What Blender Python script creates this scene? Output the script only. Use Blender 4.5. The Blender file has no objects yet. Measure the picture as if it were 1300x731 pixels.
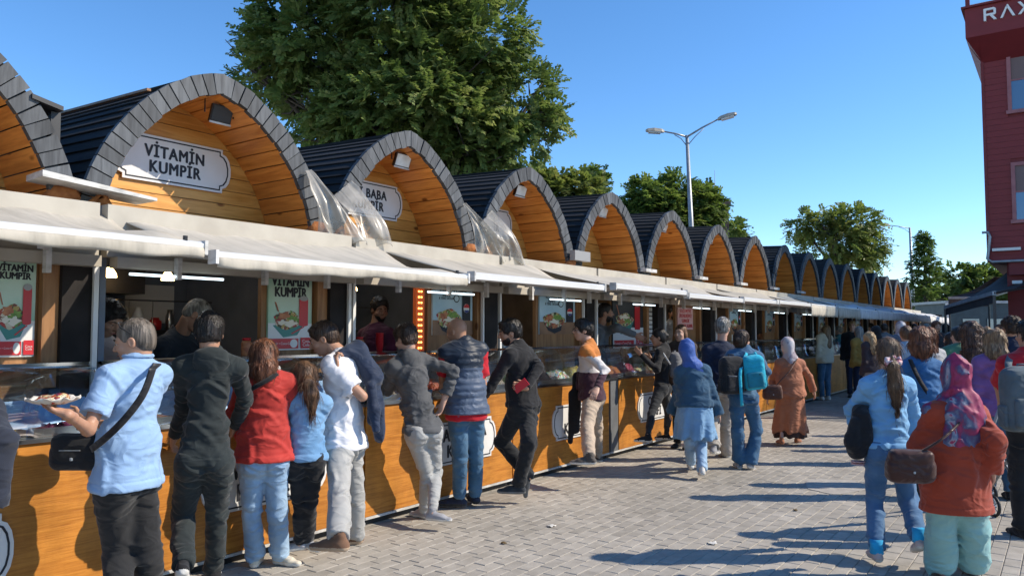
import bpy, bmesh, math, random
import numpy as np
from mathutils import Vector, Matrix
random.seed(7); RNG = np.random.default_rng(7)
S = bpy.context.scene
COL = S.collection
# ------------------------------------------------------------------ camera, sky, sun, exposure
YAW = math.radians(35.8); FPX = 975.0; PITCH = math.atan(53.5/FPX)
CAM = np.array([4.82, 0.0, 1.65])
cd = bpy.data.cameras.new('camera'); cam = bpy.data.objects.new('camera', cd); COL.objects.link(cam)
cd.sensor_width = 36; cd.lens = 36*FPX/1300; cd.clip_end = 2000; cd.clip_start = .05
cam.location = CAM; cam.rotation_euler = (math.pi/2+PITCH, 0, YAW); S.camera = cam
SUN_DIR = np.array([.84, .54, 0.]); SUN_DIR = SUN_DIR/np.linalg.norm(SUN_DIR); SUN_EL = math.radians(37)
W = bpy.data.worlds.new('World'); S.world = W; W.use_nodes = True
nt = W.node_tree; bg = nt.nodes['Background']; sky = nt.nodes.new('ShaderNodeTexSky')
sky.sky_type = 'NISHITA'; sky.sun_disc = False; sky.sun_elevation = SUN_EL
sky.sun_rotation = math.atan2(SUN_DIR[0], SUN_DIR[1]); sky.air_density = 1.05; sky.dust_density = 0.0; sky.ozone_density = 3.5; sky.altitude = 1800
hsv = nt.nodes.new('ShaderNodeHueSaturation'); hsv.inputs['Saturation'].default_value = 1.18; nt.links.new(sky.outputs[0], hsv.inputs['Color']); nt.links.new(hsv.outputs[0], bg.inputs[0]); bg.inputs[1].default_value = .15
sl = bpy.data.lights.new('sun', 'SUN'); sl.energy = 3.7; sl.angle = math.radians(.53); sl.color = (1, .90, .75)
so = bpy.data.objects.new('sun', sl); COL.objects.link(so)
so.rotation_euler = Vector((-SUN_DIR[0]*math.cos(SUN_EL), -SUN_DIR[1]*math.cos(SUN_EL), -math.sin(SUN_EL))).to_track_quat('-Z', 'Y').to_euler()
S.view_settings.view_transform = 'Standard'; S.view_settings.look = 'None'; S.view_settings.exposure = 0.66; S.view_settings.gamma = 1
S.cycles.max_bounces = 7; S.cycles.transparent_max_bounces = 24; S.cycles.use_denoising = True
# ------------------------------------------------------------------ view helpers: a point of the place from where the photo shows it
FWH = np.array([-math.sin(YAW), math.cos(YAW), 0]); RT = np.array([math.cos(YAW), math.sin(YAW), 0]); UP = np.array([0, 0, 1.])
_F = FWH*math.cos(PITCH)+UP*math.sin(PITCH); _U = UP*math.cos(PITCH)-FWH*math.sin(PITCH)
def ray(px, py): return _F*FPX+RT*(px-650)-_U*(py-365.5)
def ground(px, py, z=0.0): r = ray(px, py); return CAM+r*((z-CAM[2])/r[2])
def on_x(px, py, x): r = ray(px, py); return CAM+r*((x-CAM[0])/r[0])
def at_depth(px, py, d): r = ray(px, py); return CAM+r*(d/(r@FWH))
# ------------------------------------------------------------------ materials
def mat(name, col, rough=.8, col2=None, scale=8, detail=4, bump=0, bscale=60, metal=0, spec=.5, orand=0, stretch=None, emit=None, kind='noise', mixpos=(.35,.65), sheen=0, coords='Object', coat=0):
    m = bpy.data.materials.new(name); m.use_nodes = True; t = m.node_tree; b = t.nodes['Principled BSDF']
    b.inputs['Roughness'].default_value = rough; b.inputs['Metallic'].default_value = metal
    b.inputs['Specular IOR Level'].default_value = spec
    if sheen: b.inputs['Sheen Weight'].default_value = sheen
    if coat: b.inputs['Coat Weight'].default_value = coat; b.inputs['Coat Roughness'].default_value = .15
    tc = t.nodes.new('ShaderNodeTexCoord'); mp = t.nodes.new('ShaderNodeMapping'); t.links.new(tc.outputs[coords], mp.inputs[0])
    if stretch: mp.inputs['Scale'].default_value = stretch
    oi = t.nodes.new('ShaderNodeObjectInfo')
    if orand:
        mu = t.nodes.new('ShaderNodeVectorMath'); mu.operation = 'SCALE'; mu.inputs[3].default_value = 37.0
        cx = t.nodes.new('ShaderNodeCombineXYZ')
        for k in range(3): t.links.new(oi.outputs['Random'], cx.inputs[k])
        t.links.new(cx.outputs[0], mu.inputs[0]); t.links.new(mu.outputs[0], mp.inputs['Location'])
    src = None
    if col2 is not None:
        n = t.nodes.new('ShaderNodeTexNoise'); n.inputs['Scale'].default_value = scale; n.inputs['Detail'].default_value = detail
        t.links.new(mp.outputs[0], n.inputs[0]); r = t.nodes.new('ShaderNodeValToRGB')
        r.color_ramp.elements[0].position = mixpos[0]; r.color_ramp.elements[1].position = mixpos[1]
        r.color_ramp.elements[0].color = (*col, 1); r.color_ramp.elements[1].color = (*col2, 1)
        t.links.new(n.outputs[0], r.inputs[0]); src = r.outputs[0]
    if orand:
        hs = t.nodes.new('ShaderNodeHueSaturation')
        mr = t.nodes.new('ShaderNodeMapRange'); mr.inputs[3].default_value = 1-orand; mr.inputs[4].default_value = 1+orand
        t.links.new(oi.outputs['Random'], mr.inputs[0]); t.links.new(mr.outputs[0], hs.inputs['Value'])
        if src: t.links.new(src, hs.inputs['Color'])
        else: hs.inputs['Color'].default_value = (*col, 1)
        src = hs.outputs[0]
    if src: t.links.new(src, b.inputs['Base Color'])
    else: b.inputs['Base Color'].default_value = (*col, 1)
    if bump:
        n2 = t.nodes.new('ShaderNodeTexNoise'); n2.inputs['Scale'].default_value = bscale; n2.inputs['Detail'].default_value = 5
        t.links.new(mp.outputs[0], n2.inputs[0]); bp = t.nodes.new('ShaderNodeBump'); bp.inputs['Strength'].default_value = bump; bp.inputs['Distance'].default_value = .01
        t.links.new(n2.outputs[0], bp.inputs['Height']); t.links.new(bp.outputs[0], b.inputs['Normal'])
    if emit:
        b.inputs['Emission Color'].default_value = (*emit[:3], 1); b.inputs['Emission Strength'].default_value = emit[3]
    return m
M = {}
def wood(name, a, b, rough=.45, orand=.18, st=(1, 1, 1), sc=5, knots=True, gray=False, coat=.0, axis=0, gs=9.0):
    """boards: long grain, rings, knots; the grain runs along the chosen axis"""
    m = bpy.data.materials.new(name); m.use_nodes = True; t = m.node_tree; bs = t.nodes['Principled BSDF']
    bs.inputs['Roughness'].default_value = rough; bs.inputs['Coat Weight'].default_value = coat; bs.inputs['Coat Roughness'].default_value = .2
    bs.inputs['Specular IOR Level'].default_value = .35
    tc = t.nodes.new('ShaderNodeTexCoord'); mp = t.nodes.new('ShaderNodeMapping'); t.links.new(tc.outputs['Object'], mp.inputs[0])
    sc3 = [gs]*3; sc3[axis] = .9*(gs/9)**.5; mp.inputs['Scale'].default_value = sc3
    oi = t.nodes.new('ShaderNodeObjectInfo'); cx = t.nodes.new('ShaderNodeCombineXYZ'); mu = t.nodes.new('ShaderNodeMath'); mu.operation = 'MULTIPLY'; mu.inputs[1].default_value = 53
    t.links.new(oi.outputs['Random'], mu.inputs[0])
    for k in range(3): t.links.new(mu.outputs[0], cx.inputs[k])
    t.links.new(cx.outputs[0], mp.inputs['Location'])
    n = t.nodes.new('ShaderNodeTexNoise'); n.inputs['Scale'].default_value = 1.3; n.inputs['Detail'].default_value = 6; n.inputs['Distortion'].default_value = 1.2
    t.links.new(mp.outputs[0], n.inputs[0])
    w = t.nodes.new('ShaderNodeTexNoise'); w.inputs['Scale'].default_value = 7; w.inputs['Detail'].default_value = 5; t.links.new(mp.outputs[0], w.inputs[0])
    ad = t.nodes.new('ShaderNodeMath'); ad.operation = 'ADD'; ml = t.nodes.new('ShaderNodeMath'); ml.operation = 'MULTIPLY'; ml.inputs[1].default_value = .45
    t.links.new(w.outputs[0], ml.inputs[0]); t.links.new(n.outputs[0], ad.inputs[0]); t.links.new(ml.outputs[0], ad.inputs[1])
    r = t.nodes.new('ShaderNodeValToRGB'); r.color_ramp.elements[0].position = .45; r.color_ramp.elements[1].position = .85
    r.color_ramp.elements[0].color = (*b, 1); r.color_ramp.elements[1].color = (*a, 1); t.links.new(ad.outputs[0], r.inputs[0])
    src = r.outputs[0]
    if knots:
        v = t.nodes.new('ShaderNodeTexVoronoi'); v.inputs['Scale'].default_value = 2.3
        mp2 = t.nodes.new('ShaderNodeMapping'); s2 = [2.2, 2.2, 2.2]; s2[axis] = 1.1; mp2.inputs['Scale'].default_value = s2
        t.links.new(tc.outputs['Object'], mp2.inputs[0]); t.links.new(cx.outputs[0], mp2.inputs['Location']); t.links.new(mp2.outputs[0], v.inputs[0])
        r2 = t.nodes.new('ShaderNodeValToRGB'); r2.color_ramp.elements[0].position = .07; r2.color_ramp.elements[1].position = .13
        r2.color_ramp.elements[0].color = (.35, .25, .2, 1); r2.color_ramp.elements[1].color = (1, 1, 1, 1); t.links.new(v.outputs['Distance'], r2.inputs[0])
        mx = t.nodes.new('ShaderNodeMix'); mx.data_type = 'RGBA'; mx.blend_type = 'MULTIPLY'; mx.inputs[0].default_value = 1
        t.links.new(src, mx.inputs[6]); t.links.new(r2.outputs[0], mx.inputs[7]); src = mx.outputs[2]
    hs = t.nodes.new('ShaderNodeHueSaturation'); mr = t.nodes.new('ShaderNodeMapRange'); mr.inputs[3].default_value = 1-orand; mr.inputs[4].default_value = 1+orand
    t.links.new(oi.outputs['Random'], mr.inputs[0]); t.links.new(mr.outputs[0], hs.inputs['Value']); t.links.new(src, hs.inputs['Color'])
    t.links.new(hs.outputs[0], bs.inputs['Base Color'])
    bp = t.nodes.new('ShaderNodeBump'); bp.inputs['Strength'].default_value = .35; bp.inputs['Distance'].default_value = .006
    t.links.new(ad.outputs[0], bp.inputs['Height']); t.links.new(bp.outputs[0], bs.inputs['Normal'])
    return m
def thin_glass(name, tint=(.95, .98, 1), refl=1.0, rough=.02):
    m = bpy.data.materials.new(name); m.use_nodes = True; t = m.node_tree; t.nodes.remove(t.nodes['Principled BSDF'])
    o = t.nodes['Material Output']; tr = t.nodes.new('ShaderNodeBsdfTransparent'); tr.inputs[0].default_value = (*tint, 1)
    g = t.nodes.new('ShaderNodeBsdfGlossy'); g.inputs['Roughness'].default_value = rough; g.inputs[0].default_value = (1, 1, 1, 1)
    f = t.nodes.new('ShaderNodeFresnel'); f.inputs[0].default_value = 1.5; mm = t.nodes.new('ShaderNodeMath'); mm.operation = 'MULTIPLY'; mm.inputs[1].default_value = refl; mm.use_clamp = True
    mx = t.nodes.new('ShaderNodeMixShader'); t.links.new(f.outputs[0], mm.inputs[0]); t.links.new(mm.outputs[0], mx.inputs[0]); t.links.new(tr.outputs[0], mx.inputs[1]); t.links.new(g.outputs[0], mx.inputs[2]); t.links.new(mx.outputs[0], o.inputs[0])
    return m
# ------------------------------------------------------------------ object helpers
def link(name, me, parent=None, m=None):
    o = bpy.data.objects.new(name, me); COL.objects.link(o)
    if parent is not None: o.parent = parent
    if m is not None and me is not None and len(me.materials) == 0: me.materials.append(m)
    return o
def tag(o, label=None, cat=None, group=None, kind=None):
    if label: o['label'] = label
    if cat: o['category'] = cat
    if group: o['group'] = group
    if kind: o['kind'] = kind
    return o
def empty(name, loc, rz, label, cat, group=None):
    o = bpy.data.objects.new(name, None); COL.objects.link(o); o.location = loc; o.rotation_euler = (0, 0, rz); o.empty_display_size = .2
    return tag(o, label, cat, group)
def copy_tree(o, parent=None):
    c = o.copy(); COL.objects.link(c); c.parent = parent
    for ch in o.children: copy_tree(ch, c)
    return c
class MB:
    """collects simple solids as verts and faces"""
    def __init__(s): s.v = []; s.f = []; s.mi = []; s.cur = 0
    def add(s, v, f):
        n = len(s.v); s.v += [tuple(map(float, p)) for p in v]; s.f += [tuple(i+n for i in q) for q in f]; s.mi += [s.cur]*len(f); return s
    def box(s, x0, x1, y0, y1, z0, z1):
        v = [(x, y, z) for x in (x0, x1) for y in (y0, y1) for z in (z0, z1)]
        return s.add(v, [(0, 1, 3, 2), (4, 6, 7, 5), (0, 4, 5, 1), (2, 3, 7, 6), (0, 2, 6, 4), (1, 5, 7, 3)])
    def hexa(s, a, b):
        """a, b: two quads (4 points each, same turn)"""
        return s.add(list(a)+list(b), [(3, 2, 1, 0), (4, 5, 6, 7), (0, 1, 5, 4), (1, 2, 6, 5), (2, 3, 7, 6), (3, 0, 4, 7)])
    def prism(s, pts, off):
        """pts: 3D outline, off: 3D vector"""
        n = len(pts); a = [np.array(p, float) for p in pts]; b = [p+np.array(off, float) for p in a]
        return s.add(a+b, [tuple(range(n))[::-1], tuple(range(n, 2*n))]+[(i, (i+1) % n, n+(i+1) % n, n+i) for i in range(n)])
    def bar(s, a, b, w, h=None, up=(0, 0, 1)):
        a = np.array(a, float); b = np.array(b, float); h = h or w; d = (b-a)/np.linalg.norm(b-a); u = np.array(up, float)
        if abs(d@u) > .98: u = np.array([1., 0, 0])
        r = np.cross(d, u); r /= np.linalg.norm(r); u = np.cross(r, d)
        q = [-r*w/2-u*h/2, r*w/2-u*h/2, r*w/2+u*h/2, -r*w/2+u*h/2]
        return s.hexa([a+k for k in q], [b+k for k in q])
    def tube(s, pts, rad, n=8, cap=True):
        pts = [np.array(p, float) for p in pts]; rad = rad if hasattr(rad, '__len__') else [rad]*len(pts)
        base = []; prev = None
        for i, p in enumerate(pts):
            d = pts[min(i+1, len(pts)-1)]-pts[max(i-1, 0)]; d = d/(np.linalg.norm(d)+1e-9)
            if prev is None:
                u = np.array([0, 0, 1.]) if abs(d[2]) < .9 else np.array([1., 0, 0]); r = np.cross(d, u)
            else: r = prev-d*(prev@d)
            r /= np.linalg.norm(r)+1e-9; u = np.cross(d, r); prev = r
            base += [p+rad[i]*(math.cos(t)*r+math.sin(t)*u) for t in [2*math.pi*k/n for k in range(n)]]
        f = [(i*n+k, i*n+(k+1) % n, (i+1)*n+(k+1) % n, (i+1)*n+k) for i in range(len(pts)-1) for k in range(n)]
        if cap: f += [tuple(range(n))[::-1], tuple(range((len(pts)-1)*n, len(pts)*n))]
        return s.add(base, f)
    def lathe(s, c, prof, n=16):
        c = np.array(c, float); v = []
        for r, z in prof: v += [c+np.array([r*math.cos(2*math.pi*k/n), r*math.sin(2*math.pi*k/n), z]) for k in range(n)]
        m = len(prof)
        return s.add(v, [(i*n+k, i*n+(k+1) % n, (i+1)*n+(k+1) % n, (i+1)*n+k) for i in range(m-1) for k in range(n)]+[tuple(range(n))[::-1], tuple(range((m-1)*n, m*n))])
    def sheet(s, g, thick=0.0):
        """g: rows x cols x 3 grid; thick > 0 gives the cloth a second face below"""
        g = np.array(g, float); R, C = g.shape[:2]; f = [(i*C+j, (i+1)*C+j, (i+1)*C+j+1, i*C+j+1) for i in range(R-1) for j in range(C-1)]
        if not thick: return s.add(g.reshape(-1, 3), f)
        gu = np.gradient(g, axis=0); gv = np.gradient(g, axis=1); nn = np.cross(gu, gv); nn /= np.linalg.norm(nn, axis=2, keepdims=True)+1e-9
        h = g-nn*thick; N = R*C
        e = [(i*C, (i+1)*C) for i in range(R-1)]+[((R-1)*C+j, (R-1)*C+j+1) for j in range(C-1)]+[((i+1)*C+C-1, i*C+C-1) for i in range(R-1)]+[(j+1, j) for j in range(C-1)]
        return s.add(np.concatenate([g.reshape(-1, 3), h.reshape(-1, 3)]), f+[tuple(q+N for q in reversed(x)) for x in f]+[(b, a, a+N, b+N) for a, b in e])
    def mesh(s, name, mats, smooth=False):
        me = bpy.data.meshes.new(name); me.from_pydata(s.v, [], s.f); mats = mats if isinstance(mats, (list, tuple)) else [mats]
        for m in mats: me.materials.append(m)
        if len(mats) > 1: me.polygons.foreach_set('material_index', s.mi)
        if smooth: me.polygons.foreach_set('use_smooth', [True]*len(s.f))
        me.validate(); me.update(); return me
    def build(s, name, mats, parent=None, smooth=False): return link(name, s.mesh(name, mats, smooth), parent)
def smooth_by_angle(o, a=40):
    me = o.data; me.polygons.foreach_set('use_smooth', [True]*len(me.polygons)); me.set_sharp_from_angle(angle=math.radians(a)); return o
_text = {}
def text_mesh(s, size, ext=.002, bold=.0, squeeze=1.0, spacing=1.0, m=None):
    key = (s, size, ext, bold, squeeze, m.name)
    if key in _text: return _text[key]
    c = bpy.data.curves.new('lettering', 'FONT'); c.body = s; c.size = size; c.extrude = ext; c.align_x = 'CENTER'; c.align_y = 'CENTER'; c.space_character = spacing; c.resolution_u = 4; c.space_line = .82
    o = bpy.data.objects.new('lettering', c); COL.objects.link(o); bpy.context.view_layer.update()
    me = bpy.data.meshes.new_from_object(o.evaluated_get(bpy.context.evaluated_depsgraph_get())); bpy.data.objects.remove(o)
    for v in me.vertices: v.co.x *= squeeze
    if bold > 0:   # heavier strokes: the same letters laid again a hair aside
        V = [v.co.copy() for v in me.vertices]; Fc = [tuple(p.vertices) for p in me.polygons]; vs, fs = [], []
        for q, (dx, dy) in enumerate(((0, 0), (1, 0), (-1, 0), (.5, .6), (-.5, -.6), (.5, -.6), (-.5, .6))):
            vs += [(c.x+dx*bold, c.y+dy*bold, c.z+q*.00012) for c in V]; fs += [tuple(i+q*len(V) for i in f_) for f_ in Fc]
        me = bpy.data.meshes.new('lettering'); me.from_pydata(vs, [], fs)
    me.materials.clear(); me.materials.append(m); _text[key] = me; return me
def wall_text(s, size, loc, parent, m, face='x', **k):
    """lettering standing on a vertical face: 'x' reads from +x, 'y' reads from -y"""
    o = link('lettering', text_mesh(s, size, m=m, **k), parent); o.location = loc
    o.rotation_euler = (math.pi/2, 0, math.pi/2 if face == 'x' else 0); return o
# ------------------------------------------------------------------ value noise on arrays
_L = RNG.random((32, 32, 32)).astype(np.float32)
def vnoise(x, y, z):
    xi = np.floor(x).astype(int); yi = np.floor(y).astype(int); zi = np.floor(z).astype(int)
    fx = x-xi; fy = y-yi; fz = z-zi; fx = fx*fx*(3-2*fx); fy = fy*fy*(3-2*fy); fz = fz*fz*(3-2*fz)
    a, b = xi & 31, (xi+1) & 31; c, d = yi & 31, (yi+1) & 31; e, g = zi & 31, (zi+1) & 31
    def l(p, q, t): return p+(q-p)*t
    return l(l(l(_L[a, c, e], _L[b, c, e], fx), l(_L[a, d, e], _L[b, d, e], fx), fy), l(l(_L[a, c, g], _L[b, c, g], fx), l(_L[a, d, g], _L[b, d, g], fx), fy), fz)
# ------------------------------------------------------------------ setting: ground with pavers
M['sand'] = mat('joint_sand', (.44, .405, .35), .95, (.36, .33, .28), 30)
M['paver'] = mat('paver', (.335, .305, .262), .95, (.40, .368, .32), 9, 6, bump=.25, bscale=90, spec=.15, orand=.08)
def _paver_far():
    m = mat('paver_run', (.335, .305, .262), .95, (.40, .368, .32), 9, 6, bump=.25, bscale=90, spec=.15)
    t = m.node_tree; b = t.nodes['Principled BSDF']; l = b.inputs['Base Color'].links[0]; src = l.from_socket
    a = t.nodes.new('ShaderNodeAttribute'); a.attribute_name = 'tone'; hs = t.nodes.new('ShaderNodeHueSaturation')
    mr = t.nodes.new('ShaderNodeMapRange'); mr.inputs[3].default_value = .90; mr.inputs[4].default_value = 1.08
    t.links.new(a.outputs['Fac'], mr.inputs[0]); t.links.new(mr.outputs[0], hs.inputs['Value']); t.links.new(src, hs.inputs['Color'])
    n = t.nodes.new('ShaderNodeTexNoise'); n.inputs['Scale'].default_value = .9; n.inputs['Detail'].default_value = 4
    tc = t.nodes.new('ShaderNodeTexCoord'); t.links.new(tc.outputs['Object'], n.inputs[0])
    m2 = t.nodes.new('ShaderNodeMapRange'); m2.inputs[1].default_value = .3; m2.inputs[2].default_value = .7; m2.inputs[3].default_value = .78; m2.inputs[4].default_value = 1.08
    t.links.new(n.outputs[0], m2.inputs[0]); h2 = t.nodes.new('ShaderNodeHueSaturation'); t.links.new(m2.outputs[0], h2.inputs['Value']); t.links.new(hs.outputs[0], h2.inputs['Color'])
    t.links.new(h2.outputs[0], b.inputs['Base Color']); return m
M['paver_run'] = _paver_far()
def _street_far():
    m = mat('street_far', (.30, .28, .255), .85, (.25, .23, .21), 3, 5, bump=.2, bscale=12)
    return m
g = MB(); g.box(-120, 300, -60, 420, -.30, -.008); ground_o = tag(g.build('ground', M['sand']), kind='structure')
far = MB(); far.box(-.45, 9, 31.004, 120, -.2, -.003); far.box(9.004, 60, -20, 120, -.2, -.003); tag(far.build('street_surface', _street_far()), kind='structure')
PW, PL = .1055, .203
def paver_verts(x, y, w, l, dz, tx, ty, gap=.0035, bev=.004):
    x0, x1, y0, y1 = x+gap/2, x+w-gap/2, y+gap/2, y+l-gap/2; cx, cy = (x0+x1)/2, (y0+y1)/2
    v = []
    for z, i in ((-.05, 0), (-.004, 0), (0, bev)):
        for px, py in ((x0+i, y0+i), (x1-i, y0+i), (x1-i, y1-i), (x0+i, y1-i)):
            v.append((px, py, z+(dz+(px-cx)*tx+(py-cy)*ty if z > -.02 else 0)))
    return v
PF = [(0, 1, 5, 4), (1, 2, 6, 5), (2, 3, 7, 6), (3, 0, 4, 7), (4, 5, 9, 8), (5, 6, 10, 9), (6, 7, 11, 10), (7, 4, 8, 11), (8, 9, 10, 11)]
cells = []
for i in range(int(9.4/PW)):
    x = -.45+i*PW
    for j in range(int(30/PL)):
        y = 1.0+j*PL+(PL/2 if i % 2 else 0)+.02*math.sin(i*3.7)
        if x*0.9+y < 3.0 and y < 1.6: continue
        cells.append((x, y))
def paver_size(c):
    p = np.array([c[0]+PW/2, c[1]+PL/2, 0])-CAM; d = p@_F; px = 650+FPX*(p@RT)/d; py = 365.5-FPX*(p@_U)/d
    return 1/d if (0 < px < 1300 and py < 728) else 0
cells.sort(key=paver_size, reverse=True)
shared = []
for k in range(8):
    v = paver_verts(-PW/2, -PL/2, PW, PL, 0, random.uniform(-.02, .02), random.uniform(-.012, .012))
    me = bpy.data.meshes.new('paver'); me.from_pydata(v, [], PF); me.materials.append(M['paver']); shared.append(me)
for x, y in cells[:300]:
    o = link('paver', random.choice(shared), ground_o); o.location = (x+PW/2, y+PL/2, random.uniform(-.0015, .0015))
vv, ff, tone = [], [], []
for n, (x, y) in enumerate(cells[300:]):
    vv += paver_verts(x, y, PW, PL, random.uniform(-.0015, .0015), random.uniform(-.02, .02), random.uniform(-.012, .012)); ff += [tuple(i+n*12 for i in q) for q in PF]; tone += [random.random()]*12
me = bpy.data.meshes.new('paver_run'); me.from_pydata(vv, [], ff); me.materials.append(M['paver_run'])
at = me.attributes.new('tone', 'FLOAT', 'POINT'); at.data.foreach_set('value', tone)
tag(link('paver_run', me, ground_o), kind='stuff')
# manhole patch: cracked mortar round a lid near the walkers
mh = MB(); c = ground(1060, 617); mh.prism([(c[0]+.30*math.cos(a)*(1+.12*math.sin(3*a)), c[1]+.42*math.sin(a)*(1+.1*math.cos(5*a)), .001) for a in np.linspace(0, 2*math.pi, 25)[:-1]], (0, 0, .004))
tag(mh.build('mortar_patch', mat('mortar', (.42, .39, .34), .9, (.33, .30, .27), 12, bump=.3)), kind='structure')

# dropped napkins, leaves and cigarette ends
rl = random.Random(9); WHERE = ['between the counter and the first shadow', 'near the mortar patch', 'in front of the second kiosk counter', 'beside the long foreground shadow', 'in the open middle of the paving', 'behind the denim jacket walker', 'near the bottom edge of the photo', 'ahead of the sky blue sweatshirt']
for i, (px, py, w_) in enumerate(((700, 668, 'napkin'), (1010, 648, 'leaf'), (640, 690, 'leaf'), (905, 690, 'napkin'))):
    c = ground(px, py); a = rl.uniform(0, 3); r_ = .035 if w_ == 'napkin' else .022
    g_ = [[(x*r_, y*r_*.8, .004+.012*rl.random()) for x in np.linspace(-1, 1, 5)] for y in np.linspace(-1, 1, 5)]
    o = MB().sheet(g_, .001).build('crumpled_'+w_ if w_ == 'napkin' else 'fallen_leaf', M.setdefault('litter_'+w_, mat('litter_'+w_, (.6, .58, .54) if w_ == 'napkin' else (.14, .09, .035), .8)), None, True); o.location = c; o.rotation_euler = (0, 0, a)
    tag(o, f'{("small crumpled napkin" if w_ == "napkin" else "small brown fallen leaf")} {WHERE[i]}', 'napkin' if w_ == 'napkin' else 'leaf', 'litter on the paving')
# ------------------------------------------------------------------ kiosks
M['gable'] = wood('gable_wood', (.68, .34, .085), (.46, .185, .03), .42, .14, axis=1)
M['soffit'] = wood('soffit_wood', (.74, .30, .065), (.46, .145, .028), .4, .16, axis=0)
M['rim'] = wood('rim_wood', (.092, .099, .108), (.030, .033, .038), .6, .32, knots=False, axis=2)
M['roofp'] = wood('roof_plank', (.020, .021, .024), (.007, .008, .009), .9, .35, knots=False, axis=0)
M['pillar'] = mat('pillar_paint', (.014, .012, .012), .7, (.026, .022, .021), 5, spec=.2); M['black'] = mat('black_paint', (.012, .012, .013), .5, (.022, .022, .024), 6)
M['counter'] = wood('counter_ply', (.58, .235, .040), (.36, .125, .018), .42, .05, axis=1, knots=False, gs=26)
M['brownw'] = wood('brown_post', (.34, .17, .07), (.18, .08, .03), .5, .1, axis=2)
M['cream'] = mat('awning_canvas', (.51, .46, .38), .8, (.43, .39, .32), 3.0, 6, bump=.15, bscale=25, sheen=.1)
M['creamd'] = mat('awning_canvas_aged', (.42, .38, .31), .85, (.50, .455, .38), 2.2, 6, bump=.2, bscale=25)
M['canv_w'] = mat('awning_canvas_white', (.66, .66, .66), .8, (.56, .56, .57), 2.5, 5)
M['white'] = mat('white_enamel', (.66, .66, .64), .35, (.70, .69, .67), 5)
M['whited'] = mat('white_worn', (.70, .69, .67), .5, (.52, .50, .46), 7)
M['beige'] = mat('beige_beam', (.46, .42, .35), .6, (.38, .34, .28), 4)
M['steel'] = mat('brushed_steel', (.42, .42, .42), .28, (.50, .50, .50), 3, metal=1, stretch=(40, 1, 40))
M['dsteel'] = mat('dark_steel', (.05, .05, .055), .35, metal=.6)
def soiled(m, sc=2.2, amt=.45, streak=(1, 5, 1)):
    t = m.node_tree; b = t.nodes['Principled BSDF']; src = b.inputs['Base Color'].links[0].from_socket; tc = t.nodes.new('ShaderNodeTexCoord'); mp = t.nodes.new('ShaderNodeMapping'); mp.inputs['Scale'].default_value = streak; t.links.new(tc.outputs['Object'], mp.inputs[0])
    n = t.nodes.new('ShaderNodeTexNoise'); n.inputs['Scale'].default_value = sc; n.inputs['Detail'].default_value = 8; n.inputs['Roughness'].default_value = .65; t.links.new(mp.outputs[0], n.inputs[0]); r = t.nodes.new('ShaderNodeMapRange'); r.inputs[1].default_value = .42; r.inputs[2].default_value = .72; r.inputs[3].default_value = 1; r.inputs[4].default_value = 1-amt; t.links.new(n.outputs[0], r.inputs[0])
    hs = t.nodes.new('ShaderNodeHueSaturation'); t.links.new(r.outputs[0], hs.inputs['Value']); t.links.new(src, hs.inputs['Color']); t.links.new(hs.outputs[0], b.inputs['Base Color'])
soiled(M['counter'], 2.4, .38, (1, 1, .5)); soiled(M['cream'], 2.2, .28); soiled(M['creamd'], 2.0, .32); soiled(M['whited'], 6, .5, (1, 1, 4)); soiled(M['canv_w'], 2, .3)
M['slate'] = mat('slate_panel', (.13, .135, .14), .6, (.10, .105, .11), 6)
M['ink'] = mat('sign_ink', (.012, .014, .022), .6)
M['plaq'] = mat('sign_white', (.72, .71, .70), .4, (.66, .65, .63), 4)
M['glass'] = thin_glass('case_glass', refl=.38)
M['wallblue'] = mat('kiosk_wall', (.17, .20, .25), .6, (.12, .145, .185), 3)
M['wallbrown'] = mat('kiosk_wall_brown', (.13, .10, .08), .6, (.08, .065, .05), 5)
M['chrome'] = mat('chrome', (.6, .6, .6), .12, metal=1)
M['tube'] = mat('tube_light', (.8, .9, .95), .4, emit=(.75, .92, 1, 1.6))
M['tube2'] = mat('fill_tube', (.8, .9, .95), .4, emit=(.85, .93, 1, 11)); M['led'] = mat('led_orange', (1, .5, .1), .5, emit=(1, .42, .08, 5))
M['ledred'] = mat('led_glow_board', (.35, .07, .015), .5, emit=(1, .16, .02, .12))
M['lens'] = mat('lamp_lens', (.78, .80, .80), .25, (.6, .62, .62), 10)
M['red'] = mat('print_red', (.50, .012, .018), .4); M['pgreen'] = mat('print_green', (.18, .46, .26), .45, (.50, .64, .52), 2.2)
M['pblue'] = mat('print_pale_blue', (.30, .46, .56), .45, (.44, .58, .66), 2); M['pwood'] = mat('print_wood', (.30, .16, .08), .5, (.20, .10, .05), 5)
M['teal'] = mat('print_teal', (.03, .20, .17), .4); M['pwhite'] = mat('print_white', (.66, .66, .64), .45); M['pgrey'] = mat('print_grey', (.3, .3, .3), .4)
M['pink'] = mat('print_pink', (.60, .35, .33), .5)
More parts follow.
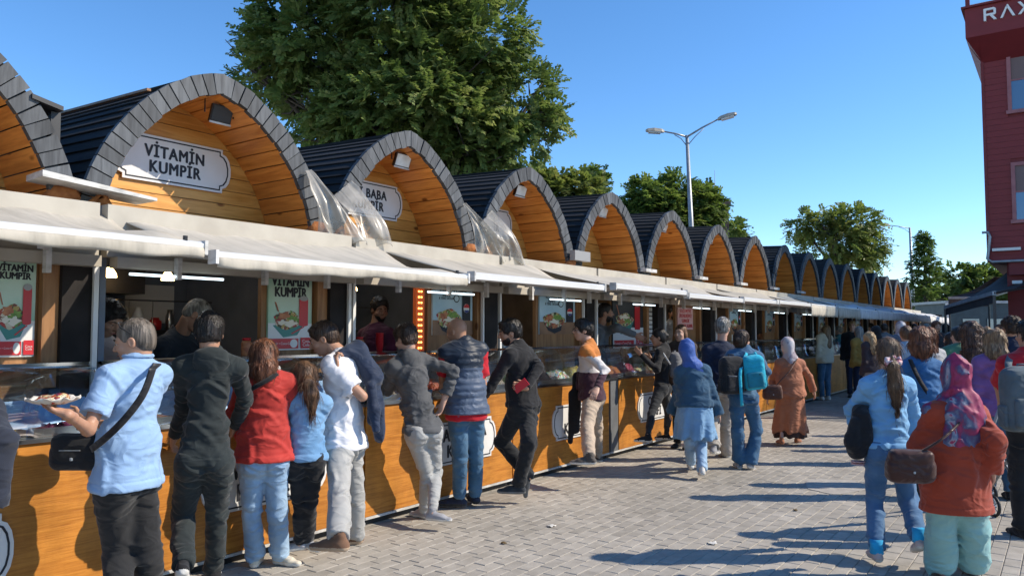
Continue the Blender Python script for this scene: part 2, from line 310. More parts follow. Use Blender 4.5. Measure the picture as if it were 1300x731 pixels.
def speckle(name, cols, scale, rough=.5, bump=.0, coords='Object'):
    m = bpy.data.materials.new(name); m.use_nodes = True; t = m.node_tree; b = t.nodes['Principled BSDF']; b.inputs['Roughness'].default_value = rough
    tc = t.nodes.new('ShaderNodeTexCoord'); v = t.nodes.new('ShaderNodeTexVoronoi'); v.inputs['Scale'].default_value = scale
    n = t.nodes.new('ShaderNodeTexNoise'); n.inputs['Scale'].default_value = scale*.6; mx = t.nodes.new('ShaderNodeMix'); mx.data_type = 'RGBA'; mx.inputs[0].default_value = .06
    t.links.new(tc.outputs[coords], n.inputs[0]); t.links.new(tc.outputs[coords], mx.inputs[6]); t.links.new(n.outputs['Color'], mx.inputs[7]); t.links.new(mx.outputs[2], v.inputs[0])
    sp = t.nodes.new('ShaderNodeSeparateColor'); t.links.new(v.outputs['Color'], sp.inputs[0]); r = t.nodes.new('ShaderNodeValToRGB'); r.color_ramp.interpolation = 'CONSTANT'
    while len(r.color_ramp.elements) < len(cols): r.color_ramp.elements.new(.5)
    for i, c in enumerate(cols): r.color_ramp.elements[i].position = i/len(cols); r.color_ramp.elements[i].color = (*c, 1)
    t.links.new(sp.outputs[0], r.inputs[0]); t.links.new(r.outputs[0], b.inputs['Base Color'])
    if bump:
        bp = t.nodes.new('ShaderNodeBump'); bp.inputs['Strength'].default_value = bump; bp.inputs['Distance'].default_value = .02; t.links.new(v.outputs['Distance'], bp.inputs['Height']); bp.invert = True; t.links.new(bp.outputs[0], b.inputs['Normal'])
    return m
M['salad'] = speckle('print_salad', [(.42, .30, .08), (.35, .03, .02), (.12, .25, .04), (.55, .50, .38), (.20, .05, .03), (.5, .45, .3), (.03, .05, .02)], 38)
FOODS = {
 'sweetcorn': [(.62, .42, .05), (.70, .52, .10), (.50, .30, .03)], 'red cabbage': [(.16, .02, .07), (.25, .05, .12), (.10, .01, .05)],
 'russian salad': [(.62, .58, .42), (.30, .38, .12), (.55, .22, .06), (.66, .62, .5)], 'sliced pickles': [(.16, .22, .04), (.25, .30, .07), (.09, .13, .02)],
 'sliced sausage': [(.42, .08, .04), (.50, .14, .07), (.30, .05, .03)], 'green olives': [(.20, .20, .04), (.28, .27, .07)], 'black olives': [(.02, .015, .02), (.05, .03, .04)],
 'bulgur': [(.40, .16, .05), (.48, .22, .08), (.30, .10, .03)], 'grated carrot': [(.60, .20, .03), (.52, .14, .02)], 'coloured confetti cheese': [(.7, .7, .66), (.6, .1, .1), (.1, .3, .5), (.6, .5, .1), (.7, .7, .66), (.2, .45, .2)],
 'mushrooms': [(.40, .32, .22), (.28, .20, .13), (.5, .42, .32)], 'beetroot': [(.22, .01, .04), (.32, .03, .08)]}
FM = {k: speckle('food_'+k.replace(' ', '_'), c, 55, .35, .6) for k, c in FOODS.items()}
PROF = np.array([(0, 3.65), (.13, 3.622), (.28, 3.56), (.45, 3.45), (.60, 3.325), (.72, 3.20), (.83, 3.055), (.92, 2.89), (.985, 2.74), (1.03, 2.60), (1.055, 2.46)])
_seg = np.r_[0, np.cumsum(np.linalg.norm(np.diff(PROF, axis=0), axis=1))]; PLEN = _seg[-1]
def prof(s, off=0.0, side=1, x=-.5, rise=True):
    """a point of the arch: s metres along the curve from the apex, off metres inwards"""
    s = min(max(s, 0), PLEN); p = np.array([np.interp(s, _seg, PROF[:, 0]), np.interp(s, _seg, PROF[:, 1])])
    q = np.array([np.interp(min(s+.05, PLEN), _seg, PROF[:, 0]), np.interp(min(s+.05, PLEN), _seg, PROF[:, 1])]); q0 = np.array([np.interp(max(s-.05, 0), _seg, PROF[:, 0]), np.interp(max(s-.05, 0), _seg, PROF[:, 1])])
    d = (q-q0)/np.linalg.norm(q-q0); n = np.array([d[1], -d[0]])   # inwards
    if s < .12:
        w = s/.12; n = n*w+np.array([0, -1.])*(1-w); n /= np.linalg.norm(n)
    p = p+n*off; p[0] = max(p[0], 0)
    return np.array([x, side*p[0], p[1]+(.04*(-.5-x) if rise else 0)])
def inner_half_width(z, off):
    best = 0
    for s in np.linspace(0, PLEN, 90):
        p = prof(s, off)
        if p[2] >= z: best = max(best, p[1])
    return best
# planks and boards of one roof, shared between kiosks
def rim_meshes(nb):
    out = []
    for side in (1, -1):
        e = np.linspace(0, PLEN, nb+1)
        for i in range(nb):
            a, b = e[i]+(.005 if i else 0), e[i+1]-.005; pr = random.uniform(0, .006); st = random.uniform(-.006, .006)
            f = [prof(a, -.012, side, -.498+pr), prof(b, -.012, side, -.498+pr), prof(b, .150+st, side, -.498+pr), prof(a, .150+st, side, -.498+pr)]
            r = [p-np.array([.045, 0, 0]) for p in f]
            out.append(MB().hexa(f, r).mesh('rim_board', M['rim']))
    return out
def roof_meshes(n):
    out = []
    for side in (1, -1):
        e = np.linspace(0, PLEN, n+1)
        for i in range(n):
            mb = MB(); lo = .0; x0, x1 = -.545, -3.25+random.uniform(-.01, .01)
            a, b = e[i], e[i+1]+.02
            q = lambda s, off, x: prof(s, off, side, x)
            mb.hexa([q(a, .012, x0), q(b, -.005, x0), q(b, .012, x0), q(a, .026, x0)], [q(a, .012, x1), q(b, -.005, x1), q(b, .012, x1), q(a, .026, x1)])
            out.append(mb.mesh('roof_plank', M['roofp']))
    return out
def soffit_meshes(n):
    out = []
    for side in (1, -1):
        e = np.linspace(0, PLEN, n+1)
        for i in range(n):
            a, b = e[i]+.005, e[i+1]-.005; j = random.uniform(0, .005); q = lambda s, off, x: prof(s, off, side, x, False)
            out.append(MB().hexa([q(a, .140+j, -.545), q(b, .140+j, -.545), q(b, .125, -.545), q(a, .125, -.545)], [q(a, .140+j, -1.14), q(b, .140+j, -1.14), q(b, .125, -1.14), q(a, .125, -1.14)]).mesh('soffit_board', M['soffit']))
    return out
def gable_meshes():
    out = []; z = 2.40
    while z < 3.48:
        h = .118; a = inner_half_width(z, .125); b = inner_half_width(min(z+h, 3.51), .125)
        if b < .03: b = .02
        j = random.uniform(0, .005); x = -1.14-j
        out.append(MB().prism([(x, -a, z+.002), (x, a, z+.002), (x, b, z+h-.004), (x, -b, z+h-.004)], (-.02, 0, 0)).mesh('gable_board', M['gable'])); z += h
    return out
RIM, ROOF, SOF, GAB = rim_meshes(17), roof_meshes(17), soffit_meshes(11), gable_meshes()
def merged(meshes, name, parent, mats):
    mb = MB()
    for me in meshes:
        mb.add([v.co[:] for v in me.vertices], [tuple(p.vertices) for p in me.polygons])
    return mb.build(name, mats, parent)
def liner_mesh():
    g = [[prof(s, .04, 1, x) for s in np.linspace(PLEN, 0, 16)]+[prof(s, .04, -1, x) for s in np.linspace(.05, PLEN, 16)] for x in (-.55, -3.2)]
    mb = MB(); mb.sheet(g, .02)
    mb.prism([prof(s, .03, 1, -3.18) for s in np.linspace(PLEN, 0, 14)]+[prof(s, .03, -1, -3.18) for s in np.linspace(.05, PLEN, 14)], (-.02, 0, 0))
    ss = np.linspace(0, PLEN, 20)
    for side in (1, -1):
        for a, b in zip(ss[:-1], ss[1:]): mb.hexa([prof(a, .029, side, -.552), prof(b, .029, side, -.552), prof(b, .121, side, -.552), prof(a, .121, side, -.552)], [prof(a, .029, side, -.560), prof(b, .029, side, -.560), prof(b, .121, side, -.560), prof(a, .121, side, -.560)])
    return mb.mesh('roof', M['black'])
LINER = liner_mesh()
def plaque_outline(w, h, n=8):
    """half width w, half height h: corners notched, ends bowed"""
    p = []
    for sx in (1, -1):
        arc = [(sx*(w*.84+w*.16*math.cos(a)), h*.80*math.sin(a)*sx*-1) for a in np.linspace(math.pi/2, -math.pi/2, n)]
        p += [(sx*w*.84, -sx*-1*h*-1) if False else (sx*w*.84, h*(-1 if sx > 0 else 1))]
        p += [(sx*(w*.84+w*.16*math.cos(a)), (1 if sx > 0 else -1)*h*.80*math.sin(a)) for a in np.linspace(-math.pi/2, math.pi/2, n)]
        p += [(sx*w*.84, h*(1 if sx > 0 else -1))]
    return p
def plaque(parent, yc, z, w, h, x, lines, size, label=None):
    o = MB().prism([(x, yc+a, z+b) for a, b in plaque_outline(w, h)], (.015, 0, 0)).build('sign', M['plaq'], parent)
    if label: o['label'] = label
    out = plaque_outline(w*.95, h*.90); inn = plaque_outline(w*.95-.011, h*.90-.011); mb = MB(); n = len(out)
    for i in range(n):
        j = (i+1) % n
        mb.hexa([(x+.016, yc+out[i][0], z+out[i][1]), (x+.016, yc+out[j][0], z+out[j][1]), (x+.016, yc+inn[j][0], z+inn[j][1]), (x+.016, yc+inn[i][0], z+inn[i][1])],
                [(x+.018, yc+out[i][0], z+out[i][1]), (x+.018, yc+out[j][0], z+out[j][1]), (x+.018, yc+inn[j][0], z+inn[j][1]), (x+.018, yc+inn[i][0], z+inn[i][1])])
    mb.build('sign_border', M['ink'], o)
    for i, s in enumerate(lines):
        wall_text(s, size, (x+.018, yc, z+size*.46*(len(lines)-1)-i*size*.92-.004), o, M['ink'], bold=size*.032, squeeze=.84, ext=.0015, spacing=1.12)
    return o
# ---- flat prints: each shape of the print is its own thin layer on the board
class Print:
    def __init__(s, parent, y0, y1, z0, z1, x, bg):
        s.y0, s.z0, s.w, s.h, s.x, s.k = y0, z0, y1-y0, z1-z0, x, 0
        s.o = MB().box(x-.02, x, y0, y1, z0, z1).build('poster', bg, parent)
    def P(s, a, b): return (s.x+.001+s.k*.0006, s.y0+a*s.w, s.z0+b*s.h)
    def poly(s, pts, m):
        MB().prism([s.P(a, b) for a, b in pts], (.0005, 0, 0)).build('print', m, s.o); s.k += 1
    def rect(s, a0, a1, b0, b1, m): s.poly([(a0, b0), (a1, b0), (a1, b1), (a0, b1)], m)
    def blob(s, a, b, ra, rb, m, rough=.12, n=18, seed=1): s.poly([(a+ra*math.cos(t)*(1+rough*math.sin(t*5+seed)), b+rb*math.sin(t)*(1+rough*math.cos(t*4+seed))) for t in np.linspace(0, 2*math.pi, n+1)[:-1]], m)
    def text(s, t, size, a, b, m, **k):
        p = s.P(a, b); wall_text(t, size, p, s.o, m, ext=.0003, **k); s.k += 1
M['food_r'] = mat('print_meat', (.30, .07, .03), .5, (.5, .2, .08), 30); M['food_w'] = mat('print_sauce', (.7, .64, .52), .5); M['food_g'] = mat('print_leafy', (.10, .20, .03), .5, (.22, .34, .06), 40)
def poster_green(parent, y0, y1, z0, z1, x):
    p = Print(parent, y0, y1, z0, z1, x, M['pgreen']); w = p.w
    p.rect(0, 1, 0, .36, M['pwhite'])
    p.text('VİTAMİN\nKUMPİR', w*.25, .5, .845, M['ink'], bold=w*.012, squeeze=.8)
    p.poly([(.10, .33), (.88, .42), (.66, .20), (.34, .17)], M['teal']); p.blob(.44, .40, .32, .12, M['salad'], .12); p.blob(.36, .46, .14, .05, M['food_r'], .3, seed=2); p.blob(.50, .36, .14, .045, M['food_w'], .4); p.blob(.56, .43, .12, .035, M['food_g'], .4, seed=4); p.blob(.30, .37, .10, .03, M['food_w'], .4, seed=7)
    p.poly([(.20, .52), (.235, .51), (.16, .64), (.13, .64)], M['food_r']); p.poly([(.5, .22), (.54, .215), (.82, .31), (.80, .32)], M['red'])
    p.rect(.69, .90, .34, .70, M['red']); p.blob(.795, .70, .105, .035, M['pgrey'], 0); p.blob(.795, .34, .105, .02, M['red'], 0)
    p.rect(.04, .68, .02, .155, M['red']); p.blob(.57, .088, .085, .058, M['pwhite'], 0); p.rect(.73, .98, .02, .165, M['red'])
    p.text('Kumpir • Coca-Cola', w*.065, .28, .088, M['pwhite']); p.text('Coca\nCola', w*.085, .855, .09, M['pwhite'])
    return p.o
def poster_blue(parent, y0, y1, z0, z1, x):
    p = Print(parent, y0, y1, z0, z1, x, M['pblue']); w = p.w
    p.rect(0, 1, 0, .32, M['pwood']); p.text('VİTAMİN & KUMPİR', w*.075, .5, .955, M['ink'], bold=.001)
    p.text('KUMPİR\n& YENİ TATLAR', w*.052, .33, .82, M['ink'], bold=.0006)
    for r, m in ((.075, M['ink']), (.055, M['pblue'])): p.blob(.58, .80, r, r*1.2, m, 0)
    p.poly([(.10, .32), (.62, .34), (.58, .10), (.40, .02), (.22, .10)], M['ink']); p.blob(.38, .36, .30, .20, M['salad'], .1); p.blob(.28, .42, .12, .07, M['food_r'], .3); p.blob(.48, .44, .13, .07, M['food_g'], .3, seed=3); p.blob(.40, .33, .12, .06, M['food_w'], .4, seed=5); p.blob(.40, .22, .10, .05, M['food_r'], .4, seed=6)
    p.rect(.72, .93, .32, .86, M['ink']); p.blob(.825, .59, .075, .10, M['pwhite'], 0); p.poly([(.75, .60), (.90, .60), (.89, .66), (.83, .69), (.77, .66)], M['red']); p.poly([(.76, .55), (.89, .55), (.86, .50), (.80, .49)], mat('print_navy', (.01, .03, .2), .4) if 'navy' not in M else M['navy'])
    return p.o
M['navy'] = mat('print_navy', (.01, .03, .2), .4)
def poster_dark(parent, y0, y1, z0, z1, x):
    p = Print(parent, y0, y1, z0, z1, x, M['black']); w = p.w
    p.rect(0, 1, 0, .40, M['pwhite']); p.poly([(.06, .50), (.66, .52), (.52, .28), (.24, .27)], M['teal']); p.blob(.37, .55, .28, .13, M['salad']); p.blob(.36, .60, .14, .05, M['food_w'], .4); p.blob(.45, .53, .12, .05, M['food_g'], .4, seed=3); p.blob(.27, .52, .10, .05, M['food_r'], .4, seed=8)
    p.poly([(.18, .64), (.21, .63), (.13, .84), (.10, .84)], M['food_r']); p.rect(.70, .88, .36, .86, M['red']); p.blob(.79, .86, .09, .04, M['pgrey'], 0)
    p.rect(.03, .66, .02, .15, M['red']); p.rect(.74, .98, .02, .22, M['red']); p.text('Kumpir • Coca-Cola', w*.065, .30, .085, M['pwhite']); p.text('Coca\nCola', w*.085, .86, .12, M['pwhite'])
    return p.o
def poster_pink(parent, y0, y1, z0, z1, x):
    p = Print(parent, y0, y1, z0, z1, x, M['pink'])
    for i, t in enumerate(('SEBZE MEYVE', 'ÜRÜNLERİMİZ', 'GÜNLÜK', 'OLARAK ALINIR')): p.text(t, p.w*.125, .5, .84-.225*i, M['red'], bold=.002)
    return p.o
# ---- tray of food
def tray(loc, w, d, food, label, hump=.05):
    t = empty('food_tray', loc, 0, label, 'food tray', 'food trays in the glass cases'); mb = MB(); th = .004; h = .05
    for a in ((-d/2, d/2, -w/2, w/2, 0, th), (-d/2, -d/2+th, -w/2, w/2, th, h), (d/2-th, d/2, -w/2, w/2, th, h), (-d/2+th, d/2-th, -w/2, -w/2+th, th, h), (-d/2+th, d/2-th, w/2-th, w/2, th, h)): mb.box(*a)
    mb.build('pan', M['steel'], t); n = 12; g = np.zeros((n, n, 3))
    for i in range(n):
        for j in range(n):
            a, b = i/(n-1)*2-1, j/(n-1)*2-1; e = (1-a**4)*(1-b**4)
            g[i, j] = (a*(d/2-.006), b*(w/2-.006), .035+hump*e+.022*e*random.uniform(-1, 1))
    mb = MB(); mb.sheet(g); o = mb.build('food_heap', FM[food], t, True); return t
def bottle(loc, col, label, cat='squeeze bottle'):
    t = empty('squeeze_bottle', loc, random.uniform(0, 3), label, cat); m = mat('bottle_plastic', col, .3)
    MB().lathe((0, 0, 0), [(.028, 0), (.033, .006), (.033, .13), (.028, .15), (.020, .158)], 14).build('bottle_body', m, t, True)
    MB().lathe((0, 0, .158), [(.022, 0), (.022, .012), (.010, .020), (.004, .055)], 12).build('nozzle', m, t, True); return t
ORD = ['leftmost kiosk, cut off by the left edge of the photo', 'first whole kiosk from the left, its arch signed in two lines', 'second whole kiosk from the left, behind the big tree', 'third whole kiosk from the left', 'fourth whole kiosk from the left', 'fifth whole kiosk from the left', 'sixth whole kiosk from the left', 'seventh whole kiosk from the left', 'eighth whole kiosk from the left', 'ninth whole kiosk from the left', 'tenth whole kiosk from the left', 'sixth kiosk counted from the far end', 'fifth kiosk counted from the far end', 'fourth kiosk counted from the far end', 'third kiosk counted from the far end', 'second kiosk counted from the far end', 'farthest kiosk at the end of the row']
SHORT = ['the leftmost kiosk', 'the first whole kiosk', 'the second whole kiosk', 'the third whole kiosk', 'the fourth whole kiosk', 'the fifth whole kiosk', 'the sixth whole kiosk']
PITCH_Y = 2.13; Y0 = 3.5
AW = {0: (-1.3, 1.12, 2.12), 1: (-.92, 1.35, 2.075), 2: (-.68, 1.51, 2.10), 3: (-.36, 1.55, 2.13), 4: (-.50, 1.55, 2.10), 5: (-.55, 1.20, 2.12)}
def awning(root, k, yc):
    y0, y1, zb = AW.get(k, (-1.05, 1.07, 2.13)); n = 26; rng = np.random.default_rng(k+3)
    xb = .85; g = np.zeros((12, n, 3)); ph = rng.uniform(0, 6)
    for i in range(12):
        for j in range(n):
            a, b = i/11, j/(n-1); y = y0+(y1-y0)*b; x = -.60+(xb+.60)*a
            z = 2.50+(zb-2.50)*a-.045*math.sin(a*math.pi)*(1-.5*abs(2*b-1))+.010*math.sin(b*17+ph+3*a)*a*(1-a)*3+.006*math.sin(b*41+ph)
            if b > .8: z += .05*(b-.8)/.2*math.sin(a*math.pi)*math.sin(a*9+ph)
            g[i, j] = (x, y, z)
    aw = MB().sheet(g[::-1], .004).build('awning', M['cream'] if k in (1, 3, 4) else (M['creamd'] if k < 7 else (M['cream'] if k < 9 else M['canv_w'])), root, True)
    # rolled cream edge at the top, patched
    if k < 8:
        mb = MB()
        for j in range(4):
            ya = y0+(y1-y0)*j/4; yb = y0+(y1-y0)*(j+1)/4-.006; h = rng.uniform(-.008, .008)
            mb.hexa([(-.40, ya, 2.450+h), (-.40, yb, 2.450+h), (-.60, yb, 2.518+h), (-.60, ya, 2.518+h)], [(-.42, ya, 2.40+h), (-.42, yb, 2.40+h), (-.63, yb, 2.50+h), (-.63, ya, 2.50+h)])
        mb.build('top_flashing', M['cream'], aw)
    mb = MB(); mb.prism([(xb-.035, y0, zb-.035), (xb+.025, y0, zb-.03), (xb+.03, y0, zb+.018), (xb+.005, y0, zb+.03), (xb-.035, y0, zb+.025)], (0, y1-y0, 0)); mb.build('front_bar', M['white'], aw)
    mb = MB()
    for ye, s in ((y0, -1), (y1, 1)): MB().box(xb-.045, xb+.036, min(ye, ye+s*.02), max(ye, ye+s*.02), zb-.045, zb+.036).build('bar_cap', M['whited'], aw)
    mb = MB()
    for ye in (y1-.10,): mb.tube([(xb+.0, ye, zb+.02), (xb+.0, ye, zb+.055)], .013, 8)
    mb.build('cap_screw', M['black'], aw)
    if k < 2 or k >= 7:
        rows = 5; h = .062 if k < 2 else .22; gg = np.zeros((rows, 60, 3))
        for i in range(rows):
            for j in range(60):
                b = j/59; a = i/(rows-1); wob = (.012 if k < 2 else .008)*math.sin(b*23+ph)+.008*math.sin(b*57+ph*2)
                drop = h*(1+.10*math.sin(b*9+ph)+.08*math.sin(b*31)) if k < 2 else h*(1-.09*abs(math.sin(b*math.pi*14)))
                gg[i, j] = (xb+.028+wob*a+(.01 if k < 2 else .015)*math.sin(a*3), y0+(y1-y0)*b, zb-.005-a*drop)
        MB().sheet(gg, .003).build('valance', M['creamd'] if k < 9 else M['canv_w'], aw, True)
    # folding arms under the cloth
    for ye, s in ((y0+.18, 1), (y1-.18, -1)):
        mb = MB(); p0, p1, p2 = (-.25, ye, 2.20), (.30, ye+s*.42, 2.13), (.82, ye, zb-.02)
        mb.bar(p0, p1, .04, .05); mb.bar(p1, p2, .035, .045); mb.tube([(p1[0], p1[1], p1[2]-.035), (p1[0], p1[1], p1[2]+.035)], .03, 10); mb.build('folding_arm', M['whited'], aw)
    return aw
def floodlight(root, kind, y=.22, z=3.42):
    fl = MB(); x = -.80; hw = .085 if kind == 'd' else .10
    fl.hexa([(x+.07, y-hw-.01, z-.085), (x+.07, y+hw+.01, z-.085), (x+.12, y+hw+.01, z+.05), (x+.12, y-hw-.01, z+.05)], [(x+.03, y-hw, z-.075), (x+.03, y+hw, z-.075), (x+.08, y+hw, z+.055), (x+.08, y-hw, z+.055)])
    o = fl.build('floodlight', M['black'] if kind != 'w' else M['whited'], root)
    MB().box(x+.068, x+.078, y-hw-.012, y+hw+.012, z-.097, z-.082).build('lamp_rim', M['whited'], o)
    gl = MB(); gl.hexa([(x+.075, y-hw, z-.072), (x+.075, y+hw, z-.072), (x+.119, y+hw, z+.040), (x+.119, y-hw, z+.040)], [(x+.079, y-hw, z-.074), (x+.079, y+hw, z-.074), (x+.123, y+hw, z+.038), (x+.123, y-hw, z+.038)])
    gl.build('lens', M['lens'] if kind != 'd' else mat('dark_lens', (.04, .045, .05), .2), o)
    b = MB(); b.tube([(x+.06, y-.13, z-.02), (x+.06, y-.13, z+.10), (x+.05, y+.13, z+.10), (x+.06, y+.13, z-.02)], .007, 6); b.tube([(x+.05, y, z+.10), (x+.05, y, z+.20)], .008, 6); b.build('bracket', M['dsteel'], o)
    if kind == 'd':
        gr = MB()
        for i in range(7): gr.box(x+.055, x+.062, y-.10+i*.033, y-.094+i*.033, z-.07, z+.08)
    return o
def stall(k):
    yc = Y0+PITCH_Y*(k-1)
    root = empty('food_kiosk', (0, yc, 0), 0, 'arched wooden food kiosk, '+ORD[k], 'kiosk', 'arched kiosks in the row')
    roof = link('roof', LINER, root); gab = None
    gw = MB(); gw.prism([(-1.175, y, z) for y, z in [(-.9, 2.42), (.9, 2.42), (.8, 2.85), (.5, 3.2), (0, 3.42), (-.5, 3.2), (-.8, 2.85)]], (-.02, 0, 0))
    gab = gw.build('gable_wall', M['brownw'], root)
    if k <= 8:
        for me in RIM: link('rim_board', me, roof).location = (random.uniform(-.007, .004), 0, random.uniform(-.003, .003))
        for me in ROOF: link('roof_plank', me, roof)
        for me in SOF: link('soffit_board', me, roof)
        for me in GAB: link('gable_board', me, gab)
    else:
        for nm, src, mm, par in (('rim_boards', RIM, M['rim'], roof), ('roof_planks', ROOF, M['roofp'], roof), ('soffit_boards', SOF, M['soffit'], roof), ('gable_boards', GAB, M['gable'], gab)):
            key = 'm_'+nm
            if key not in M: o = merged(src, nm[:-1], par, mm); M[key] = o.data
            else: o = link(nm[:-1], M[key], par)
            tag(o, kind='stuff')
    floodlight(root, 'd' if k == 1 else ('w' if k in (4,) else 'n'), y=.10 if k > 1 else .12)
    # shell of the cabin
    MB().box(-2.6, -.24, -1.04, -1.0, .08, 2.46).build('side_wall', M['wallblue'] if k in (0, 1, 2) else M['wallbrown'], root); MB().box(-2.6, -.24, 1.0, 1.04, .08, 2.46).build('side_wall', M['wallblue'] if k in (0, 1, 2) else M['wallbrown'], root)
    MB().box(-2.64, -2.604, -1.04, 1.04, .08, 2.46).build('back_wall', M['wallblue'] if k in (1, 2, 0) else M['wallbrown'], root)
    MB().box(-2.6, -.26, -.996, .996, 2.36, 2.40).build('cabin_ceiling', M['wallbrown'], root)
    MB().box(-2.6, -.08, -1.04, 1.04, .04, .078).build('cabin_floor', M['slate'], root)
    # arch footing: bulging mortar-coloured foam, only round the near arches
    if k <= 3:
        for s in (1, -1):
            n = 9; g = MB(); g.tube([(-.58, s*(1.0)+.10*math.cos(0), 2.50), (-.52, s*1.0, 2.555), (-.50, s*.93, 2.545), (-.52, s*.86, 2.50)], [.05, .065, .06, .03], 8); g.build('foam_seal', M.setdefault('foam', mat('foam', (.42, .16, .05), .9, (.30, .10, .03), 18, bump=1, bscale=30)), root, True)
    # beam and tube lamp under the awning
    MB().box(-.20, -.10, -1.0, 1.03, 2.05, 2.12).build('front_beam', M['beige'], root)
    tl = MB().tube([(-.08, -.93 if k < 2 else -.2, 2.012), (-.08, -.25 if k < 2 else .5, 2.012)], .009, 8).build('tube_lamp', M['tube'], root, True)
    mb = MB()
    for y in (-.6, .1, .7): MB().box(-.099, -.05, y-.015, y+.015, 1.99, 2.14).build('beam_bracket', M['whited'], root)
    MB().box(-.24, -.16, -1.04, 1.04, 2.12, 2.46).build('fascia', M['beige'], root)
    # pillars and posts
    pw = {0: 1.0, 1: .86, 2: .86}.get(k, .90)
    MB().box(-.34, -.20, .845, 1.055, .1, 2.12).build('pillar', M['pillar'], root)
    # poster panel
    py = {0: (.50, .73), 1: (.29, .72), 2: (.10, .73), 3: (-.12, .70), 4: (-.42, .52), 5: (-.35, .42)}.get(k, (-.1, .5))
    MB().box(-.32, -.235, py[1]+.02, .842 if k < 4 else py[1]+.10, 1.3, 2.12).build('poster_post', M['brownw'], root)
    MB().box(-.35, -.305, py[0]-.05, py[1]+.02, .9, 2.12).build('poster_board', M['brownw'], root)
    if k in (0, 1): poster_green(root, py[0], py[1], 1.49, 2.09, -.285)
    elif k in (2, 3, 6, 7): poster_blue(root, py[0], py[1], 1.60, 2.07, -.285)
    elif k == 4: poster_dark(root, py[0], py[1], 1.40, 2.12, -.285)
    elif k == 5: poster_pink(root, py[0], py[0]+.62, 1.66, 2.02, -.285)
    elif k < 12: poster_blue(root, py[0], py[1], 1.62, 2.03, -.285)
    if k >= 2:
        MB().box(-.22, -.19, -1.035, -1.005, 1.3, 2.10).build('white_post', M['white'], root)
        if k in (2, 3): MB().box(-.22, -.19, py[1]+.06, py[1]+.085, 1.2, 2.10).build('white_post', M['white'], root)
    else:
        MB().box(-.19, -.165, 1.02, 1.05, 1.05, 2.10).build('white_post', M['white'], root)
    if k == 2:
        lb = MB().box(-.34, -.30, -.125, -.005, 1.3, 2.10).build('light_strip', M['ledred'], root); d = MB()
        for i in range(13):
            for j in range(2): d.box(-.299, -.293, -.095+j*.035, -.080+j*.035, 1.36+i*.055, 1.375+i*.055)
        d.build('led', M['led'], lb)
    if k == 4:
        sh = MB(); 
        for i in range(12): sh.box(-.31, -.27, py[1]+.12, py[1]+.28, 1.35+i*.065, 1.40+i*.065)
        sh.build('stacked_shelf', M['whited'], root)
    # inside: shelf, range, extractor
    MB().box(-2.6, -2.2, -.9, .9, 1.62, 1.65).build('shelf', M['dsteel'], root)
    MB().box(-2.58, -1.9, -.85, .85, .1, 1.05).build('back_counter', M['dsteel'], root)
    if k < 7:
        MB().box(-2.55, -2.0, -.62, .02, 1.052, 1.50).build('potato_oven', M['black'], root)
        mb = MB(); mb.tube([(-1.985, -.55, 1.40), (-1.985, -.05, 1.40)], .012, 8); mb.build('oven_handle', M['chrome'], root)
        for i, (y, r, h) in enumerate(((.2, .07, .16), (.38, .05, .22), (.55, .06, .12), (-.4, .05, .15), (.7, .04, .2))):
            MB().lathe((-2.4, y, 1.652), [(r*.8, 0), (r, .02), (r, h*.7), (r*.6, h*.85), (r*.6, h)], 12).build('jar', (M['steel'], M['pwhite'], M['red'], M['teal'], M['steel'])[i], root, True)
        for y in (-.35, .15):
            c = MB().tube([(-1.5, y, 2.36), (-1.5, y, 2.16)], .004, 5).build('pendant_lamp', M['dsteel'], root); MB().lathe((-1.5, y, 2.08), [(.055, 0), (.05, .03), (.02, .08)], 12).build('lamp_shade', mat('warm_lamp', (.8, .6, .3), .4, emit=(1, .62, .25, 8)), c, True)
    if k < 7:
        MB().box(-2.599, -2.05, -.98, .25, 1.98, 2.30).build('extractor_hood', M['dsteel'], root); MB().box(-2.60, -2.585, .35, .85, 1.72, 2.10).build('menu_board', M['pwhite'] if k % 2 else M['teal'], root)
        rk = MB().tube([(-2.0, -.9, 1.92), (-2.0, .9, 1.92)], .008, 6).build('utensil_rail', M['chrome'], root, True)
        for i in range(6): MB().tube([(-2.0, -.8+i*.22, 1.915), (-2.0, -.8+i*.22, 1.72), (-1.98, -.8+i*.22, 1.66)], [.005, .005, .028 if i % 2 else .016], 8).build('utensil', M['steel'], rk, True)
        for i in range(4): MB().lathe((-2.2, .15+i*.19, 1.051), [(.05, 0), (.075, .06), (.08, .07), (.07, .07), (.045, .01)], 14).build('bowl', M['pwhite'] if i % 2 else M['steel'], root, True)
    if k < 8: MB().tube([(-1.1, -.75, 2.335), (-1.1, .1, 2.335)], .016, 8).build('added_fill_tube', M['tube2'], root, True)  # extra tube added under the ceiling to brighten the dark cabin and vendors
    # counter
    body = MB().box(-.62, -.034, -1.055, 1.055, .10, 1.0).build('counter_body', M['slate'], root)
    pan = MB().box(-.030, 0, -1.055 if k != 4 else -.80, 1.055, .085, 1.005).build('counter_panel', M['counter'], root)
    if k == 4: MB().box(-.030, .004, -1.03, -.83, .085, 1.03).build('slate_upright', M['slate'], root)
    MB().box(-.40, -.06, -1.055, 1.055, .0, .098).build('plinth', M['black'], root)
    MB().box(-.006, .008, -1.055, 1.055, .062, .082).build('bottom_trim', M['whited'], root)
    MB().box(-.62, .022, -1.06, 1.06, 1.006, 1.03).build('counter_top', M['steel'], root)
    sg = {0: (['KUMPİR'], .0, .42), 1: (['VİTAMİN', 'KUMPİR'], .10, .55), 2: (['ALİ BABA', 'KUMPİR'], .25, .50), 3: (['MAVİ', 'KUMPİR'], .22, .52), 4: (['ORTAK', 'CAFİ'], .29, .56)}.get(k, (['KUMPİR', 'WAFFLE'], .1, .5))
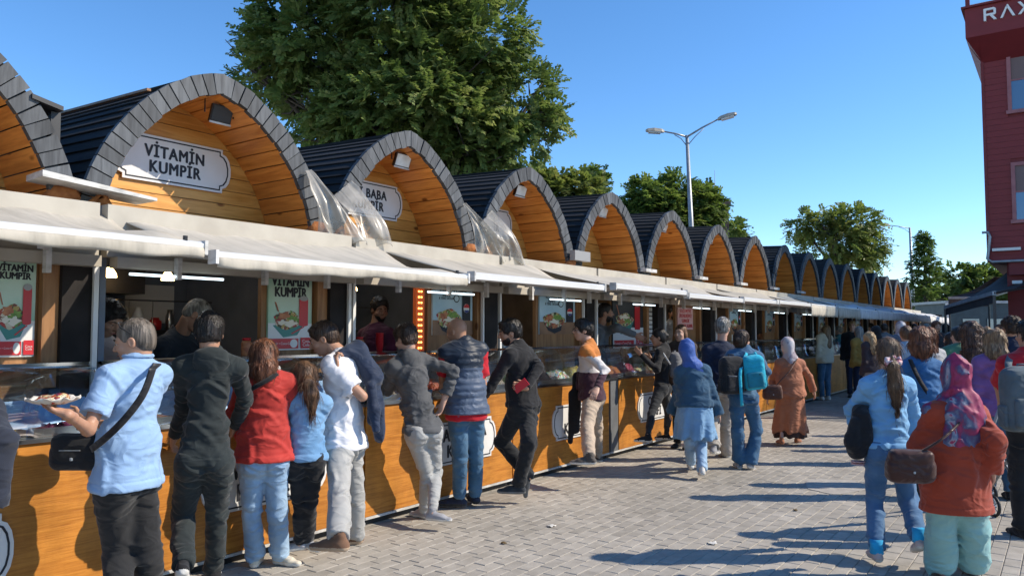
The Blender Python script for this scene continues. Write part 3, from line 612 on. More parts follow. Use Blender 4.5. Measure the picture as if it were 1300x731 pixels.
    if k < 5:
        if k == 0: plaque(root, .12, .44, .42, .20, .001, sg[0], .15)
        else: plaque(root, sg[1], .575, sg[2], .20, .001, sg[0], .165)
    gs = {1: ['VİTAMİN', 'KUMPİR'], 2: ['ALİ BABA', 'KUMPİR'], 3: ['MAVİ', 'KUMPİR'], 4: ['ORTAK', 'CAFİ']}
    if k in gs: plaque(root, {1: -.03, 2: .0, 3: -.05, 4: -.30}.get(k, 0), 3.03, .52, .19, -1.13, gs[k], .135)
    # glass case: bent front pane, top rail, side panes
    gm = M['glass']; zt = 1.43
    curve = [(-.01, 1.032), (-.015, 1.15), (-.03, 1.27), (-.065, 1.36), (-.12, 1.415), (-.19, zt)]
    bays = [(-1.04, -.02), (.02, 1.04)] if k > 1 else [(-1.02, .42), (.46, 1.03)]
    for a, b in bays:
        MB().sheet([[(x, a+.01, z) for x, z in curve], [(x, b-.01, z) for x, z in curve]][::-1], .005).build('glass_front', gm, root, True)
        for y in (a+.01, b-.014): MB().prism([(x-.006, y, z) for x, z in curve]+[(-.36, y, zt), (-.36, y, 1.032)], (0, .004, 0)).build('glass_side', gm, root)
    mb = MB(); mb.box(-.215, -.185, -1.04, 1.04, zt, zt+.022); mb.build('case_top_rail', M['chrome'], root)
    MB().box(-.50, -.22, -1.04, 1.04, zt+.003, zt+.018).build('case_shelf', M['steel'], root)
    if k < 2:
        for a, b in bays:
            MB().hexa([(-.085, a+.03, 1.036), (-.085, b-.03, 1.036), (-.20, b-.03, 1.235), (-.20, a+.03, 1.235)], [(-.095, a+.03, 1.030), (-.095, b-.03, 1.030), (-.21, b-.03, 1.231), (-.21, a+.03, 1.231)]).build('sloped_blue_panel', M.setdefault('panelblue', mat('panel_blue', (.20, .38, .64), .35, (.34, .50, .70), 4)), root)  # sloping blue board just inside the bent front pane
    if k < 8:
        for a, b in ((-1.03, -.01), (.01, 1.03)): MB().box(-.515, -.50, a, b, 1.032, 1.425).build('case_door', M.setdefault('casedoor', mat('case_door', (.42, .33, .25), .5, (.34, .26, .19), 4)) if k > 1 else M.setdefault('casedoor2', mat('case_door_plum', (.22, .15, .17), .45, (.16, .11, .13), 3)), root)
    awning(root, k, yc)
    return root
stalls = [stall(k) for k in range(0, 17)]
# white gutter boxes bridging neighbouring arches
GL = ['long white board lying across the feet of the leftmost arches', None, None, 'grey metal box between the arches of the third and fourth whole kiosks', 'white box between the arches of the fourth and fifth whole kiosks', 'white box between the arches of the fifth and sixth whole kiosks', 'white box between the arches of the sixth and seventh whole kiosks', 'white box between the arches of the seventh and eighth whole kiosks', 'white box between the arches of the eighth and ninth whole kiosks']
for i, l in enumerate(GL):
    if not l: continue
    y = Y0+PITCH_Y*(i-.5)
    mb = MB()
    if i == 0: mb.hexa([(-.28, y-.32, 2.60), (-.28, y+.42, 2.545), (-.28, y+.42, 2.565), (-.28, y-.32, 2.64)], [(-.56, y-.30, 2.60), (-.56, y+.42, 2.545), (-.56, y+.42, 2.565), (-.56, y-.30, 2.64)])
    elif i == 3: mb.box(-.46, -.38, y-.20, y+.20, 2.57, 2.70)
    else: mb.hexa([(-.40, y-.18, 2.55), (-.40, y+.20, 2.55), (-.40, y+.20, 2.60), (-.40, y-.18, 2.60)], [(-.56, y-.18, 2.56), (-.56, y+.20, 2.56), (-.56, y+.20, 2.63), (-.56, y-.18, 2.63)])
    o = mb.build('gutter_box' if i else 'white_board', M['whited'] if i != 3 else M['pgrey'], None); tag(o, l, 'gutter box' if i else 'board')
# clear plastic sheets tied at the arch feet
def plastic():
    m = bpy.data.materials.new('clear_plastic'); m.use_nodes = True; t = m.node_tree; b = t.nodes['Principled BSDF']; b.inputs['Base Color'].default_value = (.50, .46, .40, 1); b.inputs['Roughness'].default_value = .28
    b.inputs['Specular IOR Level'].default_value = .9
    tr = t.nodes.new('ShaderNodeBsdfTransparent'); tr.inputs[0].default_value = (.92, .92, .9, 1); mx = t.nodes.new('ShaderNodeMixShader'); n = t.nodes.new('ShaderNodeTexNoise'); n.inputs['Scale'].default_value = 5
    tc = t.nodes.new('ShaderNodeTexCoord'); t.links.new(tc.outputs['Object'], n.inputs[0])
    mr = t.nodes.new('ShaderNodeMapRange'); mr.inputs[1].default_value = .3; mr.inputs[2].default_value = .7; mr.inputs[3].default_value = .22; mr.inputs[4].default_value = .62; t.links.new(n.outputs[0], mr.inputs[0])
    t.links.new(mr.outputs[0], mx.inputs[0]); t.links.new(tr.outputs[0], mx.inputs[1]); t.links.new(b.outputs[0], mx.inputs[2]); t.links.new(mx.outputs[0], t.nodes['Material Output'].inputs[0]); return m
M['plastic'] = plastic()
def plastic_sheet(tl, tr, bl, br, label, seed, push=.07):
    """gathered and taped at the top, spreading in creases on to the awning below"""
    n, m_ = 44, 44; tl, tr, bl, br = [np.array(q, float) for q in (tl, tr, bl, br)]; A, B = np.meshgrid(np.linspace(0, 1, n), np.linspace(0, 1, m_), indexing='ij')
    P = (tl*(1-B[..., None])+tr*B[..., None])*(1-A[..., None])+(bl*(1-B[..., None])+br*B[..., None])*A[..., None]; P[..., 0] += push*np.sin(A*math.pi*.9)
    w = vnoise(A*3+seed, B*3+7, B*0+.5)*2.2; n1 = vnoise(B*3.6-A*1.2+seed*3+w*.6+20, A*.8+w*.4+20, A*0+.3); n2 = vnoise(B*7+A*1.5+seed*7+w*.5+20, A*1.4+20, A*0+.7)
    f = (1-np.abs(2*n1-1))**1.6*.075+(1-np.abs(2*n2-1))**2*.018; env = np.minimum(1, .25+A*1.3); P[..., 0] += (f-.04)*env; P[..., 1] += .035*(n2-.5)*env; P[..., 2] += .03*np.sin(B*7+seed)*A**3-.02*A**3
    tag(MB().sheet(P, .0015).build('plastic_sheet', M['plastic'], None, True), label, 'plastic sheet')
for q, o in enumerate((0, PITCH_Y)):
    w_ = ('signed', 'second')[q]
    plastic_sheet((-.46, 4.27+o, 3.02), (-.46, 4.33+o, 3.04), (-.36, 4.30+o, 2.47), (-.16, 4.66+o, 2.41), ('clear plastic sheet hanging from the right foot of the signed arch', 'clear plastic sheet hanging at the right foot of the second whole arch')[q], 1+q*5)
    plastic_sheet((-.46, 4.58+o, 2.84), (-.46, 4.80+o, 3.02), (-.24, 4.64+o, 2.44), (-.14, 4.98+o, 2.41), ('crumpled clear plastic beside the left foot of the second whole arch', 'crumpled clear plastic at the left foot of the third whole arch')[q], 2+q*9, .10)
KIT = [(0, .72, 'cup'), (1, -.70, 'napkin'), (1, .62, 'cup'), (1, .15, 'jar'), (2, -.80, 'jar'), (2, -.55, 'cup'), (2, .70, 'napkin'), (3, -.75, 'cup'), (3, .60, 'jar'), (4, -.78, 'napkin'), (4, .72, 'cup'), (5, -.3, 'jar'), (5, .5, 'cup'), (6, .1, 'napkin')]
def kit(k, dy, kind):
    loc = (-.36, Y0+PITCH_Y*(k-1)+dy, 1.449); w_ = 'left' if dy < 0 else 'right'
    if kind == 'cup':
        t = empty('cup_stack', loc, 0, f'stack of paper cups on the case top of {SHORT[k]}', 'cups')
        for i in range(5): MB().lathe((0, 0, i*.022), [(.026, 0), (.036, .085), (.038, .088), (.034, .086), (.024, .004)], 14).build('cup', M['pwhite'] if k % 2 else M['red'], t, True)
    elif kind == 'napkin':
        t = empty('napkin_box', loc, .3, f'steel napkin box on the case top of {SHORT[k]}', 'napkin box'); MB().box(-.05, .05, -.07, .07, 0, .12).build('box_shell', M['steel'], t); MB().box(-.03, .03, -.055, .055, .1205, .135).build('napkin', M['pwhite'], t)
    else:
        t = empty('sauce_jar', loc, 0, f'glass sauce jar with red lid on the case top of {SHORT[k]}', 'jar'); MB().lathe((0, 0, 0), [(.035, 0), (.04, .01), (.04, .10), (.03, .12)], 14).build('jar_body', M['food_r'], t, True); MB().lathe((0, 0, .121), [(.032, 0), (.032, .02)], 14).build('lid', M['red'], t, True)
for q in KIT: kit(*q)
# trays and bottles in the cases
names = list(FOODS); ti = 0
for k in range(0, 7):
    yc = Y0+PITCH_Y*(k-1); fs = {0: ['coloured confetti cheese', 'russian salad', 'coloured confetti cheese', 'sweetcorn', 'red cabbage'], 1: ['bulgur', 'sweetcorn', 'coloured confetti cheese', 'beetroot', 'sliced sausage']}.get(k, [names[(k*5+q*3) % 12] for q in range(5)])
    seen = set()
    for q in range(5):
        f = fs[q]; side = ('leftmost', 'second from left', 'midmost', 'second from right', 'rightmost')[q]
        tray((-.15 if k > 1 else -.055, yc-.82+q*.41, 1.032), .37, .27 if k > 1 else .08, f, f'{f} tray {side} in the case of {SHORT[k]}', (.10+.03*(q % 2)) if k > 1 else .02)
for k, dy, col, l in ((0, .36, (.62, .40, .02), 'yellow squeeze bottle behind the glass of the leftmost kiosk'), (4, -.15, (.70, .42, .02), 'yellow squeeze bottle in the case of the fourth whole kiosk'), (4, .12, (.55, .02, .02), 'red squeeze bottle in the case of the fourth whole kiosk'), (3, -.10, (.6, .58, .55), 'white squeeze bottle in the case of the third whole kiosk'), (3, .0, (.45, .2, .18), 'pinkish squeeze bottle in the case of the third whole kiosk')):
    bottle((-.42, Y0+PITCH_Y*(k-1)+dy, 1.032), col, l)

# bits on the near roofs
p = on_x(49, 152, -.60); o = MB(); o.hexa([(-.10, -.09, .10), (.12, -.09, .10), (.12, .10, .06), (-.10, .10, .06)], [(-.10, -.09, .13), (.12, -.09, .13), (.12, .10, .09), (-.10, .10, .09)]); o.box(.02, .06, .05, .11, -.16, .058); o = o.build('dark_bracket', M['black']); o.location = p; tag(o, 'black metal bracket sticking up beside the leftmost arch', 'bracket')
b0, b1 = prof(.60, -.035, -1, -.60), prof(.60, -.035, -1, -2.4); MB().bar(b0, b1, .03, .018).build('roof_batten', M['brownw'], stalls[1])
# flaked paint and sticker on the first pillar
mb = MB(); rp = random.Random(3)
for i in range(16):
    y = Y0-PITCH_Y+.93+rp.uniform(-.05, .07); z = 1.80+rp.uniform(-.16, .05); mb.prism([(-.1995, y+.014*rp.uniform(.3, 1)*math.cos(t), z+.03*rp.uniform(.3, 1)*math.sin(t)) for t in np.linspace(0, 2*math.pi, 7)[:-1]], (.0012, 0, 0))
o = mb.build('paint_flakes', M['brownw'], stalls[0]); o.matrix_parent_inverse = stalls[0].matrix_world.inverted(); o.location = (0, -(Y0-PITCH_Y), 0); o['kind'] = 'stuff'
# ------------------------------------------------------------------ trees
def leafmat(name, a, b, c):
    m = bpy.data.materials.new(name); m.use_nodes = True; t = m.node_tree; bs = t.nodes['Principled BSDF']; bs.inputs['Roughness'].default_value = .5; bs.inputs['Specular IOR Level'].default_value = .35
    at = t.nodes.new('ShaderNodeAttribute'); at.attribute_name = 'tone'; r = t.nodes.new('ShaderNodeValToRGB'); r.color_ramp.elements.new(.5)
    for e, p, cc in zip(r.color_ramp.elements, (0, .5, 1), (a, b, c)): e.position = p; e.color = (*cc, 1)
    t.links.new(at.outputs['Fac'], r.inputs[0]); t.links.new(r.outputs[0], bs.inputs['Base Color'])
    tl = t.nodes.new('ShaderNodeBsdfTranslucent'); hs = t.nodes.new('ShaderNodeHueSaturation'); hs.inputs['Value'].default_value = 1.3; hs.inputs['Saturation'].default_value = 1.1; t.links.new(r.outputs[0], hs.inputs['Color']); t.links.new(hs.outputs[0], tl.inputs[0])
    mx = t.nodes.new('ShaderNodeMixShader'); mx.inputs[0].default_value = .45; t.links.new(bs.outputs[0], mx.inputs[1]); t.links.new(tl.outputs[0], mx.inputs[2]); t.links.new(mx.outputs[0], t.nodes['Material Output'].inputs[0]); return m
M['leaf'] = leafmat('leaves_green', (.070, .120, .034), (.150, .205, .058), (.33, .35, .14))
M['leafd'] = leafmat('leaves_dark', (.075, .125, .032), (.14, .20, .05), (.26, .29, .085))
M['leafl'] = leafmat('leaves_light', (.10, .15, .035), (.17, .21, .055), (.28, .27, .10))
M['bark'] = mat('bark', (.10, .085, .07), .9, (.05, .042, .035), 12, bump=.8, bscale=25, stretch=(1, 1, .25))
def leaves_mesh(centers, dirs, nleaf, size, tones, m, rng, droop=.35, spread=.5, needle=False):
    """every centre carries a spray: leaflets in pairs along a drooping stalk"""
    N = len(centers); c = np.repeat(centers, nleaf, 0); d = np.repeat(dirs, nleaf, 0); k = np.tile(np.arange(nleaf), N)
    t = (k//2)/(max(nleaf//2, 1)); side = np.where(k % 2 == 0, 1., -1.)[:, None]
    upv = np.array([0, 0, 1.])+rng.normal(0, .35, (N, 3)); upv = np.repeat(upv, nleaf, 0)
    s = np.cross(d, upv); s /= np.linalg.norm(s, axis=1, keepdims=True)+1e-6; u = np.cross(s, d)
    L = spread*(.7+.6*rng.random((N, 1))).repeat(nleaf, 0)
    p = c+d*t[:, None]*L-np.array([0, 0, 1.])*(t**2)[:, None]*L*droop
    ld = s*side*.85+d*.5-np.array([0, 0, 1.])*.25+rng.normal(0, .15, p.shape); ld /= np.linalg.norm(ld, axis=1, keepdims=True)
    w = np.cross(ld, u); w /= np.linalg.norm(w, axis=1, keepdims=True)+1e-6
    sz = size*(.7+.6*rng.random((len(p), 1)))*(1-.3*t[:, None]); wid = .36 if not needle else .12
    tip = p+ld*sz; mid = p+ld*sz*.45; v = np.stack([p, mid+w*sz*wid, tip, mid-w*sz*wid], 1).reshape(-1, 3)
    me = bpy.data.meshes.new('foliage'); n = len(p); me.vertices.add(n*4); me.vertices.foreach_set('co', v.astype(np.float32).ravel())
    me.loops.add(n*4); me.loops.foreach_set('vertex_index', np.arange(n*4, dtype=np.int32)); me.polygons.add(n); me.polygons.foreach_set('loop_start', np.arange(n, dtype=np.int32)*4)
    me.update(calc_edges=True); tn = np.clip(np.repeat(tones, nleaf)+rng.normal(0, .12, n), 0, 1); a = me.attributes.new('tone', 'FLOAT', 'POINT'); a.data.foreach_set('value', np.repeat(tn, 4).astype(np.float32))
    me.materials.append(m); return me
def tree(name, base, trunk_h, blobs, n_spray, nleaf, size, m, label, seed, trunk_r=.22, spread=.5, droop=.35, hollow=.35, cat='tree', lean=(0, 0), limbs=True, gap=.30):
    """blobs: (dx, dy, z, rx, ry, rz) lobes of the crown"""
    rng = np.random.default_rng(seed); root = empty(name, (base[0], base[1], 0), 0, label, cat, 'trees behind the kiosks')
    B = np.array(blobs, float); vol = B[:, 3]*B[:, 4]*B[:, 5]; idx = rng.choice(len(B), n_spray, p=vol/vol.sum())
    dr = rng.normal(0, 1, (n_spray, 3)); dr /= np.linalg.norm(dr, axis=1, keepdims=True); r = hollow+(1-hollow)*rng.random(n_spray)**.6
    c = B[idx, :3]+dr*r[:, None]*B[idx, 3:]
    # clumps: keep sprays where a clump noise is high, so gaps show
    f = 1.6/np.mean(B[:, 3]); nz = vnoise(c[:, 0]*f*2+50, c[:, 1]*f*2+50, c[:, 2]*f*2+seed); keep = nz > np.quantile(nz, gap); c = c[keep]; dr = dr[keep]; idx = idx[keep]; r = r[keep]; nz = nz[keep]
    d = dr+np.array([0, 0, -.15])+rng.normal(0, .4, c.shape); d /= np.linalg.norm(d, axis=1, keepdims=True)
    tones = np.clip(.15+.45*vnoise(c[:, 0]*2+9, c[:, 1]*2, c[:, 2]*2)+.35*(rng.random(len(c))-.3), 0, 1)
    me = leaves_mesh(c, d, nleaf, size, tones, m, rng, droop, spread); cr = link('crown', me, root); cr['kind'] = 'thing'
    # trunk, limbs to the lobes and twigs to the sprays
    tb = MB(); top = np.array([lean[0], lean[1], trunk_h]); tb.tube([(0, 0, -.1), (lean[0]*.3, lean[1]*.3, trunk_h*.4), top], [trunk_r*1.2, trunk_r, trunk_r*.75], 10); tb.build('trunk', M['bark'], root, True)
    if limbs:
        lb = MB()
        for b in B:
            e = b[:3]+np.array([0, 0, b[5]*.3]); mid = (top+e)/2+rng.normal(0, .25, 3); lb.tube([top-np.array([0, 0, .3]), mid, e], [trunk_r*.5, trunk_r*.3, trunk_r*.08], 6)
            for _ in range(7):
                q = b[:3]+rng.normal(0, .45, 3)*b[3:]; s = mid+(e-mid)*rng.random(); lb.tube([s, (s+q)/2+rng.normal(0, .15, 3), q], [trunk_r*.14, trunk_r*.09, trunk_r*.03], 5, False)
        lb.build('limb', M['bark'], root, True)['kind'] = 'stuff'
    return root
def P3(px, py, d): return at_depth(px, py, d)
def lobes(base, d, lst):
    out = []
    for px, py, rw, rh in lst:
        p = P3(px, py, d); s = d/FPX; out.append((p[0]-base[0], p[1]-base[1], p[2], rw*s, rw*s*.9, rh*s))
    return out
b = P3(520, 300, 19); tree('broadleaf_tree', b, 4.6, lobes(b, 19, [(400, 60, 95, 60), (500, 20, 120, 75), (590, 60, 90, 70), (640, 130, 72, 62), (520, 110, 110, 70), (430, 130, 75, 55), (370, 20, 62, 50), (470, 165, 70, 42), (590, 175, 80, 42), (350, 95, 55, 45), (560, -60, 120, 70), (430, -60, 100, 60), (330, 40, 34, 28), (675, 160, 40, 42), (690, 110, 24, 22), (560, 200, 80, 30), (420, 185, 60, 28), (300, 55, 16, 14), (640, 200, 50, 22), (700, 150, 22, 24), (520, 150, 130, 55)]), 17000, 14, .140, M['leaf'], 'huge green broadleaf tree rising behind the second whole kiosk', 11, trunk_r=.32, spread=.42, hollow=.40, droop=.05, gap=.36)
b = P3(715, 290, 26); tree('broadleaf_tree', b, 3.2, lobes(b, 26, [(705, 245, 30, 22), (735, 240, 26, 18), (690, 232, 16, 13)]), 700, 12, .20, M['leafl'], 'low yellowish green tree peeping over the third whole kiosk', 12, trunk_r=.15, spread=.5)
b = P3(845, 300, 30); tree('broadleaf_tree', b, 4.0, lobes(b, 30, [(818, 252, 26, 23), (856, 244, 28, 21), (888, 264, 28, 28), (835, 270, 42, 28), (872, 282, 34, 22), (908, 284, 14, 12)]), 4200, 12, .17, M['leafd'], 'round dark green tree standing behind the tall double lamp', 13, trunk_r=.25, spread=.5)
b = P3(1065, 350, 44); tree('broadleaf_tree', b, 5.2, lobes(b, 44, [(1040, 285, 32, 22), (1080, 285, 36, 24), (1060, 305, 42, 28), (1100, 312, 26, 20), (1018, 292, 20, 14), (1085, 330, 34, 16)]), 3000, 12, .20, M['leafl'], 'airy light green tree with open branches above the far kiosks', 14, trunk_r=.22, spread=.6, hollow=.35, gap=.50)
b = P3(930, 340, 38); tree('broadleaf_tree', b, 4.6, lobes(b, 38, [(932, 290, 12, 10), (940, 300, 9, 8)]), 160, 10, .22, M['leafd'], 'small leafy tree top right of the old brick chimney', 15, trunk_r=.08)
b = P3(1235, 380, 52); tree('broadleaf_tree', b, 3.4, lobes(b, 52, [(1215, 352, 24, 18), (1250, 360, 34, 22), (1225, 378, 34, 18), (1180, 380, 26, 18), (1275, 365, 26, 20)]), 1700, 12, .28, M['leafd'], 'dark green bushy tree left of the red building', 16, trunk_r=.2)
b = P3(1150, 392, 60); tree('broadleaf_tree', b, 2.4, lobes(b, 60, [(1140, 378, 24, 14), (1168, 385, 22, 12)]), 500, 10, .3, M['leafd'], 'low dark tree at the far end of the kiosk row', 17, trunk_r=.15)
def conifer(px, ptop, pbase, d, wpx, label, seed, n=60):
    rng = np.random.default_rng(seed); b = P3(px, pbase, d); top = P3(px, ptop, d)[2]; bot = max(P3(px, pbase, d)[2], .8); root = empty('conifer_tree', (b[0], b[1], 0), 0, label, 'tree', 'trees behind the kiosks')
    MB().tube([(0, 0, 0), (0, 0, top*.6), (0, 0, top-.1)], [.2, .11, .02], 8).build('trunk', M['bark'], root, True); R = wpx*d/FPX; C, D = [], []; br = MB()
    for i in range(n):
        z = bot+(top-bot)*(i/n)**.9; a = i*2.4+rng.uniform(-.3, .3); L = R*(1-(z-bot)/(top-bot))**.75*rng.uniform(.55, 1.15)+.1; dr = np.array([math.cos(a), math.sin(a), .12])
        br.tube([(0, 0, z), dr*L*.5+np.array([0, 0, z]), dr*L+np.array([0, 0, z+.12*L])], [.03, .02, .006], 4, False)
        for q in range(int(8+L*9)): t = rng.uniform(.15, 1); C.append(dr*L*t+np.array([0, 0, z])+rng.normal(0, .09, 3)); D.append(dr+rng.normal(0, .5, 3))
    br.build('branch', M['bark'], root)['kind'] = 'stuff'
    C = np.array(C); D = np.array(D); D /= np.linalg.norm(D, axis=1, keepdims=True); link('crown', leaves_mesh(C, D, 14, .16, rng.random(len(C))*.6, M['leafd'], rng, .3, .35), root)
conifer(756, 214, 262, 32, 24, 'dark fir tip behind the fourth whole kiosk', 21, 34)
conifer(1176, 296, 400, 48, 34, 'dark layered conifer behind the far street lamps', 22, 60)
# ------------------------------------------------------------------ street lamps
M['galv'] = mat('galvanised', (.36, .38, .40), .45, (.28, .30, .32), 6, metal=.4)
def lamp(px, ptop, d, arms, label, r=.075, lean=0):
    p = at_depth(px, ptop, d); root = empty('street_lamp', (p[0], p[1], 0), 0, label, 'street lamp', 'street lamps'); h = p[2]
    L = np.array([.035*h*lean*-RT[0], .035*h*lean*-RT[1], 0])
    MB().tube([-L, -L*.5+np.array([0, 0, h*.5]), (0, 0, h)], [r*1.25, r, r*.6], 12).build('pole', M['galv'], root, True)
    MB().lathe(-L, [(r*2.2, 0), (r*2.2, .03), (r*1.3, .05), (r*1.3, .5)], 12).build('base', M['galv'], root)
    for ax, ay, ln, up in arms:
        dv = np.array([ax, ay, 0.]); dv /= np.linalg.norm(dv); e = dv*ln+np.array([0, 0, h+up]); s = np.array([0, 0, h-.05])
        a = MB().tube([s, (s+e)/2+np.array([0, 0, .02]), e], [.032, .028, .024], 8); a.tube([(0, 0, h-.35), dv*ln*.25+np.array([0, 0, h-.12+up*.1]), dv*ln*.55+np.array([0, 0, h-.04+up*.5])], .014, 6); arm = a.build('arm', M['galv'], root, True)
        q = np.cross(dv, [0, 0, 1]); u = np.array([0, 0, 1.]); f = e+dv*.58+u*up*.3; mb = MB(); sec = []
        for t, w, hh in ((0, .05, .04), (.15, .10, .07), (.55, .13, .08), (.9, .10, .055), (1, .04, .025)):
            c = e+(f-e)*t; sec.append([c-q*w-u*.03, c-q*w*.7+u*hh, c+q*w*.7+u*hh, c+q*w-u*.03])
        for A, B_ in zip(sec[:-1], sec[1:]): mb.hexa(A, B_)
        hd = mb.build('lamp_head', M['beige'], arm); MB().hexa(*[[c-q*.1-u*.035, c+q*.1-u*.035, c+q*.09-u*.075, c-q*.09-u*.075] for c in (e+(f-e)*.2, e+(f-e)*.85)]).build('lens', M['lens'], arm)
lamp(872, 172, 24, [(-RT[0], -RT[1], .72, .12), (RT[0], RT[1]-.35, .95, .42)], 'tall grey street lamp with two arms over the kiosk roofs', .085, lean=1)
lamp(1155, 289, 50, [(-RT[0], -RT[1], 1.3, .15)], 'grey street lamp with one arm at the end of the row', .11, lean=.5)
lamp(1180, 338, 80, [(-RT[0], -RT[1], 1.8, .15)], 'thin distant street lamp beside the dark conifer', .09, lean=.5)
# ------------------------------------------------------------------ old brick chimney and its aerial
M['oldbrick'] = speckle('old_brick_base', [(.16, .10, .075), (.20, .13, .10), (.12, .085, .07), (.22, .17, .13)], 9, .9, .3)
c = P3(905, 280, 34); ch = empty('brick_chimney', (c[0], c[1], 0), YAW, 'ruined old brick chimney stack behind the kiosk roofs', 'chimney'); zt = P3(905, 257, 34)[2]; w = 32*34/FPX/2
MB().box(-w, w, -w, w, 0, zt-.25).build('stack', M['oldbrick'], ch); MB().box(-w-.08, w+.08, -w-.08, w+.08, zt-.249, zt-.05).build('cap', M['oldbrick'], ch)
mb = MB(); z = P3(905, 292, 34)[2]; r = 0
while z < zt-.30:
    o = 0 if r % 2 else .12
    for i in range(5):
        a = -w+.02+i*.25+o
        if a+.23 < w and random.random() > .12: mb.box(a, a+.23, -w-.02-random.random()*.015, -w+.01, z, z+.085)
    z += .10; r += 1
mb.build('bricks', M['oldbrick'], ch)['kind'] = 'stuff'; list(ch.children)[-1].name = 'brick_course'
MB().tube([(w*.2, 0, zt-.05), (w*.2, 0, P3(899, 216, 34)[2])], [.025, .008], 6).build('aerial', M['galv'], ch)
# ------------------------------------------------------------------ red building on the right
M['clad'] = mat('red_cladding', (.205, .020, .024), .6, (.18, .017, .020), 2.5, 5, bump=.12, bscale=40, stretch=(1, 1, 4))
M['cladd'] = mat('red_trim', (.17, .015, .019), .6, (.15, .013, .017), 4)
M['mauve'] = mat('window_frame_mauve', (.34, .13, .14), .55, (.28, .10, .11), 6)
M['blind'] = mat('window_blind', (.20, .145, .14), .8, (.16, .11, .11), 30, stretch=(1, 1, 8)); M['wglass'] = mat('window_glass', (.10, .18, .28), .06, spec=1.0, metal=.2)
D = 20.0; c0 = at_depth(1254, 300, D); bx, by = c0[0], c0[1]
rb = empty('red_building', (bx, by, 0), 0, 'dark red timber clad building with a rooftop terrace on the right', 'building')
def zz(py, px=1254): return at_depth(px, py, D)[2]
zb, zl, zt = zz(333), zz(66), zz(18, 1225)
MB().box(0, 14, .03, 9, zb, zl+.6).build('upper_storeys', M['cladd'], rb); ul = list(rb.children)[-1]
def bxat(px, py):   # where a view of the facade plane y = by lands
    r_ = ray(px, py); p = CAM+r_*((by-CAM[1])/r_[1]); return p[0]-bx, p[2]
wins = []
for (pa, pb) in (((1277, 64), (1302, 138)), ((1283, 207), (1306, 278))):
    xa, za = bxat(*pa); xb_, zb_ = bxat(*pb); wins.append((xa, xa+.95, za, zb_))
wins += [(x+2.2*n, x2+2.2*n, a, b2) for (x, x2, a, b2) in list(wins) for n in (1, 2)]
z = zb+.02
while z < zl+.55:
    spans = [(0.0, 14.0)]
    for (x0, x1, za, zb_) in wins:
        if z+.145 > zb_-.04 and z < za+.04:
            ns = []
            for s0, s1 in spans:
                if x0 > s0 and x1 < s1: ns += [(s0, x0), (x1, s1)]
                else: ns.append((s0, s1))
            spans = ns
    for s0, s1 in spans:
        n = random.uniform(0, .003); m_ = MB(); m_.hexa([(s0, -.006-n*.4, z), (s1, -.006-n*.4, z), (s1, .031, z), (s0, .031, z)], [(s0, -.004-n, z+.15), (s1, -.004-n, z+.15), (s1, .031, z+.15), (s0, .031, z+.15)]); m_.build('cladding_board', M['clad'], ul)
    z += .155
z = zb+.02
while z < zl+.55:
    MB().box(-.015-random.uniform(0, .006), .0, .031, 8.9, z, z+.15).build('cladding_board', M['clad'], ul); z += .155
MB().box(-.03, .04, -.03, .04, zb, zl+.5).build('corner_board', M['cladd'], rb)
for (x0, x1, za, zb_) in wins:
    w_ = MB().box(x0-.0, x1, -.04, .02, za-.09, za)
    w_.box(x0, x0+.09, -.04, .02, zb_, za-.09); w_.box(x1-.09, x1, -.04, .02, zb_, za-.09); w_.box(x0-.04, x1+.04, -.07, .02, zb_-.09, zb_)
    wo = w_.build('window_frame', M['mauve'], rb); md = zb_+(za-zb_)*.5
    MB().box(x0+.09, x1-.09, .000, .028, md, za-.09).build('blind', M['blind'], wo); MB().box(x0+.09, x1-.09, -.004, .028, zb_, md-.04).build('pane', M['wglass'], wo); MB().box(x0+.09, x1-.09, -.02, .028, md-.038, md-.002).build('sash_bar', M['mauve'], wo)
le = MB(); xo = bxat(1229, 60)[0]; zt2 = bxat(1229, 22)[1]; zb2 = bxat(1229, 58)[1]
le.box(xo, 14, -.62, 9, zb2, zt2); lo_ = le.build('terrace_edge', M['clad'], rb)
lo = MB(); lo.prism([(xo, 0, zb2-.001), (0.0, 0, zb2-.001), (0.0, 0, zb2-.55)], (0, 9, 0)); lo.prism([(.0, -.62, zb2-.001), (.0, -.0, zb2-.001), (.0, -.0, zb2-.55)], (14, 0, 0)); lo.hexa([(xo, -.62, zb2-.001), (0, -.62, zb2-.001), (0, 0, zb2-.001), (xo, 0, zb2-.001)], [(0, -.01, zb2-.5), (.01, -.01, zb2-.5), (.01, 0, zb2-.5), (0, 0, zb2-.5)]); lo.build('cornice', M['cladd'], rb)
MB().box(xo-.08, 14, -.70, 9.05, zt2, zt2+.05).build('coping', M['cladd'], rb)
for i, a in enumerate((xo+.02, xo+2.4, xo+4.8)): MB().box(a, a+.10, -.66, -.58, zt2+.05, zt2+1.5).build('terrace_post', M['cladd'], rb)
gl = MB(); gl.box(xo+.12, 13, -.63, -.62, zt2+.08, zt2+1.1); gl.build('glass_balustrade', M['glass'], rb); MB().box(xo+.12, 13, -.65, -.60, zt2+1.1, zt2+1.14).build('handrail', M['white'], rb)
MB().box(xo+.12, 13, -.65, -.60, zt2+.05, zt2+.08).build('glass_channel', M['white'], rb)
mb = MB(); r_ = random.Random(4); pt = (xo+1.5, .1)
MB().tube([(pt[0], pt[1], zt2+.05), (pt[0], pt[1], zt2+.9)], .05, 8).build('planter', M['dsteel'], rb)
wl = M['plaq']; mk = M.setdefault('letter_white', mat('letter_white', (.80, .80, .78), .35)); lx, lz = bxat(1249, 28)
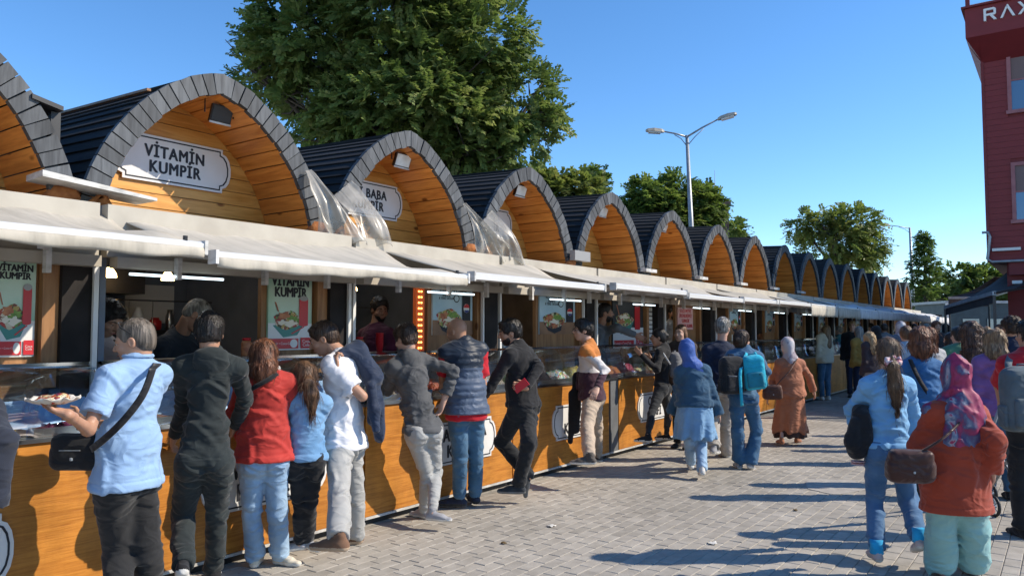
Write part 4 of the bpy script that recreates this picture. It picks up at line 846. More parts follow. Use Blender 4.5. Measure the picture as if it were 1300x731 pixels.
# R A X as cut letters standing on the terrace edge
def letter(polys, x, z, s, name='letter'):
    mb_ = MB()
    for p in polys: mb_.prism([(x+a*s, -.68, z+b*s) for a, b in p], (0, .058, 0))
    mb_.build(name, mk, rb)
th = .17; lz = bxat(1262, 36)[1]; lx = xo+.42; s = .32
letter([[(0, 0), (th, 0), (th, 1), (0, 1)], [(th, 1), (.72, 1), (.85, .87), (.85, .55), (.72, .42), (th, .42), (th, .42+.0), (.60, .57), (.68, .6), (.68, .80), (.62, .84), (th, .84)][:0] or [(th, .84), (.62, .84), (.85, .88), (.72, 1), (th, 1)], [(.68, .55), (.85, .5), (.85, .88), (.68, .86)], [(th, .40), (.74, .40), (.85, .5), (.68, .56), (th, .56)], [(.42, .40), (.62, .40), (.90, 0), (.70, 0)]], lx, lz, s)
letter([[(0, 0), (.17, 0), (.50, .80), (.46, 1)], [(.54, 1), (.46, 1), (.46, .80), (.83, 0), (1.0, 0)]], lx+.36, lz, s)
letter([[(0, 0), (.20, 0), (.95, 1), (.75, 1)], [(0, 1), (.20, 1), (.44, .62), (.36, .50)], [(.50, .40), (.58, .52), (.95, 0), (.75, 0)]], lx+.74, lz, s)
dp = MB(); a0 = bxat(1247, 296); a1 = bxat(1254, 300); a2 = bxat(1257, 332)
dp.tube([(a0[0], -.12, a0[1]), (a0[0]+.14, -.12, a0[1]), (a0[0]+.18, -.12, a0[1]-.12), (a2[0]-.05, -.12, a2[1]+.06), (a2[0]+.05, -.12, a2[1]-.02), (6, -.12, a2[1]-.02)], .035, 8); dp.build('gutter_pipe', M['galv'], rb, True)
wb = bxat(1260, 317); MB().box(wb[0], wb[0]+.62, -.14, -.05, wb[1]-.05, wb[1]+.02).build('wall_lamp', M['white'], rb)
# ground floor: recessed pillars and a dark shop front
MB().box(1.0, 14, 1.0, 9, 0, zb).build('ground_floor', mat('shop_dark', (.03, .032, .036), .4), rb)
MB().box(.38, .95, .3, .9, 0, zb).build('corner_pillar', M['clad'], rb); MB().box(.44, 3, -.02, .28, zb-.35, zb-.003).build('fascia', M['cladd'], rb)
MB().box(.50, .72, -.06, -.02, zb-.58, zb-.50).build('bracket_lamp', M['white'], rb)
# dark awnings left of the building, sheds and a lit menu beyond
M['awn_d'] = mat('dark_awning', (.030, .018, .016), .8, (.045, .028, .025), 4)
def awn(pts_a, pts_b, drop, label):
    o = empty('dark_awning', (0, 0, 0), 0, label, 'awning'); a, b_, c_, d_ = [np.array(p) for p in pts_a+pts_b]; ctr = (a+b_+c_+d_)/4; ctr[2] = 0; o.location = ctr
    g = [[(a+(b_-a)*t)+((c_+(d_-c_)*t)-(a+(b_-a)*t))*s+np.array([0, 0, -.12*math.sin(s*math.pi)])-ctr for t in np.linspace(0, 1, 8)] for s in np.linspace(0, 1, 8)]
    MB().sheet(g, .01).build('canvas', M['awn_d'], o, True); MB().bar(c_-ctr, d_-ctr, .07, .09).build('front_bar', M['galv'], o)
    MB().sheet([[c_-ctr+(d_-c_)*t+np.array([0, 0, -.05-q*drop]) for t in np.linspace(0, 1, 16)] for q in (0, 1)], .008).build('valance', M['awn_d'], o)
    for e, w__ in ((a, c_), (b_, d_)): MB().bar(e-ctr-np.array([0, 0, .35]), w__-ctr, .05).build('arm', M['dsteel'], o)
    for e in (c_, d_): MB().bar(e-ctr-np.array([0, 0, .05]), (e[0]-ctr[0], e[1]-ctr[1], 0), .06).build('awning_post', M['dsteel'], o)
awn([at_depth(1282, 343, 21.5), at_depth(1330, 343, 20)], [at_depth(1200, 390, 22), at_depth(1262, 372, 17.5)], .18, 'dark brown folding awning sloping down left of the red building')
awn([at_depth(1262, 352, 28), at_depth(1300, 352, 28)], [at_depth(1205, 378, 30), at_depth(1255, 378, 27)], .25, 'second dark awning farther down beyond the sloping one')
M['tealp'] = mat('teal_panel', (.05, .085, .095), .5, (.035, .06, .07), 3)
c = at_depth(1215, 400, 38); sh = empty('service_shed', (c[0]+1.0, c[1], 0), YAW, 'flat roofed grey green shed with white corner posts', 'shed')
MB().box(-1.6, 3.2, 0, 3, 0, 2.95).build('wall', M['tealp'], sh); MB().box(-1.75, 3.3, -.1, 3.1, 2.952, 3.08).build('roof', M['galv'], sh); MB().box(-1.72, -1.60, -.12, -.02, 0, 2.95).build('corner_post', M['white'], sh)
for a in (-.9, .3, 1.5): MB().box(a, a+.8, -.04, -.003, 1.0, 2.2).build('window', M['wglass'], sh)
c = at_depth(1172, 406, 36); mn = empty('lit_menu_frame', (c[0], c[1], 0), YAW, 'row of slanted yellow light bars under the shed awning', 'light'); 
for i in range(4): MB().bar((-.75+i*.30, 0, c[2]-.10), (-.40+i*.30, 0, c[2]+.14), .035).build('light_bar', M.setdefault('yel', mat('yellow_light', (.9, .6, .1), .5, emit=(1, .62, .08, 1.6))), mn)
MB().box(-.9, .9, .03, .08, c[2]-.25, c[2]+.25).build('frame', M['black'], mn); MB().box(-.06, .06, .03, .09, 0, c[2]-.26).build('frame_post', M['black'], mn)
# a dark far wall closing the end of the lane
mb = MB(); c = at_depth(1165, 400, 58); tag(mb.box(c[0]-9, c[0]+16, c[1], c[1]+.3, 0, 3.0).build('far_wall', mat('far_wall', (.07, .065, .06), .9, (.04, .04, .04), 2)), 'dark low wall closing the far end of the lane', 'wall')
# ------------------------------------------------------------------ people: bodies and clothes grown as smooth fields, then meshed
def nrm(v): v = np.array(v, float); return v/(np.linalg.norm(v)+1e-9)
class Field:
    def __init__(s, lo, hi, res):
        s.lo = np.array(lo, float); s.res = res; s.n = np.maximum(np.ceil((np.array(hi)-s.lo)/res).astype(int)+1, 4); s.F = np.full(s.n, .5, np.float32)
        s.ax = [(s.lo[i]+np.arange(s.n[i])*res).astype(np.float32) for i in range(3)]
    def _blk(s, lo, hi, m=.07):
        a = np.clip(((lo-m-s.lo)/s.res).astype(int), 0, s.n); b = np.clip(((hi+m-s.lo)/s.res).astype(int)+2, 0, s.n)
        if (b <= a).any(): return None
        sl = tuple(slice(a[i], b[i]) for i in range(3)); X = s.ax[0][sl[0]][:, None, None]; Y = s.ax[1][sl[1]][None, :, None]; Z = s.ax[2][sl[2]][None, None, :]
        return sl, X, Y, Z
    def _join(s, sl, d, k, sub=False):
        F = s.F[sl]
        if sub: s.F[sl] = np.maximum(F, -d) if k <= 0 else np.maximum(F, -d)+np.maximum(k-np.abs(F+d), 0)**2/(4*k); return s
        if k <= 0: s.F[sl] = np.minimum(F, d)
        else: s.F[sl] = np.minimum(F, d)-np.maximum(k-np.abs(F-d), 0)**2/(4*k)
        return s
    def cone(s, a, b, ra, rb, k=.03, sub=False, flat=None):
        """tapered limb; flat=(axis, factor) squashes it across one direction"""
        a = np.array(a, float); b = np.array(b, float); r = max(ra, rb); q = s._blk(np.minimum(a, b)-r, np.maximum(a, b)+r)
        if q is None: return s
        sl, X, Y, Z = q; e = b-a; L = e@e+1e-9; x, y, z = X-a[0], Y-a[1], Z-a[2]; t = np.clip((x*e[0]+y*e[1]+z*e[2])/L, 0, 1)
        dx, dy, dz = x-t*e[0], y-t*e[1], z-t*e[2]; d2 = dx*dx+dy*dy+dz*dz
        if flat is not None:
            n, f = flat; p = dx*n[0]+dy*n[1]+dz*n[2]; d2 = d2+(f*f-1)*p*p
        return s._join(sl, np.sqrt(d2)-(ra+(rb-ra)*t), k, sub)
    def ell(s, c, r, R=None, k=.03, sub=False):
        """ellipsoid; rows of R are its axes"""
        c = np.array(c, float); r = np.array(r, float); R = np.eye(3) if R is None else np.array(R); e = np.sqrt(((R*r[:, None])**2).sum(0)); q = s._blk(c-e, c+e)
        if q is None: return s
        sl, X, Y, Z = q; x, y, z = X-c[0], Y-c[1], Z-c[2]; u = [R[i, 0]*x+R[i, 1]*y+R[i, 2]*z for i in range(3)]
        k0 = np.sqrt(sum((u[i]/r[i])**2 for i in range(3))); k1 = np.sqrt(sum((u[i]/r[i]**2)**2 for i in range(3)))+1e-6
        return s._join(sl, (k0*(k0-1)/k1).astype(np.float32), k, sub)
    def rbox(s, c, half, r, R=None, k=.01, sub=False):
        c = np.array(c, float); R = np.eye(3) if R is None else np.array(R); half = np.array(half, float); e = np.abs(R*half[:, None]).sum(0); q = s._blk(c-e, c+e)
        if q is None: return s
        sl, X, Y, Z = q; x, y, z = X-c[0], Y-c[1], Z-c[2]; u = [np.abs(R[i, 0]*x+R[i, 1]*y+R[i, 2]*z)-(half[i]-r) for i in range(3)]
        return s._join(sl, (np.sqrt(sum(np.maximum(v, 0)**2 for v in u))+np.minimum(np.maximum(np.maximum(u[0], u[1]), u[2]), 0)-r).astype(np.float32), k, sub)
    def below(s, p, n):
        """keep only the side of the plane where (x-p).n < 0"""
        n = nrm(n); p = np.array(p, float); d = (s.ax[0]-p[0])[:, None, None]*n[0]+(s.ax[1]-p[1])[None, :, None]*n[1]+(s.ax[2]-p[2])[None, None, :]*n[2]
        s.F = np.maximum(s.F, d.astype(np.float32)); return s
    def wrinkle(s, amp, sc=(9, 9, 16), seed=0, band=.035, zones=None, ridged=True, shear=.8, cr=None):
        i, j, k = np.where(np.abs(s.F) < band)
        if len(i) == 0: return s
        x, y, z = s.ax[0][i], s.ax[1][j], s.ax[2][k]
        if ridged:
            w = vnoise(x*2.5+seed, y*2.5+3, z*2.5)*1.6; w2 = vnoise(x*4+seed+9, y*4+31, z*4)*.9
            n = vnoise(x*sc[0]*.38+seed*3.1+w+40, y*sc[1]*.38+w2+40, (z+shear*.7*x+shear*.4*y)*sc[2]*.50+w2*.5+40); n2 = vnoise(x*sc[0]*.7+w+40, y*sc[1]*.7+seed+40, (z-shear*.9*x-.4*y)*sc[2]*.85+w+40); mk = np.clip(vnoise(x*3+seed+60, y*3+60, z*3+60)*2.4-.7, 0, 1)
            h = 1.5*(1-np.abs(2*n-1))**2.5*(.35+.65*mk)+.75*(1-np.abs(2*n2-1))**3*mk-.7
        else:
            h = vnoise(x*sc[0]+seed+40, y*sc[1]+40, z*sc[2]+40)+.5*vnoise(x*sc[0]*2.2+40, y*sc[1]*2.2+40, z*sc[2]*2.2+40)-.75
        g = np.ones(len(i), np.float32)
        if zones:
            g[:] = .55
            for c, r, q in zones: g = np.maximum(g, q*np.exp(-(((x-c[0])**2+(y-c[1])**2+(z-c[2])**2)/r**2)))
        d = amp*g*h
        if cr:
            q = np.maximum(s.res/.0085, 1)**.5
            for c, n_, w_, R_, A_ in cr:
                a = x-c[0]; b = y-c[1]; e = z-c[2]; r2 = a*a+b*b+e*e; m = r2 < (2.2*R_)**2
                if not m.any(): continue
                a, b, e, r2 = a[m], b[m], e[m], r2[m]; u = (a*n_[0]+b*n_[1]+e*n_[2]); u = u+.9*(r2/R_)*.16; u /= w_*q
                d[m] += .9*A_*(np.exp(-u*u)-.65*np.exp(-(u-1.7)**2/1.6))*np.exp(-r2/R_**2)
        s.F[i, j, k] -= d.astype(np.float32); return s
    def band(s, z0, z1, d):
        """a strip standing proud (+) or sunk (-) between two heights"""
        z = s.ax[2]; m = (z >= z0) & (z < z1); s.F[:, :, m] -= np.float32(d); return s
    def patch(s, c, lat, up, half_w, half_h, d, back):
        """a pocket-like piece: raised where lateral and height fall in the patch, on the back side only"""
        X = s.ax[0][:, None, None]-c[0]; Y = s.ax[1][None, :, None]-c[1]; Z = s.ax[2][None, None, :]-c[2]; l = X*lat[0]+Y*lat[1]; b = X*back[0]+Y*back[1]
        s.F = np.where((np.abs(l) < half_w) & (np.abs(Z) < half_h-.25*np.maximum(np.abs(l)-half_w*.4, 0)*(Z < 0)) & (b > 0), s.F-np.float32(d), s.F); return s
    def mesh(s, name, mats, matfn=None, smooth=True):
        F = s.F; F = F.copy(); F[0], F[-1] = .5, .5; F[:, 0], F[:, -1] = .5, .5; F[:, :, 0], F[:, :, -1] = .5, .5
        S_ = F < 0; nx, ny, nz = F.shape
        c8 = [S_[dx:nx-1+dx, dy:ny-1+dy, dz:nz-1+dz] for dx in (0, 1) for dy in (0, 1) for dz in (0, 1)]
        cnt = sum(c.astype(np.int8) for c in c8); act = (cnt > 0) & (cnt < 8); ci = np.stack(np.where(act), 1); idm = np.full(act.shape, -1, np.int32); idm[act] = np.arange(len(ci))
        acc = np.zeros((len(ci), 3)); w = np.zeros(len(ci)); off = np.array([(dx, dy, dz) for dx in (0, 1) for dy in (0, 1) for dz in (0, 1)])
        val = [F[ci[:, 0]+o[0], ci[:, 1]+o[1], ci[:, 2]+o[2]] for o in off]
        for a in range(8):
            for b in range(a+1, 8):
                if np.abs(off[a]-off[b]).sum() != 1: continue
                m = (val[a] < 0) != (val[b] < 0); t = val[a]/(val[a]-val[b]+1e-12); p = off[a]+(off[b]-off[a])*t[:, None]; acc[m] += p[m]; w[m] += 1
        V = s.lo+(ci+acc/w[:, None])*s.res; Q = []
        for ax in range(3):
            o1, o2 = [(1, 2), (2, 0), (0, 1)][ax]; A = S_; sh = [0, 0, 0]; sh[ax] = 1
            lo = A[:nx-1 if ax == 0 else nx, :ny-1 if ax == 1 else ny, :nz-1 if ax == 2 else nz]; hi = A[sh[0]:, sh[1]:, sh[2]:]
            e = np.stack(np.where(lo != hi), 1); e = e[(e[:, o1] > 0) & (e[:, o2] > 0)]; inside = A[e[:, 0], e[:, 1], e[:, 2]]
            d1 = np.zeros(3, int); d1[o1] = 1; d2 = np.zeros(3, int); d2[o2] = 1
            q = np.stack([idm[tuple((e-d1-d2).T)], idm[tuple((e-d2).T)], idm[tuple(e.T)], idm[tuple((e-d1).T)]], 1); q[~inside] = q[~inside][:, ::-1]; Q.append(q)
        Q = np.concatenate(Q); me = bpy.data.meshes.new(name); me.vertices.add(len(V)); me.vertices.foreach_set('co', V.astype(np.float32).ravel())
        me.loops.add(len(Q)*4); me.loops.foreach_set('vertex_index', Q.astype(np.int32).ravel()); me.polygons.add(len(Q)); me.polygons.foreach_set('loop_start', np.arange(len(Q), dtype=np.int32)*4)
        mats = mats if isinstance(mats, (list, tuple)) else [mats]
        for m in mats: me.materials.append(m)
        me.update(calc_edges=True)
        if smooth: me.polygons.foreach_set('use_smooth', np.ones(len(Q), bool))
        if matfn is not None:
            cen = V[Q].mean(1); me.polygons.foreach_set('material_index', np.asarray(matfn(cen), np.int32))
        return me
def join_meshes(name, ms, mat_):
    v, f, n = [], [], 0
    for m in ms:
        a = np.empty(len(m.vertices)*3, np.float32); m.vertices.foreach_get('co', a); q = np.empty(len(m.loops), np.int32); m.loops.foreach_get('vertex_index', q)
        v.append(a.reshape(-1, 3)); f.append(q+n); n += len(m.vertices)
    V = np.concatenate(v); Q = np.concatenate(f); me = bpy.data.meshes.new(name); me.vertices.add(len(V)); me.vertices.foreach_set('co', V.ravel()); me.loops.add(len(Q)); me.loops.foreach_set('vertex_index', Q)
    me.polygons.add(len(Q)//4); me.polygons.foreach_set('loop_start', np.arange(len(Q)//4, dtype=np.int32)*4); me.materials.append(mat_); me.update(calc_edges=True); me.polygons.foreach_set('use_smooth', np.ones(len(Q)//4, bool)); return me
def skin(name, c):
    m = mat(name, tuple(np.array(c)*.88), .5, c, 14, 5, bump=.05, bscale=120, spec=.4); b = m.node_tree.nodes['Principled BSDF']; b.inputs['Subsurface Weight'].default_value = .06; b.inputs['Subsurface Scale'].default_value = .01; return m
SK = {'light': skin('skin_light', (.56, .33, .24)), 'tan': skin('skin_tan', (.44, .235, .15)), 'dark': skin('skin_olive', (.35, .18, .115))}
def creased(m, k=.30):
    """folds too fine for the mesh: ridges of a bent noise, as relief under the weave"""
    t = m.node_tree; b = t.nodes['Principled BSDF']; tc = t.nodes.new('ShaderNodeTexCoord'); mp = t.nodes.new('ShaderNodeMapping'); mp.inputs['Scale'].default_value = (1, 1, 1.7); mp.inputs['Rotation'].default_value = (.3, .5, 0); t.links.new(tc.outputs['Object'], mp.inputs[0])
    n = t.nodes.new('ShaderNodeTexNoise'); n.inputs['Scale'].default_value = 5; n.inputs['Detail'].default_value = 2; n.inputs['Distortion'].default_value = .6; t.links.new(mp.outputs[0], n.inputs[0])
    a = t.nodes.new('ShaderNodeMath'); a.operation = 'SUBTRACT'; a.inputs[1].default_value = .5; t.links.new(n.outputs[0], a.inputs[0]); ab = t.nodes.new('ShaderNodeMath'); ab.operation = 'ABSOLUTE'; t.links.new(a.outputs[0], ab.inputs[0])
    r = t.nodes.new('ShaderNodeMapRange'); r.inputs[1].default_value = 0; r.inputs[2].default_value = .16; r.inputs[3].default_value = 1; r.inputs[4].default_value = 0; t.links.new(ab.outputs[0], r.inputs[0])
    bp = t.nodes.new('ShaderNodeBump'); bp.inputs['Strength'].default_value = k; bp.inputs['Distance'].default_value = .025; t.links.new(r.outputs[0], bp.inputs['Height'])
    l = b.inputs['Normal'].links
    if l: t.links.new(l[0].from_socket, bp.inputs['Normal'])
    t.links.new(bp.outputs[0], b.inputs['Normal']); return m
def cloth(name, c, var=.18, rough=.85, sc=7, fine=220, sheen=.15):
    key = 'cl_'+name
    if key not in M: M[key] = creased(mat(name, tuple(np.array(c)*(1-var)), rough, tuple(np.minimum(np.array(c)*(1+var), 1)), sc, 6, bump=.12, bscale=fine, sheen=sheen, spec=.25))
    return M[key]
def denim(name, c, fade):
    key = 'cl_'+name
    if key not in M: M[key] = creased(mat(name, c, .85, fade, 5, 8, bump=.25, bscale=160, sheen=.2, spec=.2, mixpos=(.35, .68)), .3)
    return M[key]
def hairmat(name, a, b, sx=30):
    key = 'h_'+name
    if key not in M: M[key] = mat(name, a, .42, b, 1, 5, bump=.9, bscale=2.0, stretch=(sx*1.6, sx*1.6, 5), mixpos=(.38, .62), spec=.35)
    return M[key]
RES_CUT = 0
class Person:
    """figure in its own frame: u to the right of the view, v away from it, w up; root stands on the ground"""
    def __init__(s, foot, top, yaw=0, girth=1.0, female=False, label='', plane=None, group=None, H=None, lean=(0, 0), neck=None, pel=None, skin='tan', detail=1.0, z0=0.0, dist=None, **J):
        if plane is not None: p = on_x(foot, 400, plane); p = np.array([p[0], p[1], z0])
        elif dist is not None: p = at_depth(foot, 400, dist); p = np.array([p[0], p[1], z0])
        else: p = ground(*foot)
        s.p = p; s.Z0 = (p-CAM)@FWH; s.X0 = (p-CAM)@RT; s.px = foot if np.isscalar(foot) else foot[0]
        tp = at_depth(s.px, top, s.Z0)[2]; s.H = H or (tp-z0); H = s.H; s.k = H/1.75; k = s.k; s.g = girth; s.female = female; s.det = detail; s.J = J
        s.root = empty('person', p, YAW, label, 'person', group); s.z0 = z0
        yw = math.radians(yaw); s.f = np.array([-math.sin(yw), math.cos(yw), 0]); s.l = np.array([-math.cos(yw), -math.sin(yw), 0]); s.up = np.array([0, 0, 1.])
        s.res = max(.0085, s.Z0*.00165)/detail; s.skin = SK[skin]; s.px2m = s.Z0/FPX
        s.pel = s.at(pel[0], pel[1], pel[2] if len(pel) > 2 else 0) if pel else np.array([0, 0, .53*H])
        s.neck = s.at(neck[0], neck[1], neck[2] if len(neck) > 2 else 0) if neck else s.pel+np.array([lean[0], lean[1], .295*H])
        s.sp = nrm(s.neck-s.pel); fr = nrm(s.f-s.sp*(s.f@s.sp)); lf = np.cross(s.sp, fr); s.tf, s.tl = fr, lf
        R = np.array([lf, fr, s.sp]); s.R = R; sw = (.148 if female else .170)*k*(.6+.4*girth); s.sw = sw; n = s.neck
        s.shL = n-s.sp*.072*k+lf*sw; s.shR = n-s.sp*.072*k-lf*sw
        hw = .082*k; s.hipL = s.pel+s.l*hw-np.array([0, 0, .03*k]); s.hipR = s.pel-s.l*hw-np.array([0, 0, .03*k])
        UA, FA, TH, SH = .172*H, .150*H, .243*H, .238*H
        def chain(st, key, L, dflt, sgn=1):
            v = J.get(key)
            if v is None: return st+nrm(dflt)*L
            if len(v) == 3 and not isinstance(v[2], str): return s.at(v[0], v[1], v[2])
            return s.reach(st, v[0], v[1], L, v[2] if len(v) > 2 else 'a')
        dn = -s.up
        s.elL = chain(s.shL, 'le', UA, dn*1+s.l*.16-s.f*.08); s.elR = chain(s.shR, 're', UA, dn*1-s.l*.16-s.f*.08)
        s.wrL = chain(s.elL, 'lw', FA, dn*1+s.f*.30+s.l*.02); s.wrR = chain(s.elR, 'rw', FA, dn*1+s.f*.30-s.l*.02)
        s.knL = chain(s.hipL, 'lk', TH, dn*1+s.f*.06+s.l*.01); s.knR = chain(s.hipR, 'rk', TH, dn*1+s.f*.06-s.l*.01)
        s.anL = chain(s.knL, 'la', SH, dn*1-s.f*.05); s.anR = chain(s.knR, 'ra', SH, dn*1-s.f*.05)
        for a in ('anL', 'anR'):
            q = getattr(s, a)
            if 'la' not in J and 'ra' not in J: q[2] = .075*k
            else: q[2] = max(q[2], .072*k)
        hy = math.radians(J.get('hyaw', yaw)); hp = math.radians(J.get('hpitch', 0)); hr = math.radians(J.get('hroll', 0))
        hf = np.array([-math.sin(hy)*math.cos(hp), math.cos(hy)*math.cos(hp), math.sin(hp)]); hl = np.array([-math.cos(hy), -math.sin(hy), 0.]); hu = np.cross(hl, hf)*-1; hu = np.cross(hf, -hl) if hu[2] < 0 else hu
        hl2 = hl*math.cos(hr)+hu*math.sin(hr); hu2 = hu*math.cos(hr)-hl*math.sin(hr); s.hf, s.hl, s.hu = hf, hl2, hu2; s.hs = (.6+.4*k) if H > 1.45 else .93
        s.head = s.at(J['head'][0], J['head'][1], J['head'][2] if len(J['head']) > 2 else s.neck[1]) if 'head' in J else s.neck+s.sp*.055*H+s.up*.030*H+fr*.015
        s.HR = np.array([hl2, hf, hu2]); s.seed = int(abs(p[0]*37+p[1]*91)) % 97
    def at(s, px, py, v=0.0):
        q = at_depth(px, py, s.Z0+v)-np.array([s.p[0], s.p[1], s.z0]); return np.array([q@RT, q@FWH, q[2]])
    def reach(s, st, px, py, L, side):
        """the point seen at (px, py) that lies L from st, on the far ('a') or near ('t') side"""
        best = None; vs = np.linspace(st[1]-L, st[1]+L, 61); e = [abs(np.linalg.norm(s.at(px, py, v)-st)-L) for v in vs]; e = np.array(e)
        m = vs >= st[1] if side == 'a' else vs <= st[1]; e2 = np.where(m, e, 9); v = vs[np.argmin(e2)]; q = s.at(px, py, v); d = np.linalg.norm(q-st)
        return st+(q-st)/d*min(max(d, L*.8), L*1.15)
    def bounds(s, pts, m): a = np.array(pts); return a.min(0)-m, a.max(0)+m
    def torso(s, F, add=0.0, loose=0.0, k=.05):
        g = s.g; K = s.k; a = add; P, N, R = s.pel, s.neck, s.R; w = .90 if not s.female else .84; hipw = .95 if not s.female else 1.02
        F.ell(P+(N-P)*.70, np.array([.160*w*g+a, .112*g+a, .19])*K, R, k); F.ell(P+(N-P)*.86-s.tf*.005, np.array([.15*w*(.5+.5*g)+a, .085+a, .095])*K, R, k)
        F.ell(P+(N-P)*.34+s.tf*.012*g, np.array([(.138*w*g*g+a+loose), .108*g*g+a+loose, .17])*K, R, k); F.ell(P+np.array([0, 0, -.01]), np.array([.158*g*hipw+a+loose, .115*g+a+loose, .13])*K, s.R, k)
        if s.female: 
            for q in (1, -1): F.ell(P+(N-P)*.66+s.tf*.085*g+s.tl*q*.062, np.array([.058, .055, .06])*K*g+a*.5, R, .04)
    def shoulders(s, F, add=0.0):
        K = s.k
        for sh in (s.shL, s.shR): F.cone(s.neck-s.sp*.004*K-s.tf*.01, sh+s.sp*.005, .046*K+add, .050*K+add, .05)
    def arm(s, F, side, add=0.0, frac=1.0, fold=0.0, k=.03):
        K = s.k*(.62+.3*s.g)*(.9 if s.female else 1); sh, el, wr = (s.shL, s.elL, s.wrL) if side == 'L' else (s.shR, s.elR, s.wrR)
        UA = np.linalg.norm(el-sh); FA = np.linalg.norm(wr-el); T = frac*(UA+FA)
        if T <= UA: F.cone(sh, sh+(el-sh)*T/UA, .054*K+add, .047*K+add+fold, k)
        else: F.cone(sh, el, .054*K+add, .041*K+add, k); F.cone(el, el+(wr-el)*(T-UA)/FA, .041*K+add, .028*K+add+fold, .02)
    def leg(s, F, side, add=0.0, top=.088, kn=.055, an=.038, frac=1.0, k=.035, hem=0.0):
        K = s.k*(.6+.4*s.g); h, kk, a = (s.hipL, s.knL, s.anL) if side == 'L' else (s.hipR, s.knR, s.anR)
        F.cone(h+(0, 0, -.01), kk, top*K+add, kn*K+add, k); e = kk+(a-kk)*frac; F.cone(kk, e, kn*K+add, an*K+add+hem, .025)
    def glute(s, F, add=0):
        for h in (s.hipL, s.hipR): F.ell(h-s.f*.045*s.k+np.array([0, 0, .01]), np.array([.078, .078, .09])*s.k*(.55+.45*s.g)+add, None, .04)
    def calf(s, F, side, add=0):
        kk, a = (s.knL, s.anL) if side == 'L' else (s.knR, s.anR); c = kk+(a-kk)*.3-s.f*.012; F.cone(c, kk+(a-kk)*.55-s.f*.006, .047*s.k+add, .040*s.k+add, .03)
    def body(s, hands=True, face=True):
        pts = [s.head+s.hu*.16, s.head-s.hu*.2, s.shL, s.shR, s.elL, s.elR, s.wrL, s.wrR, s.pel, s.knL, s.knR, s.anL, s.anR, s.head+s.hf*.1, s.head-s.hf*.1]
        lo, hi = s.bounds(pts, .14); r = s.res*1.1; F = Field(lo, hi, r); s.torso(F, -.026); s.shoulders(F, -.016)
        for q in 'LR': s.arm(F, q, -.004); s.leg(F, q, -.016, an=.044)
        s.glute(F, -.03); F.cone(s.neck-s.sp*.02, s.head-s.hu*.07-s.hf*.02, .060*s.k, .056*s.k, .02); F.ell(s.head, (.06, .08, .09), s.HR, .02)
        for q in (s.anL, s.anR): F.ell(q-(0, 0, .01), (.026, .034, .03), None, .02)
        ms = [F.mesh('b', s.skin)]
        # head
        h = s.hs; H0 = s.head; L, Fw, U = s.hl, s.hf, s.hu; hr = max(.0062, s.Z0*.0011); lo, hi = s.bounds([H0], .20); G_ = Field(lo, hi, hr); R = s.HR
        def X(a, b, c): return H0+(L*a+Fw*b+U*c)*h
        G_.ell(X(0, -.012, .028), np.array([.074, .096, .092])*h, R, .02); G_.ell(X(0, .028, -.035), np.array([.058, .066, .078])*h, R, .03); G_.ell(X(0, .052, -.088), np.array([.030, .026, .024])*h, R, .03)
        G_.ell(X(0, .070, .022), np.array([.050, .022, .016])*h, R, .02)
        for q in (1, -1):
            G_.ell(X(q*.030, .096, .004), np.array([.017, .013, .010])*h, R, .012, True); G_.ell(X(q*.030, .084, .0095), np.array([.0140, .0085, .006])*h, R, .004); G_.ell(X(q*.030, .083, -.005), np.array([.0135, .0075, .0045])*h, R, .004)
            G_.ell(X(q*.040, .066, -.028), np.array([.022, .022, .018])*h, R, .02); G_.ell(X(q*.075, -.006, -.008), np.array([.009, .020, .031])*h, R, .006); G_.ell(X(q*.082, -.002, -.006), np.array([.006, .012, .020])*h, R, .004, True)
        G_.cone(X(0, .088, .012), X(0, .112, -.022), .009*h, .0125*h, .012); G_.ell(X(0, .098, -.028), np.array([.017, .012, .009])*h, R, .008)
        G_.ell(X(0, .088, -.056), np.array([.024, .011, .0065])*h, R, .006); G_.ell(X(0, .086, -.067), np.array([.020, .011, .007])*h, R, .006); G_.ell(X(0, .099, -.0610), np.array([.026, .006, .0018])*h, R, .002, True)
        G_.cone(X(0, -.025, -.055), s.neck+s.sp*.0, .053*s.k, .058*s.k, .03); ms.append(G_.mesh('h', s.skin))
        if hands:
            for sd in 'LR': ms.append(s.hand(sd))
        o = link('body', join_meshes('body', ms, s.skin), s.root); s.bodyo = o
        if face and s.facing():
            e = MB(); 
            for q in (1, -1): 
                c = X(q*.030, .0825, .003); e.lathe(c, [(.0005, -.007*h), (.006*h, -.0045*h), (.0088*h, 0), (.006*h, .0045*h), (.0005, .007*h)], 10)
            eo = e.build('eyes', M.setdefault('eye', mat('eye', (.55, .52, .5), .2)), o, True); e = MB()
            for q in (1, -1): c = X(q*.030, .0880, .002); e.lathe(c, [(.0005, -.0055*h), (.005*h, -.003*h), (.0055*h, 0), (.005*h, .003*h), (.0005, .0055*h)], 8)
            e.build('irises', M.setdefault('iris', mat('iris', (.03, .018, .012), .2)), o, True)
            b = MB()
            for q in (1, -1): b.tube([X(q*.014, .094, .024), X(q*.032, .093, .030), X(q*.050, .080, .024)], [.004*h, .0045*h, .002*h], 6)
            b.build('eyebrows', s.browm if hasattr(s, 'browm') else M.setdefault('brow', mat('brow', (.03, .02, .015), .8)), o, True)
            b = MB(); b.tube([X(-.022, .0975, -.0605), X(-.008, .101, -.059), X(.008, .101, -.059), X(.022, .0975, -.0605)], [.002*h, .0042*h, .0042*h, .002*h], 6); b.build('lips', M.setdefault('lip', mat('lip', (.36, .13, .10), .5)), o, True)
        return o
    def facing(s): return s.hf@nrm([-s.X0, -s.Z0, 0]) > -.45
